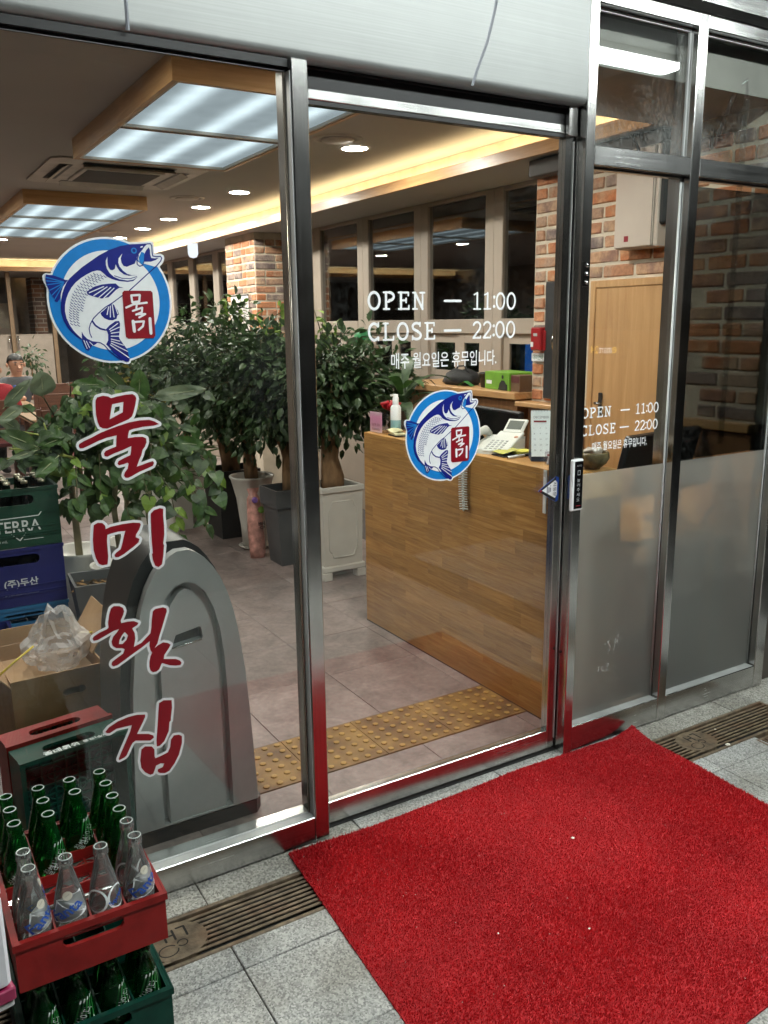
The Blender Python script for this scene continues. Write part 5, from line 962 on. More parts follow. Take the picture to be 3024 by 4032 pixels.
f2=MB().box(-.004,0,0,.26,0,.15); o=f2.build('flap',CARDI,bxx); o.matrix_local=Matrix.Translation((W2-.01,.10,H2+.0))@Matrix.Rotation(math.radians(32),4,'Y')
MB().box(-W2,W2,D2+.0055,D2+.009,H2-.0,H2+.06).build('flap',CARD,bxx)
MB().tube([(-W2-.05,.02,H2+.01),(-W2+.02,.03,H2+.055),(-W2+.09,.05,H2+.09)],.0035,6).build('strap',pm('yellow_strap',(.65,.50,.03),.4),bxx,True); MB().tube([(W2-.03,.20,H2+.05),(W2+.05,.18,H2+.045)],.0035,6).build('strap',MATS['yellow_strap'],bxx,True)
b=MB(); add_text(b,'Sorec',lambda x,z:(-.075+x,-.0008,.17+z),width=.11,height=.045); b.build('marker_scrawl',MATS['card_print'],bxx)
# crumpled clear bag: noisy blob with gathered top
def bag():
    bm=bmesh.new(); bmesh.ops.create_icosphere(bm,subdivisions=4,radius=1)
    for v in bm.verts:
        p=v.co.copy(); n=0
        for k,(a,s) in enumerate(((2.3,.13),(5.3,.08),(11,.045),(21,.025))): n+=s*(math.sin(a*p.x+k)+math.sin(a*1.1*p.y+2*k)+math.sin(a*.9*p.z+k*k))/1.6
        r=1+n; zz=p.z*r
        if p.z>.45: r*=.80+.55*abs(math.sin(2.5*math.atan2(p.y,p.x)+.6))*(p.z-.3); zz=p.z*r*1.2
        v.co=(p.x*r*.108,p.y*r*.11,max(-.065,zz*.10))
    m=bpy.data.meshes.new('plastic_bag'); bm.to_mesh(m); bm.free(); return m
def bagmat():
    m,n,l=_new('thin_plastic'); t=n.new('ShaderNodeBsdfTransparent'); p=n.new('ShaderNodeBsdfPrincipled'); p.inputs[0].default_value=(.62,.60,.60,1); p.inputs['Roughness'].default_value=.22
    lw_=n.new('ShaderNodeLayerWeight'); lw_.inputs[0].default_value=.45; mr=n.new('ShaderNodeMapRange'); mr.inputs['To Min'].default_value=.25; mr.inputs['To Max'].default_value=.85; l.new(lw_.outputs['Facing'],mr.inputs['Value']); x=n.new('ShaderNodeMixShader'); l.new(mr.outputs[0],x.inputs[0]); l.new(t.outputs[0],x.inputs[1]); l.new(p.outputs[0],x.inputs[2]); _out(n,l,x); return m
bgm=bag(); bgm.materials.append(bagmat()); o=bpy.data.objects.new('plastic_bag',bgm); link(o); o.location=(.445,.90,.445); tag(o,'crumpled clear plastic bag sitting in the open cardboard box','bag')
# ================================================================ PLANTS
def leaf_tpl(w,fold=.10,droop=.22):
    v=[(0,0,0),(.30,.5*w,fold*w),(.30,0,0),(.30,-.5*w,fold*w),(.68,.40*w,fold*w*.6-droop*.35),(.68,0,-droop*.4),(.68,-.40*w,fold*w*.6-droop*.35),(1,0,-droop)]
    f=[(0,2,1),(0,3,2),(1,2,5,4),(2,3,6,5),(4,5,7),(5,6,7)]
    return np.array(v),f
def leaves(pos,dirs,size,tpl,roll=.5):
    """one mesh of many leaves: pos Nx3, dirs Nx3 (unit), size N"""
    V,F=tpl; N=len(pos); d=dirs/np.linalg.norm(dirs,axis=1)[:,None]
    up=np.tile([0,0,1.],(N,1))+RNG.normal(0,roll,(N,3)); y=np.cross(up,d); y/=np.linalg.norm(y,axis=1)[:,None]; z=np.cross(d,y)
    P=pos[:,None,:]+size[:,None,None]*(V[None,:,0,None]*d[:,None,:]+V[None,:,1,None]*y[:,None,:]+V[None,:,2,None]*z[:,None,:])
    k=len(V); fs=[tuple(i+k*n for i in q) for n in range(N) for q in F]
    return P.reshape(-1,3),fs
LEAFD=leafmat('glossy_dark_leaf',(.014,.034,.012),(.058,.105,.034),rough=.47,scale=20)
LEAFM=leafmat('mid_green_leaf',(.022,.058,.014),(.065,.135,.032),rough=.45,scale=26)
LEAFY=leafmat('young_leaf',(.10,.19,.03),(.22,.32,.06),rough=.4)
LEAFG=leafmat('grey_green_leaf',(.075,.11,.065),(.17,.22,.14),rough=.42,scale=9)
BARK=pm('bark',(.20,.115,.055),.85,var=.22,nscale=26,bump=.5,bscale=50,stretch=(1,1,.35)); SOIL=pm('soil',(.025,.018,.013),.95,bump=.6,bscale=40)
WPOT=pm('white_ceramic',(.62,.60,.55),.35,var=.03); GPOT=pm('grey_planter',(.075,.078,.082),.5,var=.05); KPOT=pm('black_planter',(.012,.012,.013),.3)
def crown(center,rad,n,sz,tips,seed,hang=.55):
    """leaf positions: clumps spread through an uneven ellipsoid, plus trunk forks"""
    rs=np.random.default_rng(seed); P=[];D=[];S=[]
    c=np.array(center); R=np.array(rad)
    for k in range(tips):
        a=rs.normal(size=3); a/=np.linalg.norm(a); rr=rs.uniform(.35,1.08)
        q=c+a*R*rr; m=int(n/tips)
        o=rs.normal(0,.055,(m,3)); d=o/np.linalg.norm(o,axis=1)[:,None]+a*.5+np.array([0,0,-hang])+rs.normal(0,.25,(m,3))
        P.append(q+o); D.append(d); S.append(rs.uniform(.6,1.25,m)*sz)
    return np.vstack(P),np.vstack(D),np.concatenate(S)
def tree(t,trunk,forks,center,rad,n,sz,tips,seed,sprigs=(),matl=None,r0=.05):
    b=MB(); L=len(trunk); b.tube(trunk,[r0*(1.15-.35*i/(L-1))*(1+.12*math.sin(i*2.3)) for i in range(L)],12); o=b.build('trunk',BARK,t,True)
    for f_ in forks:
        MB().tube(f_,[r0*.62*(1-.6*i/(len(f_)-1)) for i in range(len(f_))],8).build('limb',BARK,o,True)
    P,D,S=crown(center,rad,n,sz,tips,seed)
    tw=MB()
    for k in range(tips):
        q=P[int(n/tips)*k]; a=Vector(forks[k%len(forks)][-1]); m_=(a+Vector(q))/2+Vector((0,0,.04)); tw.tube([a,m_,q],[.006,.004,.002],5)
    tw.build('twigs',pm('green_twig',(.07,.07,.03),.8),o)
    v,f=leaves(P,D,S,leaf_tpl(.52)); c=MB(); c.v=[tuple(p) for p in v]; c.f=f; cr=c.build('crown',matl or LEAFD,t); tag(cr,kind='stuff')
    for i,(p0,p1,m) in enumerate(sprigs):
        s=MB().tube([p0,((p0[0]+p1[0])/2,(p0[1]+p1[1])/2,(p0[2]+p1[2])/2+.03),p1],[.004,.003,.002],5).build('sprig',MATS['green_twig'],t)
        rs=np.random.default_rng(seed+i); k=m; u_=rs.uniform(.35,1.05,k)[:,None]; Q=np.array(p0)*(1-u_)+np.array(p1)*u_+rs.normal(0,.012,(k,3)); dd=rs.normal(0,1,(k,3)); dd[:,2]-=.3
        v,f=leaves(Q,dd,rs.uniform(.05,.085,k),leaf_tpl(.5)); z=MB(); z.v=[tuple(p) for p in v]; z.f=f; z.build('sprig_leaves',LEAFY,s)
def square_pot(t,w,h,wt,mat,band=0,feet=False):
    b=MB(); wb=w; T=.012
    ring=lambda s,z:[(-s,-s,z),(s,-s,z),(s,s,z),(-s,s,z)]
    R_=[ring(wb/2,.0 if not feet else .05),ring(wt/2,h),ring(wt/2-T,h),ring(wt/2-T,h-.06)]
    vs=sum(R_,[]); fs=[(i*4+k,i*4+(k+1)%4,(i+1)*4+(k+1)%4,(i+1)*4+k) for i in range(3) for k in range(4)]+[(3,2,1,0)]
    b.add(vs,fs); o=b.build('pot',mat,t)
    if band: MB().add(ring(wt/2+.006,h-band)+ring(wt/2+.008,h+.003)+ring(wt/2-.004,h+.003),[(i*4+k,i*4+(k+1)%4,(i+1)*4+(k+1)%4,(i+1)*4+k) for i in range(2) for k in range(4)]+[(3,2,1,0)]).build('rim',mat,o)
    s=wt/2-T-.0005; MB().box(-s,s,-s,s,h-.065,h-.045).build('soil',SOIL,t); return o
T1=thing('potted_tree','glossy dark green tree in a white rectangular planter beside the counter','potted plant',(2.385,2.51,0),0,'potted trees along the window')
o=square_pot(T1,.262,.575,.275,WPOT,feet=True)
MB().cbox(-.147,.147,-.147,.147,.052,.088,.006).build('plinth',WPOT,o); MB().cbox(-.142,.142,-.142,.142,.545,.580,.006).build('rim',WPOT,o) if False else None
rimm=MB()
for q in ((-.147,.147,-.147,-.1245),(-.147,.147,.1245,.147),(-.147,-.1245,-.1245,.1245),(.1245,.147,-.1245,.1245)): rimm.cbox(*q,.548,.582,.003)
rimm.build('rim',WPOT,o)
for x in (-.147,.087):
    for y in (-.147,.087): MB().cbox(x,x+.06,y,y+.06,0,.0515,.004).build('foot',WPOT,o)
pth=[(-.085,.17),(-.105,.19),(-.105,.44),(-.085,.46),(-.075,.49),(.075,.49),(.085,.46),(.105,.44),(.105,.19),(.085,.17),(.075,.14),(-.075,.14),(-.085,.17)]
MB().tube([(p[0]*.93,-.1345,p[1]) for p in pth],.0045,6).build('moulding',WPOT,o,True)
tree(T1,[(0,0,.52),(.005,0,.62),(-.012,.0,.74),(-.005,0,.86),(.0,0,.95)],[[(0,0,.9),(-.06,0,1.02),(-.13,.0,1.12)],[(0,0,.92),(.06,.03,1.05),(.12,.02,1.2)],[(0,0,.94),(0,-.05,1.08),(0,-.02,1.3)],[(0,0,.9),(.0,.07,1.05),(-.02,.1,1.2)]],(.09,.0,1.16),(.40,.30,.34),2500,.066,100,11,
  sprigs=[((-.02,0,1.35),(-.13,-.06,1.66),9),((-.05,0,1.32),(-.06,-.05,1.58),10),((-.1,0,1.3),(-.02,-.1,1.54),9)],r0=.062)
T2=thing('potted_tree','dark green tree in a tall dark grey square planter with a rim','potted plant',(2.262,2.925,0),0,'potted trees along the window')
square_pot(T2,.19,.505,.255,GPOT,band=.115)
tree(T2,[(.03,0,.45),(.03,0,.58),(.02,0,.7),(-.0,0,.80)],[[(0,0,.75),(-.06,0,.86),(-.12,0,1.0)],[(0,0,.76),(.07,0,.9),(.1,0,1.05)],[(0,0,.78),(0,.05,.95),(-.02,.02,1.2)]],(-.05,.02,1.14),(.34,.30,.40),2400,.066,95,12,sprigs=[((.0,0,1.4),(-.02,-.05,1.66),12),((-.1,0,1.4),(-.18,-.05,1.6),9),((.05,0,1.4),(.10,-.05,1.62),9)],r0=.048)
T3=thing('potted_tree','dark green tree in a flared round white pot on a saucer','potted plant',(2.215,3.40,0),0,'potted trees along the window')
MB().lathe([(.075,.018),(.085,.02),(.092,.16),(.115,.36),(.148,.495),(.158,.51),(.155,.52),(.140,.505),(.12,.45)],32,cap=False).build('pot',WPOT,T3,True); MB().lathe([(0,.0),(.09,.0),(.115,.02),(.108,.021),(.085,.012),(0,.012)],32,cap=False).build('saucer',WPOT,T3,True); MB().lathe([(0,.47),(.128,.468)],24,cap=False).build('soil',SOIL,T3)
tree(T3,[(0,0,.46),(-.01,0,.6),(-.02,0,.75),(-.05,0,.86)],[[(-.03,0,.8),(-.10,0,.92),(-.14,0,1.05)],[(-.02,0,.78),(.05,0,.93),(.08,0,1.1)],[(-.02,0,.82),(-.02,.05,1.0),(-.02,.05,1.25)]],(-.08,.05,1.12),(.42,.30,.40),2000,.066,80,13,r0=.042)
T4=thing('potted_tree','forked dark green tree in a tall black square planter','potted plant',(2.245,3.87,0),0,'potted trees along the window')
square_pot(T4,.30,.505,.33,KPOT)
tree(T4,[(.0,0,.46),(-.01,0,.58),(-.05,0,.70),(-.08,0,.78)],[[(-.06,0,.72),(-.12,0,.86),(-.18,0,1.02)],[(-.06,0,.74),(-.05,0,.9),(-.0,0,1.05)],[(-.07,0,.76),(-.16,.03,.95),(-.30,.03,1.2)]],(-.12,.03,1.25),(.46,.34,.40),2700,.066,105,14,sprigs=[((-.05,0,1.5),(.02,-.05,1.76),10),((.1,0,1.5),(.12,-.05,1.74),8)],r0=.06)
# smaller plants behind
T5=thing('potted_plant','yellowing leafy plant in a white cylinder pot behind the black planter','potted plant',(2.115,4.40,0)); MB().lathe([(0,0),(.075,0),(.085,.02),(.10,.55),(.105,.565),(.092,.56),(.085,.52),(0,.52)],28,cap=False).build('pot',WPOT,T5,True)
MB().lathe([(0,.53),(.088,.528)],20,cap=False).build('soil',SOIL,T5)
tree(T5,[(0,0,.5),(-.02,0,.7),(-.05,0,.85)],[[(-.04,0,.8),(-.15,0,1.0),(-.3,0,1.1)],[(-.04,0,.8),(.0,0,1.0),(.05,0,1.2)]],(-.22,.1,1.20),(.42,.32,.26),1800,.062,80,15,matl=LEAFM,r0=.025)
P,D,S=crown((-.35,0,1.08),(.20,.2,.12),160,.07,20,16); v,f=leaves(P,D,S,leaf_tpl(.55)); z=MB(); z.v=[tuple(p) for p in v]; z.f=f; o=z.build('yellowed_leaves',leafmat('yellow_leaf',(.22,.20,.03),(.40,.33,.05)),T5); tag(o,kind='stuff')
T6=thing('potted_plant','low bushy plant in a round white pot farther back along the window','potted plant',(2.09,4.93,0)); MB().lathe([(0,0),(.10,0),(.12,.03),(.135,.32),(.14,.34),(.125,.335),(.12,.29),(0,.29)],28,cap=False).build('pot',WPOT,T6,True)
rs=np.random.default_rng(3); n=70; P=np.c_[rs.normal(0,.05,n),rs.normal(0,.05,n),np.full(n,.30)]; D=np.c_[rs.normal(0,.5,n),rs.normal(0,.5,n),np.full(n,.9)]; v,f=leaves(P,D,rs.uniform(.3,.55,n),leaf_tpl(.07,droop=.5)); z=MB(); z.v=[tuple(p) for p in v]; z.f=f; z.build('blades',LEAFM,T6)
# spider plants between the pots
for lab,x,y,s in (('spider plant with striped arching leaves in a pale trough by the black planter',1.92,4.3,4),('spider plant with striped arching leaves half hidden behind the hanging leaves',1.55,3.6,5)):
    t=thing('spider_plant',lab,'potted plant',(x,y,0)); square_pot(t,.22,.52,.24,WPOT)
    rs=np.random.default_rng(s); n=90; P=np.c_[rs.normal(0,.03,n),rs.normal(0,.03,n),np.full(n,.50)]; D=np.c_[rs.normal(0,.6,n),rs.normal(0,.6,n),np.full(n,.8)]; v,f=leaves(P,D,rs.uniform(.25,.42,n),leaf_tpl(.06,droop=.8)); z=MB(); z.v=[tuple(p) for p in v]; z.f=f; z.build('blades',LEAFM,t)
# big leaved rubber plant and hanging pothos on the left
def big_leaf(B,T,w,mat,parent,cup=.18,name='leaf'):
    B=Vector(B);T=Vector(T); d=T-B; L=d.length; d.normalize(); y=Vector((0,-1,.25)).cross(d).normalized(); n=d.cross(y)
    vs=[];fs=[]; rows=9
    for i in range(rows):
        u=i/(rows-1); hwid=w/2*math.sin(math.pi*min(1,u*.94+.05))**.62*(1-.25*u) if 0<u<1 else .0015
        for j in range(-3,4):
            a=j/3; p=B+d*(L*u)+y*(hwid*a)+n*(abs(a)**1.4*hwid*cup - .10*L*(u*u) ) + n*(.006*math.sin(u*9+j)); vs.append(p)
    for i in range(rows-1):
        for j in range(6): fs.append((i*7+j,i*7+j+1,(i+1)*7+j+1,(i+1)*7+j))
    o=MB().add(vs,fs).build(name,mat,parent,True)
    MB().tube([B-d*.012+n*.001,B+d*L*.5+n*(-.001),T-d*L*.04+n*(-.09*L)],[.0022,.0016,.0008],5).build('midrib',pm('leaf_rib',(.30,.34,.20),.5),o); return o
RP=thing('rubber_plant','rubber plant with large broad leaves behind the beer crate stack','potted plant',(0,0,0))
MB().lathe([(0,0),(.11,0),(.13,.02),(.15,.36),(.155,.38),(.14,.375),(.13,.34),(0,.34)],26,(.86,2.55,0),cap=False).build('pot',WPOT,RP,True)
RL=[((0.664,2.0,1.244),(0.659,1.94,1.352),0.129),((0.501,2.0,1.205),(0.605,1.94,1.321),0.064),((1.088,2.2,1.223),(0.958,2.14,1.352),0.088),((1.169,2.3,1.153),(1.177,2.24,1.329),0.121),((0.846,2.3,1.269),(1.018,2.24,1.269),0.07),((0.607,1.95,1.025),(0.458,1.89,1.11),0.088),((0.688,1.93,0.972),(0.583,1.87,0.903),0.072),((0.601,1.95,1.006),(0.482,1.89,0.986),0.036),((0.612,1.95,1.02),(0.719,1.89,1.066),0.046),((0.574,2.0,1.206),(0.459,1.94,1.142),0.06),((1.268,2.4,1.291),(1.318,2.34,1.275),0.035),((1.22,2.2,1.196),(1.495,2.16,1.231),0.085),((1.241,2.0,0.984),(1.398,1.96,0.966),0.085),((.95,2.25,1.12),(.86,2.2,1.26),.09),((.56,2.05,1.09),(.47,2.0,1.16),.07),((1.02,2.2,.98),(1.12,2.12,1.05),.08)]
lm=[LEAFG,LEAFG,LEAFD,LEAFM,LEAFM,LEAFD,LEAFM,LEAFG,LEAFM,LEAFG,LEAFG,LEAFG,LEAFM,LEAFD,LEAFG,LEAFM]
TW=MATS['green_twig']
for i,((B,T,w),m) in enumerate(zip(RL,lm)):
    o=big_leaf(B,T,w,m,RP,cup=.10 if i in(0,3) else .3)
    MB().tube([(.86,2.55,.9+.02*i),((B[0]+.86)/2,(B[1]+2.55)/2,(B[2]+1.0)/2-.02),B],[.006,.0045,.003],5).build('stalk',TW,RP)
MB().tube([(.86,2.55,.30),(.85,2.54,.7),(.87,2.55,1.2)],[.02,.017,.010],8).build('stem',pm('pale_stem',(.22,.20,.12),.7),RP,True)
PO=thing('pothos','pothos with heart shaped variegated leaves trailing down in front of the pots','potted plant',(0,0,0))
MB().lathe([(0,0),(.12,0),(.14,.02),(.16,.40),(.166,.42),(.15,.415),(.14,.38),(0,.38)],26,(1.13,2.42,0),cap=False).build('pot',WPOT,PO,True)
for x,y in ((1.10,2.36),(1.16,2.40),(1.02,2.30),(1.2,2.33)): MB().tube([(x,y,.36),(x-.02,y-.02,.62),(x+.01,y-.05,.95)],[.017,.015,.009],8).build('stem',MATS['pale_stem'],PO,True)
def heart_tpl():
    v=[(0,0,0),(-.10,.28,.02),(.12,.48,.03),(.45,.40,.0),(.78,.18,-.10),(1,0,-.24),(.78,-.18,-.10),(.45,-.40,.0),(.12,-.48,.03),(-.10,-.28,.02),(.15,0,-.02),(.5,0,-.05),(.8,0,-.13)]
    f=[(0,10,1),(1,10,2),(2,10,11,3),(3,11,12,4),(4,12,5),(0,9,10),(9,8,10),(8,7,11,10),(7,6,12,11),(6,5,12)]
    return np.array(v),f
hv,hf=heart_tpl(); ev,ef=leaf_tpl(.50,.12,.30); hm=[MB().add(hv,hf).mesh('leaf',m,False) for m in (LEAFM,LEAFD,LEAFG,LEAFY)]+[MB().add(ev*1.15,ef).mesh('leaf',m,False) for m in (LEAFM,LEAFD,LEAFG,LEAFY)]
rs=random.Random(21)
def heart(p,d,s,k):
    o=bpy.data.objects.new('leaf',hm[k+(4 if rs.random()<.62 else 0)]); link(o,PO); d=Vector(d).normalized(); up=Vector((rs.uniform(-.4,.4),-1,rs.uniform(.3,1.0))); y=up.cross(d).normalized(); z=d.cross(y)
    M=Matrix((( d.x,y.x,z.x,p[0]),(d.y,y.y,z.y,p[1]),(d.z,y.z,z.z,p[2]),(0,0,0,1))); o.matrix_local=M@Matrix.Scale(s,4)
for i in range(330):
    x=rs.gauss(.95,.25); z=1.26-.42*((x-.95)/.5)**2-abs(rs.gauss(0,.14)); y=2.08+rs.uniform(-.10,.16)
    if z<.82 or x<.50 or (x<.72 and z<.92): continue
    heart((x,y,z),(rs.uniform(-.8,.8),-.35,rs.uniform(-1,.25)),rs.uniform(.05,.095),rs.choice((0,0,0,1,1,1,2,3)))
trails=[[(1.06,2.05,.95),(1.10,1.98,.75),(1.13,1.95,.55),(1.15,1.93,.36)],[(1.2,2.1,.95),(1.30,2.0,.82),(1.36,1.96,.66),(1.37,1.95,.56)],[(.78,2.0,.95),(.76,1.93,.80),(.75,1.92,.72)],[(1.0,2.06,.95),(.98,2.0,.78),(1.0,1.97,.62)],[(1.25,2.1,1.0),(1.42,2.02,.93),(1.46,2.0,.80),(1.46,2.0,.70)],[(1.12,2.1,.95),(1.22,2.02,.75),(1.25,2.0,.50),(1.26,1.99,.40)],[(.9,2.05,.95),(.88,2.0,.78),(.87,1.99,.70)]]
for tr in trails:
    MB().tube(tr,.003,5).build('vine',TW,PO)
    for i in range(len(tr)-1):
        for q in range(5 if tr[-1][2]<.7 else 4):
            u_=rs.random(); p=[tr[i][k]*(1-u_)+tr[i+1][k]*u_ for k in range(3)]; heart(p,(rs.uniform(-.9,.9),-.3,rs.uniform(-1.4,-.2)),rs.uniform(.055,.095),rs.choice((0,0,1,1,0,3)))
for i in range(260):  # dark leaves added behind, standing in for the darkness between the plants
    x=rs.gauss(1.0,.26); y=2.2+rs.uniform(-.03,.2); z=rs.uniform(.62,1.2)
    if x<.66 or x>1.5: continue
    heart((x,y,z),(rs.uniform(-.9,.9),-.25,rs.uniform(-1.2,.2)),rs.uniform(.05,.09),rs.choice((1,1,0)))
# long bright stalks of the rubber plant base
for a,b in (((.80,2.2,.95),(.52,2.0,1.10)),((.85,2.2,.9),(.50,1.98,1.02)),((.70,2.1,.92),(.66,2.02,1.12)),((.9,2.2,.9),(.48,1.96,.98))): MB().tube([a,((a[0]+b[0])/2,(a[1]+b[1])/2,(a[2]+b[2])/2+.03),b],[.008,.006,.004],6).build('stalk',pm('yellow_stalk',(.25,.30,.06),.5),RP,True)
# grey planter with dead leaves at the left
gp=thing('planter','grey square planter holding only dry soil and dead leaves, beside the crate stack','planter',(.815,1.88,0),math.radians(-4)); square_pot(gp,.17,.40,.255,GPOT,band=.0)
b=MB(); rs2=np.random.default_rng(5); n=60; P=np.c_[rs2.uniform(-.1,.1,n),rs2.uniform(-.1,.1,n),rs2.uniform(.35,.365,n)]; D=rs2.normal(0,1,(n,3)); D[:,2]*=.15; v,f=leaves(P,D,rs2.uniform(.03,.06,n),leaf_tpl(.4)); b.v=[tuple(p) for p in v]; b.f=f; o=b.build('dead_leaves',pm('dry_leaf',(.24,.14,.06),.9,var=.2),gp); tag(o,kind='stuff')
wp2=thing('planter','small white round planter behind the grey one','planter',(.95,2.16,0)); MB().lathe([(0,0),(.08,0),(.10,.02),(.115,.36),(.12,.375),(.105,.37),(.10,.33),(0,.33)],24,cap=False).build('pot',WPOT,wp2,True); MB().lathe([(0,.335),(.101,.334)],20,cap=False).build('soil',SOIL,wp2)
# pink snack bag leaning on the round pot
pb=thing('snack_bag','pink printed plastic bag leaning against the flared white pot','bag',(2.125,3.13,0))
b=MB(); prof=[(0,.055,.035),(.08,.058,.045),(.2,.055,.045),(.32,.052,.04),(.40,.046,.025),(.43,.030,.010),(.47,.045,.004)]
rows=[]; 
for z,a,c in prof:
    for k in range(14):
        t_=2*math.pi*k/14; b.v.append((a*math.cos(t_)*(1+.06*math.sin(5*t_+z*30)),c*math.sin(t_)*(1+.1*math.sin(4*t_+z*20))+z*.10,z))
for i in range(len(prof)-1):
    for k in range(14): b.f.append((i*14+k,i*14+(k+1)%14,(i+1)*14+(k+1)%14,(i+1)*14+k))
b.f.append(tuple(range(14))[::-1]); b.build('body',pm('pink_film',(.62,.30,.25),.3,var=.25,nscale=22),pb,True)
MB().lathe([(0,0),(.022,0),(.018,.01),(0,.012)],12,cap=False).xf(Matrix.Translation((-.012,-.015,.40))@Matrix.Rotation(math.radians(80),4,'X')).build('seal_tag',pm('purple_film',(.25,.12,.42),.4),pb); MB().lathe([(0,0),(.024,0),(.02,.008),(0,.01)],12,cap=False).xf(Matrix.Translation((.03,-.02,.33))@Matrix.Rotation(math.radians(80),4,'X')).build('printed_leaf',pm('print_green',(.18,.30,.05),.5),pb)
b=MB(); add_text(b,'뻥',lambda x,z:(.005+x,-.022+z*.1,.20+z),width=.045,height=.05); b.build('print',BLACK,pb)
# dracaena behind the counter
dr=thing('dracaena','dracaena with long strap leaves standing behind the counter','potted plant',(2.62,2.05,0)); MB().lathe([(0,0),(.10,0),(.12,.02),(.14,.30),(.13,.295),(0,.27)],24,cap=False).build('pot',WPOT,dr,True); MB().tube([(0,0,.26),(.01,0,.7),(0,0,1.05)],[.035,.03,.028],10).build('trunk',BARK,dr,True)
rs=random.Random(4)
for k in range(17):
    a=k*2.4; el=rs.uniform(.15,1.2); L=rs.uniform(.30,.44); B=(0.02*math.cos(a),.02*math.sin(a),1.0+.012*k)
    d=Vector((math.cos(a)*math.cos(el),math.sin(a)*math.cos(el),math.sin(el)))
    pts=[]; w=.035; vs=[];fs=[]
    y=d.cross(Vector((0,0,1))).normalized()
    for i in range(9):
        u_=i/8; p=Vector(B)+d*L*u_+Vector((0,0,-L*.55*u_*u_)); hwid=w*(math.sin(math.pi*min(.98,u_*.85+.12))); vs+= [p-y*hwid+Vector((0,0,.006)),p,p+y*hwid+Vector((0,0,.006))]
    for i in range(8): fs+=[(3*i,3*i+1,3*i+4,3*i+3),(3*i+1,3*i+2,3*i+5,3*i+4)]
    MB().add(vs,fs).build('leaf',LEAFD if k%3 else LEAFM,dr,True)
tag(MB().lathe([(0,0),(.05,.01),(.075,.05),(.06,.10),(.0,.13)],12,cap=False).build('green_bowl',pm('green_plastic',(.01,.22,.06),.5),None,True,loc=(3.33,3.75,1.38)),'small bright green plastic bowl on the window rail by the tree','bowl')
tag(MB().box(3.28,3.45,3.6,3.9,1.36,1.379).build('window_shelf',CREAM,None),'short beige shelf at the window carrying the green bowl','shelf')
# ================================================================ COUNTER AND WHAT STANDS ON IT
ct=thing('counter','honey coloured finger jointed wood reception counter inside the door','counter',(2.125,.13,0))
MB().cbox(0,.022,0,1.514,.0,.984,.002).build('front_panel',PINE,ct); MB().cbox(.0,.222,0,1.514,.9845,1.008,.002).build('top',PINE,ct); MB().cbox(.0225,.222,0,.022,0,.984,.002).build('end_panel',PINE,ct); MB().cbox(.0225,.222,1.492,1.514,0,.984,.002).build('end_panel',PINE,ct); MB().cbox(.2225,.80,.0,1.40,.70,.725,.002).build('desk_top',PINE,ct); MB().cbox(.20,.2218,.023,1.491,.0,.984,.002).build('back_panel',PINE,ct); MB().box(.75,.78,.02,.05,0,.70).build('desk_leg',PINE,ct); MB().box(.75,.78,1.34,1.37,0,.70).build('desk_leg',PINE,ct)
MB().box(-.0012,-.0004,.0,1.514,.0,.006).build('floor_sealant',pm('sealant',(.06,.05,.04),.7),ct)
ZC=1.0085
ws=thing('notice_strip','narrow white plastic strip hanging at the near corner of the counter','strip',(2.119,.262,.84)); MB().box(0,.004,0,.016,0,.165).build('sheet',WHITEV,ws); MB().box(-.002,-.0005,.003,.013,.14,.16).build('clip',pm('pale_plastic',(.55,.55,.55),.5),ws)
# small display boxes
CLR=glassmat('clear_acrylic',(.86,.84,.86),ior=1.45)
cb1=thing('display_box','clear acrylic box with a pink printed card at the far end of the counter','box',(2.166,1.525,ZC),math.radians(4)); b=MB(); b.box(0,.003,0,.11,0,.105).box(.0,.15,.107,.11,0,.105).box(.147,.15,0,.107,0,.105).box(.003,.147,0,.003,0,.105); b.build('acrylic_case',CLR,cb1)
def pinkmat():
    m,n,l=_new('pink_card'); p=n.new('ShaderNodeBsdfPrincipled'); mp=coords(n,l); s=n.new('ShaderNodeSeparateXYZ'); l.new(mp.outputs[0],s.inputs[0]); nz=n.new('ShaderNodeTexNoise'); nz.inputs['Scale'].default_value=90; l.new(mp.outputs[0],nz.inputs['Vector']); a=n.new('ShaderNodeMath'); a.operation='MULTIPLY_ADD'; a.inputs[1].default_value=.03; l.new(nz.outputs['Fac'],a.inputs[0]); l.new(s.outputs[2],a.inputs[2]); mr=n.new('ShaderNodeMapRange'); mr.inputs['From Max'].default_value=.115; l.new(a.outputs[0],mr.inputs['Value']); r=ramp(n,l,mr.outputs[0],[(.1,(.72,.60,.62)),(.45,(.62,.30,.42)),(.8,(.72,.28,.46)),(1,(.62,.42,.5))]); l.new(r.outputs[0],p.inputs[0]); _out(n,l,p); return m
MB().box(-.0035,-.0005,.004,.105,.002,.103).build('pink_card',pinkmat(),cb1); b=MB(); add_text(b,'달콤한 하루',lambda x,z:(-.0042,.09-x,.032+z),width=.07,height=.015); b.box(-.0042,-.0037,.02,.09,.014,.016).box(-.0042,-.0037,.02,.09,.02,.0215); b.build('card_text',pm('plum_print',(.20,.05,.10),.6),cb1)
rbw=thing('red_ribbon','crumpled red ribbon bow on the clear display box','ribbon',(2.235,1.56,ZC+.106)); 
for k in range(5):
    a=k*1.3; MB().tube([(0,0,0),(.03*math.cos(a),.03*math.sin(a),.02),(.045*math.cos(a+.4),.045*math.sin(a+.4),.035),(.02*math.cos(a+.8),.02*math.sin(a+.8),.045),(0,0,.005)],[.004,.012,.013,.010,.004],6).build('loop',pm('red_ribbon',(.40,.01,.02),.35),rbw,True)
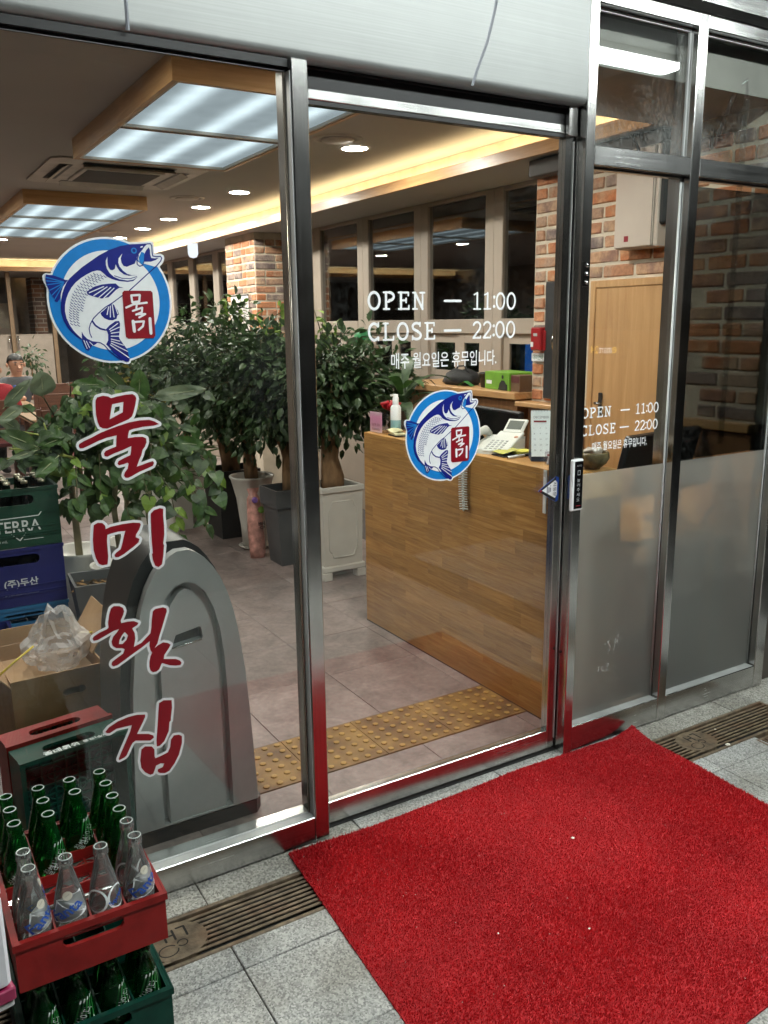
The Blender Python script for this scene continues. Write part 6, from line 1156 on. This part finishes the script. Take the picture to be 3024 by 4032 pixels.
pm_b=thing('pump_bottle','white and pale blue hand gel pump bottle on the counter','bottle',(2.213,1.475,ZC)); MB().lathe([(0,0),(.024,0),(.0265,.004),(.0265,.07)],20,cap=False).build('gel_body',pm('pale_blue_gel',(.30,.52,.56),.3),pm_b,True); MB().lathe([(.0265,.0702),(.0265,.132),(.02,.142),(.013,.146),(.013,.150)],20,cap=False).build('upper_body',pm('white_plastic',(.8,.81,.82),.35),pm_b,True); MB().lathe([(.0155,.1465),(.0155,.180),(.012,.182),(.012,.196),(0,.197)],16,cap=False).build('pump_cap',pm('white_plastic',(.8,.81,.82),.35),pm_b,True); MB().cbox(-.03,.010,-.006,.006,.1865,.196,.002).build('spout',MATS['white_plastic'],pm_b)
b=MB(); add_text(b,'손소독제',lambda x,z:(.004+x*.8,-.0268,.045+z),width=.018,height=.006); b.build('print',pm('teal_print',(.08,.25,.28),.6),pm_b)
t=thing('candy_jar','small jar with a yellow lid beside the pump bottle','jar',(2.27,1.43,ZC)); MB().lathe([(0,0),(.018,0),(.019,.05),(.016,.055)],14,cap=False).build('body',pm('maroon_jar',(.16,.03,.04),.3),t,True); MB().lathe([(.0175,.0555),(.0175,.068),(0,.069)],14,cap=False).build('lid',pm('yellow_lid',(.55,.42,.06),.4),t,True)
t=thing('memo_pad','small pale yellow memo pad on a black holder near the pump bottle','notepad',(2.142,1.365,ZC),math.radians(-10)); MB().cbox(0,.075,0,.10,0,.006,.001).build('holder',BLACK,t); MB().cbox(.004,.068,.006,.09,.0065,.014,.001).build('paper',pm('pale_yellow_paper',(.62,.58,.35),.8),t); o=MB().box(0,.06,0,.06,0,.0008).build('curled_sheet',MATS['pale_yellow_paper'],t); o.location=(.004,.04,.015); o.rotation_euler=(.2,-.15,.2)
# telephone
ph=thing('telephone','white desk telephone with tilted screen and handset on the counter','telephone',(2.262,.735,ZC),math.radians(-62))
PHW=pm('phone_white',(.62,.62,.58),.35,var=.02); PHG=pm('phone_keys',(.42,.43,.42),.45)
MB().prism([(-.10,0),(.10,0),(.105,.055),(.02,.040),(-.095,.018)],'x',-.085,.085).build('base',PHW,ph)
tilt=math.atan2(.06,.2)
bd=MB().cbox(-.085,.028,-.10,.105,0,.016,.004).build('key_panel',PHW,ph); bd.matrix_local=Matrix.Translation((.057,0,.030))@Matrix.Rotation(math.radians(17),4,'X')
hd=MB().cbox(-.046,.046,0,.095,0,.014,.005).build('screen_head',PHW,ph); hd.matrix_local=Matrix.Translation((.033,.085,.060))@Matrix.Rotation(math.radians(34),4,'X'); sc=MB().box(-.034,.034,.022,.078,.0142,.0152).build('screen',pm('lcd_grey',(.13,.14,.125),.25),hd)
km=MB().cbox(-.0065,.0065,-.0045,.0045,0,.003,.001).mesh('key',PHG)
for i in range(4):
    for j in range(5): o=bpy.data.objects.new('key',km); link(o,bd); o.location=(-.072+.021*i,-.082+.020*j,.0163)
o=MB().lathe([(0,0),(.010,0),(.008,.002),(0,.003)],12,cap=False).build('round_key',pm('orange_key',(.42,.20,.12),.4),bd); o.location=(.013,.045,.0163)
hs=MB().tube([(-.085,-.095,.035),(-.088,-.07,.062),(-.088,0,.075),(-.088,.07,.078),(-.085,.095,.055)],[.020,.020,.015,.020,.021],10).build('handset',PHW,ph,True)
hx=[(2.285+.0,.70,ZC)]
# curly cord hanging down the front of the counter
pts=[]; 
for strand in (0,1):
    for i in range(150):
        u_=i/149; z=1.0-.235*u_ if strand==0 else .765+.235*u_; a=i*.95
        pts.append((2.105+.0105*math.cos(a),.757+(.011 if strand else -.012)+.0105*math.sin(a)+.010*math.sin(u_*3),z))
co=thing('phone_cord','curly off white telephone cord hanging down the front of the counter','cord',(0,0,0)); MB().tube(pts,.0028,5).build('coil',PHW,co,True); MB().tube([(2.16,.76,ZC+.003),(2.13,.757,ZC+.004),(2.118,.757,ZC-.002),(2.106,.75,.995)],.0022,6).build('lead',PHW,co,True)
t=thing('note_block','yellow sticky note block in a black tray in front of the telephone','notepad',(2.168,.578,ZC),math.radians(-4)); MB().cbox(0,.17,0,.085,0,.005,.001).build('tray',BLACK,t); MB().cbox(.075,.165,.008,.08,.0055,.015,.001).build('paper',pm('yellow_paper',(.62,.60,.10),.8),t); o=MB().box(0,.09,0,.07,0,.001).build('clear_sleeve',pm('yellow_film',(.60,.58,.16),.25),t); o.location=(.005,.01,.012); o.rotation_euler=(.05,-.12,.1)
t=thing('marker_pen','white marker pen with black cap lying along the counter edge','pen',(2.158,.537,ZC+.006),math.radians(6)); MB().tube([(0,0,0),(.004,0,0),(.095,0,0)],[.0035,.0055,.0055],10).build('barrel',WHITEV,t,True); MB().tube([(.0955,0,0),(.15,0,0)],.0062,10).build('cap',BLACK,t,True); MB().tube([(-.004,0,0),(0,0,0)],[.002,.0036],8).build('tip',BLACK,t,True)
dc=thing('desk_calendar','white desk calendar with wire binding standing at the near end of the counter','calendar',(2.30,.43,ZC),math.radians(-35))
MB().prism([(-.055,0),(.055,0),(.055,.02),(-.055,.02)],'x',-.09,.09).build('base',pm('navy_card',(.02,.03,.06),.6),dc)
MB().add([(-.09,-.058,.0205),(.09,-.058,.0205),(.09,.0,.195),(-.09,.0,.195),(-.09,-.056,.0205),(.09,-.056,.0205),(.09,.002,.195),(-.09,.002,.195)],[(0,1,2,3),(7,6,5,4),(0,4,5,1),(1,5,6,2),(2,6,7,3),(3,7,4,0)]).build('front_sheet',WHITEV,dc)
MB().add([(-.09,.056,.0205),(.09,.056,.0205),(.09,.004,.195),(-.09,.004,.195)],[(0,1,2,3)]).build('back_sheet',WHITEV,dc)
b=MB(); fz=lambda x,z:(x,-.0585+(z-.0205)*.058/.1745-.0006,z); 
add_text(b,'DECEMBER',lambda x,z:fz(-.08+x,.165+z),width=.06,height=.009)
for i in range(7):
    for j in range(5): add_text(b,str(1+i+7*j),lambda x,z,i=i,j=j:fz(-.08+.023*i+x,.125-.021*j+z),height=.006)
b.build('print',pm('print_grey',(.18,.18,.2),.7),dc); b=MB(); v=[fz(-.08,.150),fz(-.03,.150),fz(-.03,.157),fz(-.08,.157)]; b.add(v,[(0,1,2,3)]); b.build('red_bar',REDV,dc)
for k in range(16): MB().tube([(-.082+.011*k,-.004,.192),(-.082+.011*k,-.002,.201),(-.082+.011*k,.006,.200),(-.082+.011*k,.006,.192)],.0011,4).build('wire_ring',pm('wire_grey',(.25,.25,.25),.3,metal=.8),dc)
t=thing('lip_balm','small white tube lying beside the desk calendar','tube',(2.335,.60,ZC+.011),math.radians(-20)); MB().tube([(0,0,0),(.07,0,0)],.0105,12).build('body',WHITEV,t,True); MB().tube([(.0705,0,0),(.08,0,0)],.009,12).build('cap',PHG,t,True)
t=thing('card_holder','clear holder with business cards in front of the desk calendar','card holder',(2.185,.335,ZC),math.radians(-20)); MB().box(0,.09,0,.003,0,.03).build('front',CLR,t); MB().box(0,.09,.02,.023,0,.05).build('back',CLR,t); o=MB().box(0,.088,0,.004,0,.055).build('card',WHITEV,t); o.location=(.002,.008,.003); o.rotation_euler=(-.2,.35,0); b=MB(); b.box(.0,.06,-.0006,-.0001,.035,.043); q=b.build('card_print',REDV,t); q.matrix_local=o.matrix_local.copy(); MB().box(.01,.06,-.001,-.0004,.008,.018).build('label',pm('violet_print',(.12,.10,.35),.6),t)
t=thing('ceramic_bowl','brown glazed bowl of tissue packs at the near corner of the counter','bowl',(2.275,.185,ZC)); MB().lathe([(0,0),(.028,0),(.03,.004),(.05,.02),(.062,.042),(.060,.060),(.056,.064),(.055,.058),(.057,.042),(.045,.02),(0,.01)],28,cap=False).build('body',pm('brown_glaze',(.12,.085,.04),.25,var=.3,nscale=30),t,True)
for k in range(4): o=MB().cbox(-.02,.02,-.012,.012,-.008,.008,.003).build('packet',pm('beige_packet',(.55,.45,.38),.6),t); o.location=(.02*math.cos(k*1.6),.02*math.sin(k*1.6),.066); o.rotation_euler=(k*.4,.3,k)
# screens behind the counter
def screen(label,loc,rot,w,h):
    t=thing('monitor',label,'monitor',loc,0,None,rot); MB().cbox(-w/2,w/2,-.015,.015,0,h,.006).build('casing',pm('monitor_black',(.010,.010,.012),.4),t); MB().box(-w/2+.012,w/2-.012,-.0165,-.0155,.014,h-.014).build('display',pm('gloss_black',(.006,.006,.007),.12),t); MB().cbox(-.03,.03,.0155,.04,-.12,.10,.004).build('stand',MATS['monitor_black'],t); MB().cbox(-.10,.10,-.06,.10,-.132,-.1205,.004).build('foot',MATS['monitor_black'],t)
screen('black monitor behind the counter seen past the telephone',(2.70,1.30,.858),(0,0,math.radians(-95)),.46,.262)
screen('black point of sale screen seen through the right hand pane',(2.79,.36,.86),(math.radians(-14),0,math.radians(188)),.52,.245)
# wooden ledge along the windows, behind the counter
ld=thing('window_ledge','wood ledge and panelled cabinet under the side windows behind the counter','ledge',(0,0,0)); MB().cbox(2.99,3.46,1.505,2.75,1.128,1.168,.004).build('top',OAK,ld); MB().box(3.02,3.45,1.515,2.74,.0,1.1275).build('cabinet',WALLW,ld)
LZ=1.1685
t=thing('black_bag','soft black bag slumped on the window ledge','bag',(3.16,2.22,LZ)); b=MB(); b.lathe([(0,0),(.10,0),(.12,.02),(.10,.06),(.06,.085),(0,.09)],16,cap=False); b.v=[(p[0]*.8+.01*math.sin(p[1]*60),p[1]*1.2,p[2]*(1+.15*math.sin(p[0]*50+p[1]*30))) for p in b.v]; b.build('body',pm('black_cloth',(.012,.012,.013),.7),t,True); MB().tube([(0,-.08,.06),(0,-.03,.115),(0,.04,.11),(0,.08,.06)],.006,6).build('strap',MATS['black_cloth'],t,True)
t=thing('black_pot','small black plastic pot on the window ledge beside the green box','pot',(3.14,1.93,LZ)); MB().lathe([(0,0),(.042,0),(.055,.075),(.060,.076),(.060,.086),(.052,.086),(.045,.02),(0,.01)],20,cap=False).build('body',KPOT,t,True); MB().lathe([(0,.07),(.05,.07)],16,cap=False).build('soil',SOIL,t)
t=thing('paper_scrap','small folded green leaflet on the window ledge','leaflet',(3.08,2.02,LZ+.001),.4); MB().add([(0,0,0),(.05,0,.0),(.05,.05,.03),(0,.05,.03),(.05,.10,.0),(0,.10,0)],[(0,1,2,3),(3,2,4,5)]).build('sheet',pm('leaf_green_print',(.05,.22,.05),.6),t)
gb=thing('green_box','green cardboard box printed with a dark figure on the window ledge','box',(3.11,1.73,LZ),math.radians(-8)); MB().cbox(-.055,.12,-.13,.14,0,.10,.002).build('carton',pm('lime_card',(.16,.36,.03),.5),gb); MB().box(-.0562,-.0555,-.11,-.03,.001,.035).build('print_coat',pm('black_print',(.012,.014,.012),.6),gb); b=MB(); flat(b,[disc((-.06,.075),.011,14),[(-.11,.003),(-.10,.035),(-.08,.055),(-.05,.056),(-.03,.04),(-.012,.003)]]); b.xf(Matrix.Rotation(math.radians(90),4,'Z')); b.v=[(-.0568,p[1],p[2]) for p in b.v]; b.build('print_figure',MATS['black_print'],gb); MB().box(-.0568,-.0558,.06,.12,.03,.05).build('print_label',WHITEV,gb)
bb_=thing('brown_box','small dark brown carton next to the green box on the window ledge','box',(3.08,1.56,LZ),math.radians(-5)); MB().cbox(-.04,.06,-.045,.04,0,.09,.002).build('carton',pm('brown_card',(.15,.085,.045),.6),bb_); MB().box(-.0412,-.0403,-.04,.035,.05,.085).build('print_band',pm('maroon_print',(.10,.02,.02),.6),bb_)
# ================================================================ RIGHT WALL FITTINGS
fx=thing('fire_extinguisher_case','red wall mounted fire safety case on the brick wall','safety case',(3.07,1.40,1.395)); MB().cbox(-.03,.02,-.035,.045,0,.12,.006).build('case',pm('red_enamel',(.33,.008,.012),.35),fx); MB().cbox(-.018,.02,-.055,-.0355,.0,.105,.004).build('side_case',MATS['red_enamel'],fx); MB().box(-.0312,-.0303,-.01,.02,.075,.09).build('plate',PHG,fx); MB().box(-.0312,-.0303,.02,.04,.02,.045).build('tag',WHITEV,fx)
gs=thing('escape_sign','small white sign with green print below the red case','sign',(3.083,1.425,1.338)); MB().box(-.004,.004,-.05,.05,0,.042).build('plate',WHITEV,gs); b=MB(); add_text(b,'대피안내',lambda x,z:(-.0046,.040-x,.007+z),width=.08,height=.028); b.build('print',pm('sign_green',(.01,.22,.10),.6),gs)
mp_=thing('metal_panel','tall dark grey metal panel fixed to the brick wall beside the door jamb','panel',(3.072,1.23,1.145)); MB().cbox(-.012,.022,-.065,.13,0,.60,.005).build('plate',pm('dark_metal',(.10,.10,.105),.32,metal=.7),mp_); MB().tube([(-.02,.05,.26),(-.03,.05,.30),(-.02,.05,.34)],.005,8).build('latch',pm('chrome',(.7,.7,.7),.12,metal=1),mp_,True); MB().cbox(-.02,-.0125,.0,.03,.50,.53,.002).build('label_plate',PHG,mp_)
eb=thing('distribution_box','pale electrical distribution box with a red label on the brick wall','electrical box',(3.0,.705,1.86)); EBM=pm('box_beige',(.50,.42,.36),.4,var=.02); MB().cbox(.0,.088,-.12,.12,0,.42,.004).build('cabinet',EBM,eb); MB().cbox(-.010,-.0005,-.10,.122,.005,.415,.003).build('door',EBM,eb); MB().box(-.0115,-.0105,.035,.06,.03,.055).build('red_label',REDV,eb); MB().box(-.0113,-.0103,-.096,-.094,.006,.414).build('door_gap',BLACK,eb); MB().cbox(.03,.06,-.1235,-.1205,.15,.21,.001).build('latch',PHG,eb)
dw=thing('wooden_door','plain light wood cupboard door set in the brick wall','door',(3.085,.80,0)); MB().cbox(.0,.014,-.27,.22,0.02,1.70,.002).build('leaf',DOORW,dw); MB().cbox(-.006,.0145,.2205,.255,0,1.735,.003).build('frame_post',DOORW,dw); MB().cbox(-.006,.0145,-.305,-.2705,0,1.735,.003).build('frame_post',DOORW,dw); MB().cbox(-.006,.0145,-.27,.22,1.7005,1.735,.003).build('frame_head',DOORW,dw); MB().cbox(-.010,-.0005,.145,.170,1.09,1.20,.003).build('handle_plate',pm('lock_steel',(.25,.25,.25),.2,metal=1),dw); MB().tube([(-.0105,.158,1.15),(-.04,.158,1.15),(-.045,.12,1.15)],.007,8).build('lever',MATS['lock_steel'],dw,True)
wb=thing('ducting','dark cable duct hung with wires below the bulkhead beside the brick wall','duct',(0,0,0)); MB().cbox(3.02,3.0985,.602,1.47,2.262,2.345,.006).build('trunking',pm('dark_duct',(.06,.05,.045),.6),wb); MB().tube([(3.03,.75,2.345),(2.96,.72,2.33),(2.95,.66,2.25),(3.0,.62,2.2),(3.05,.60,2.23)],.006,6).build('cable',BLACK,wb,True); MB().cbox(3.01,3.09,.56,.62,1.95,2.29,.01).build('black_device',BLACK,wb)
hs_=thing('hose','ribbed clear plastic hose hanging behind the right hand pane','hose',(0,0,0)); pts=[(2.78,.13,2.20),(2.84,.11,2.36),(2.88,.10,2.40),(2.888,.10,2.34)]; MB().tube(pts,.008,8).build('bend',CLR,hs_,True); b=MB(); 
for k in range(150): b.lathe([(.009,0),(.0125,.004),(.009,.008)],8,(2.888,.10,1.06+.0085*k),cap=False)
b.build('ribbed_length',glassmat('cloudy_hose',(.82,.84,.83),ior=1.35),hs_,True)
gt=thing('grey_bin','dark green grey plastic bin behind the frosted right hand pane','bin',(2.86,.30,0)); MB().cbox(-.16,.16,-.12,.12,0,.62,.02).build('body',pm('bin_green',(.05,.085,.08),.5),gt); MB().cbox(-.165,.165,-.125,.125,.621,.65,.008).build('lid',MATS['bin_green'],gt); MB().tube([(-.05,-.13,.66),(-.02,-.16,.78),(.05,-.13,.80)],.008,6).build('handle',BLACK,gt,True)
# wall calendar on the brick pillar
wc=thing('wall_calendar','white wall calendar hanging on the brick pillar','calendar',(3.083,5.655,1.385)); MB().box(-.004,.004,-.215,.215,0,.42).build('sheet',pm('calendar_paper',(.66,.61,.58),.8,var=.02),wc); MB().cbox(-.007,.006,-.218,.218,.4205,.435,.002).build('top_bar',pm('bar_grey',(.12,.12,.13),.5),wc)
b=MB(); cx=lambda u_,z:(-.0046,.215-u_,z)
add_text(b,'1',lambda x,z:cx(.20+x,.30+z),height=.07)
for i in range(7):
    for j in range(5): add_text(b,str(1+i+7*j),lambda x,z,i=i,j=j:cx(.03+.056*i+x,.03+.043*j+z),height=.018)
for z in (.27,.285,.30,.315): b.add([cx(.03,z),cx(.13,z),cx(.13,z+.006),cx(.03,z+.006),cx(.30,z),cx(.40,z),cx(.40,z+.006),cx(.30,z+.006)],[(0,1,2,3),(4,5,6,7)])
b.build('print',pm('print_grey',(.18,.18,.2),.7),wc)
# ================================================================ DINING FURNITURE AND PEOPLE, FAR LEFT
def table(label,x,y,w=.75,d=.75):
    t=thing('dining_table',label,'table',(x,y,0),0,'dining tables'); MB().cbox(-w/2,w/2,-d/2,d/2,.715,.745,.004).build('table_top',pm('table_laminate',(.34,.22,.13),.3),t)
    for sx in(-1,1):
        for sy in(-1,1): MB().cbox(sx*(w/2-.07)-.022,sx*(w/2-.07)+.022,sy*(d/2-.07)-.022,sy*(d/2-.07)+.022,0,.7145,.003).build('leg',DARKW,t)
def chair(label,x,y,rz):
    t=thing('dining_chair',label,'chair',(x,y,0),rz,'dark wooden dining chairs'); MB().cbox(-.2,.2,-.2,.2,.42,.455,.006).build('seat',pm('seat_vinyl',(.10,.02,.02),.4),t)
    for sx in(-1,1):
        MB().cbox(sx*.18-.018,sx*.18+.018,-.19,-.155,0,.4195,.003).build('leg',DARKW,t); MB().cbox(sx*.18-.018,sx*.18+.018,.165,.20,0,.88,.003).build('leg',DARKW,t)
    MB().cbox(-.1615,.1615,.170,.195,.74,.87,.004).build('back_rail',DARKW,t); MB().cbox(-.1615,.1615,.172,.193,.55,.60,.003).build('back_rail',DARKW,t)
table('dining table in front of the seated man at the left edge',1.10,7.75); table('second dining table behind the rubber plant leaves',1.55,6.3); table('dining table farther back by the partition',1.6,9.8)
chair('dark chair with its back to the window, left of the plants',1.0,6.95,math.pi); chair('dark chair at the second table near the rubber plant',1.62,7.05,0); chair('dark chair on the near side of the second table',1.35,5.6,math.pi); chair('dark chair at the far table, left one',1.4,10.5,0); chair('dark chair at the far table, right one',1.85,10.5,0); chair('dark chair by the partition behind the man',1.95,9.1,math.pi)
tag(MB().lathe([(0,0),(.034,0),(.036,.01),(.036,.12),(.028,.15),(.014,.17),(.013,.20),(0,.201)],14,cap=False).build('water_bottle',pm('blue_bottle',(.05,.09,.38),.3),None,True,loc=(1.32,7.72,.7455)),'blue water bottle on the table by the seated man','bottle')
def person(label,loc,rz,shirt,hair,lean=.0,scale=1.0):
    """seated figure: one skinned body with head, torso, arms and folded legs; hair, eyes and clothes follow"""
    t=thing('person',label,'person',loc,rz)
    J=dict(pel=(0,0,.50),bel=(0,-.02,.64),chest=(0,-.05-lean,.86),neck=(0,-.06-lean,1.00),chin=(0,-.085-lean,1.055),head=(0,-.08-lean,1.14),top=(0,-.07-lean,1.215),
      sl=(.17,-.05-lean,.93),el=(.24,-.12-lean,.70),wl=(.10,-.33-lean,.765),fl=(.04,-.40-lean,.775),sr=(-.17,-.05-lean,.93),er=(-.24,-.12-lean,.70),wr=(-.10,-.33-lean,.765),fr=(-.04,-.40-lean,.775),
      hl=(.10,-.02,.49),kl=(.12,-.42,.50),al=(.12,-.40,.08),tl=(.12,-.54,.03),hr=(-.10,-.02,.49),kr=(-.12,-.42,.50),ar=(-.12,-.40,.08),tr=(-.12,-.54,.03))
    Rr=dict(pel=.15,bel=.14,chest=.15,neck=.055,chin=.062,head=.092,top=.070,sl=.07,el=.045,wl=.032,fl=.03,sr=.07,er=.045,wr=.032,fr=.03,hl=.09,kl=.065,al=.042,tl=.04,hr=.09,kr=.065,ar=.042,tr=.04)
    E=[('pel','bel'),('bel','chest'),('chest','neck'),('neck','chin'),('chin','head'),('head','top'),('chest','sl'),('sl','el'),('el','wl'),('wl','fl'),('chest','sr'),('sr','er'),('er','wr'),('wr','fr'),('pel','hl'),('hl','kl'),('kl','al'),('al','tl'),('pel','hr'),('hr','kr'),('kr','ar'),('ar','tr')]
    K=list(J); me=bpy.data.meshes.new('tmp'); me.from_pydata([J[k] for k in K],[(K.index(a),K.index(b)) for a,b in E],[]); o=bpy.data.objects.new('tmp',me); link(o)
    o.modifiers.new('s','SKIN'); sv=me.skin_vertices[0].data
    for i,k in enumerate(K): sv[i].radius=(Rr[k],Rr[k]*(.72 if k in('chest','bel') else 1))
    sv[0].use_root=True; sb=o.modifiers.new('d','SUBSURF'); sb.levels=2; sb.render_levels=2
    dg=bpy.context.evaluated_depsgraph_get(); m=bpy.data.meshes.new_from_object(o.evaluated_get(dg)); bpy.data.objects.remove(o)
    SK=pm('skin',(.42,.22,.14),.5,var=.05); TR=pm('dark_trousers',(.03,.03,.035),.8)
    m.materials.clear(); [m.materials.append(q) for q in (shirt,SK,TR)]
    for p in m.polygons:
        c=p.center; p.use_smooth=True; p.material_index=1 if (c.z>1.0-.0 or (c.y<-.29-lean and c.z>.69 and abs(c.x)<.14)) else (2 if c.z<.57 and not abs(c.x)>.19 else 0)
    b=bpy.data.objects.new('body',m); link(b,t)
    hy=-.075-lean; h=MB(); vs=[]
    bm=bmesh.new(); bmesh.ops.create_icosphere(bm,subdivisions=3,radius=1)
    bmesh.ops.delete(bm,geom=[v for v in bm.verts if v.co.z<(.10 if v.co.y<-.25 else -.45)],context='VERTS')
    hm_=bpy.data.meshes.new('hair'); 
    for v in bm.verts: v.co=(v.co.x*(.093+.004*math.sin(v.co.z*20)),v.co.y*.101+hy+.010,v.co.z*.098+1.163)
    bm.to_mesh(hm_); bm.free(); hm_.materials.append(hair); ho=bpy.data.objects.new('hair',hm_); link(ho,b)
    for s in(-1,1):
        MB().lathe([(0,-.006),(.012,-.003),(.013,0),(0,.007)],10,(s*.036,hy-.089,1.135),cap=False).build('eye',BLACK,b); MB().cbox(s*.036-.02,s*.036+.02,hy-.097,hy-.088,1.155,1.163,.002).build('eyebrow',hair,b); MB().lathe([(0,-.03),(.014,-.015),(.016,.01),(0,.03)],8,(s*.096,hy+.0,1.13),cap=False).build('ear',SK,b,True)
    MB().prism([(hy-.088,1.135),(hy-.122,1.098),(hy-.088,1.088)],'x',-.014,.014).build('nose',SK,b); MB().cbox(-.026,.026,hy-.096,hy-.086,1.058,1.066,.002).build('mouth',pm('lips',(.30,.11,.09),.5),b)
    return t
HAIR=pm('black_hair',(.012,.011,.011),.5)
person('man with short dark hair and grey top seated at the left edge',(1.42,8.55,0),math.radians(12),pm('grey_cloth',(.085,.09,.10),.85),HAIR,.06)
person('person in a red jacket seated at the very left edge',(1.02,7.25,0),math.radians(150),pm('red_cloth',(.26,.012,.02),.85),HAIR,.0)
for lab,x,y in (('dark bench under the seated man',1.42,8.58),('dark bench under the person in red',1.02,7.22)):
    t=thing('bench',lab,'bench',(x,y,0)); MB().cbox(-.23,.23,-.2,.2,.42,.46,.01).build('seat',DARKW,t)
    for sx in(-1,1):
        for sy in(-1,1): MB().box(sx*.19-.02,sx*.19+.02,sy*.16-.02,sy*.16+.02,0,.4195).build('leg',DARKW,t)
# sensor lamp hanging at the far cove
fpn=thing('potted_plant','small dark bonsai like plant on the partition shelf','potted plant',(1.72,9.2,.72)); MB().lathe([(0,.0),(.06,.0),(.08,.10),(.07,.10),(0,.09)],16,cap=False).build('pot',KPOT,fpn,True); P,D,S=crown((0,0,.42),(.16,.12,.20),160,.06,16,31); v,f=leaves(P,D,S,leaf_tpl(.5)); z=MB(); z.v=[tuple(p) for p in v]; z.f=f; q=z.build('crown',LEAFD,fpn); tag(q,kind='stuff'); MB().tube([(0,0,.09),(.02,0,.25),(0,0,.45)],[.012,.009,.005],6).build('trunk',BARK,fpn,True)
wl_=thing('wall_lamp','small frosted wall light below the warm cove','wall light',(2.93,6.45,2.26)); MB().lathe([(0,-.06),(.035,-.05),(.05,-.02),(.05,.08),(0,.081)],18,cap=False).build('shade',emit('frosted_lamp',(.92,.94,1.0),.9),wl_,True); MB().lathe([(.052,.082),(.052,.09),(0,.0905)],18,cap=False).build('bracket',pm('white_plastic',(.8,.81,.82),.35),wl_)
# across the street
es=thing('shop_sign','lit convenience store sign across the street mirrored in the glass','sign',(19.4,-17.0,.55)); es.rotation_euler=(0,0,math.radians(180+46)); es.scale=(.72,.72,.72); MB().box(-1.0,1.0,.02,.12,-.1,.45).build('board',pm('sign_board',(.04,.04,.045),.5),es); b=MB(); add_text(b,'mart',lambda x,z:(-.33+x,0,z),width=.52,height=.26); b.build('letters',emit('sign_white',(1,1,1),3.2),es); b=MB(); add_text(b,'e',lambda x,z:(-.53+x,0,z),width=.17,height=.26); add_text(b,'24',lambda x,z:(.22+x,0,z),width=.32,height=.30); b.build('letters',emit('sign_yellow',(1,.6,.05),3.2),es)
# blue lit hoarding and bare tree beyond the side window
bh2=thing('hoarding','blue lit hoarding with white letters outside the side window','hoarding',(9.0,6.3,0)); b=MB(); b.box(0,.05,-2.2,2.2,.3,1.42); b.build('panel',emit('blue_panel',(.01,.10,.42),.55),bh2); b=MB(); add_text(b,'NH',lambda x,z:(-.02,1.2-x,1.0+z),width=1.1,height=.3); b.build('letters',emit('pale_letters',(.4,.6,.8),.5),bh2); MB().box(-.1,.1,-2.3,-2.2,0,1.45).build('post',BLACK,bh2); MB().box(-.1,.1,2.2,2.3,0,1.45).build('post',BLACK,bh2)
bt2=thing('bare_tree','bare dark street tree outside the side window','tree',(7.6,5.1,0)); MB().tube([(0,0,0),(.02,0,.9),(0,.03,1.6),(.05,0,2.4)],[.13,.11,.08,.04],8).build('trunk',pm('dark_bark',(.02,.017,.015),.9),bt2,True)
for a,z in ((.6,.95),(-.7,1.05),(.9,1.3),(-.5,1.4)): MB().tube([(0,0,z),(0,a*.4,z+.12),(.05,a,z+.5)],[.035,.025,.01],6).build('limb',MATS['dark_bark'],bt2,True)

# ---- things built in place get their origin at their own base
bpy.context.view_layer.update()
for o in [q for q in COL.objects if q.parent is None and q.type=='EMPTY' and q.location.length<1e-6 and tuple(q.rotation_euler)==(0,0,0)]:
    pts=[ch.matrix_world@Vector(c) for ch in o.children if ch.type=='MESH' for c in ch.bound_box]
    if not pts: continue
    lo=[min(p[i] for p in pts) for i in range(3)]; hi=[max(p[i] for p in pts) for i in range(3)]
    c=Vector(((lo[0]+hi[0])/2,(lo[1]+hi[1])/2,lo[2]))
    o.location=c
    for ch in o.children: ch.location=ch.location-c
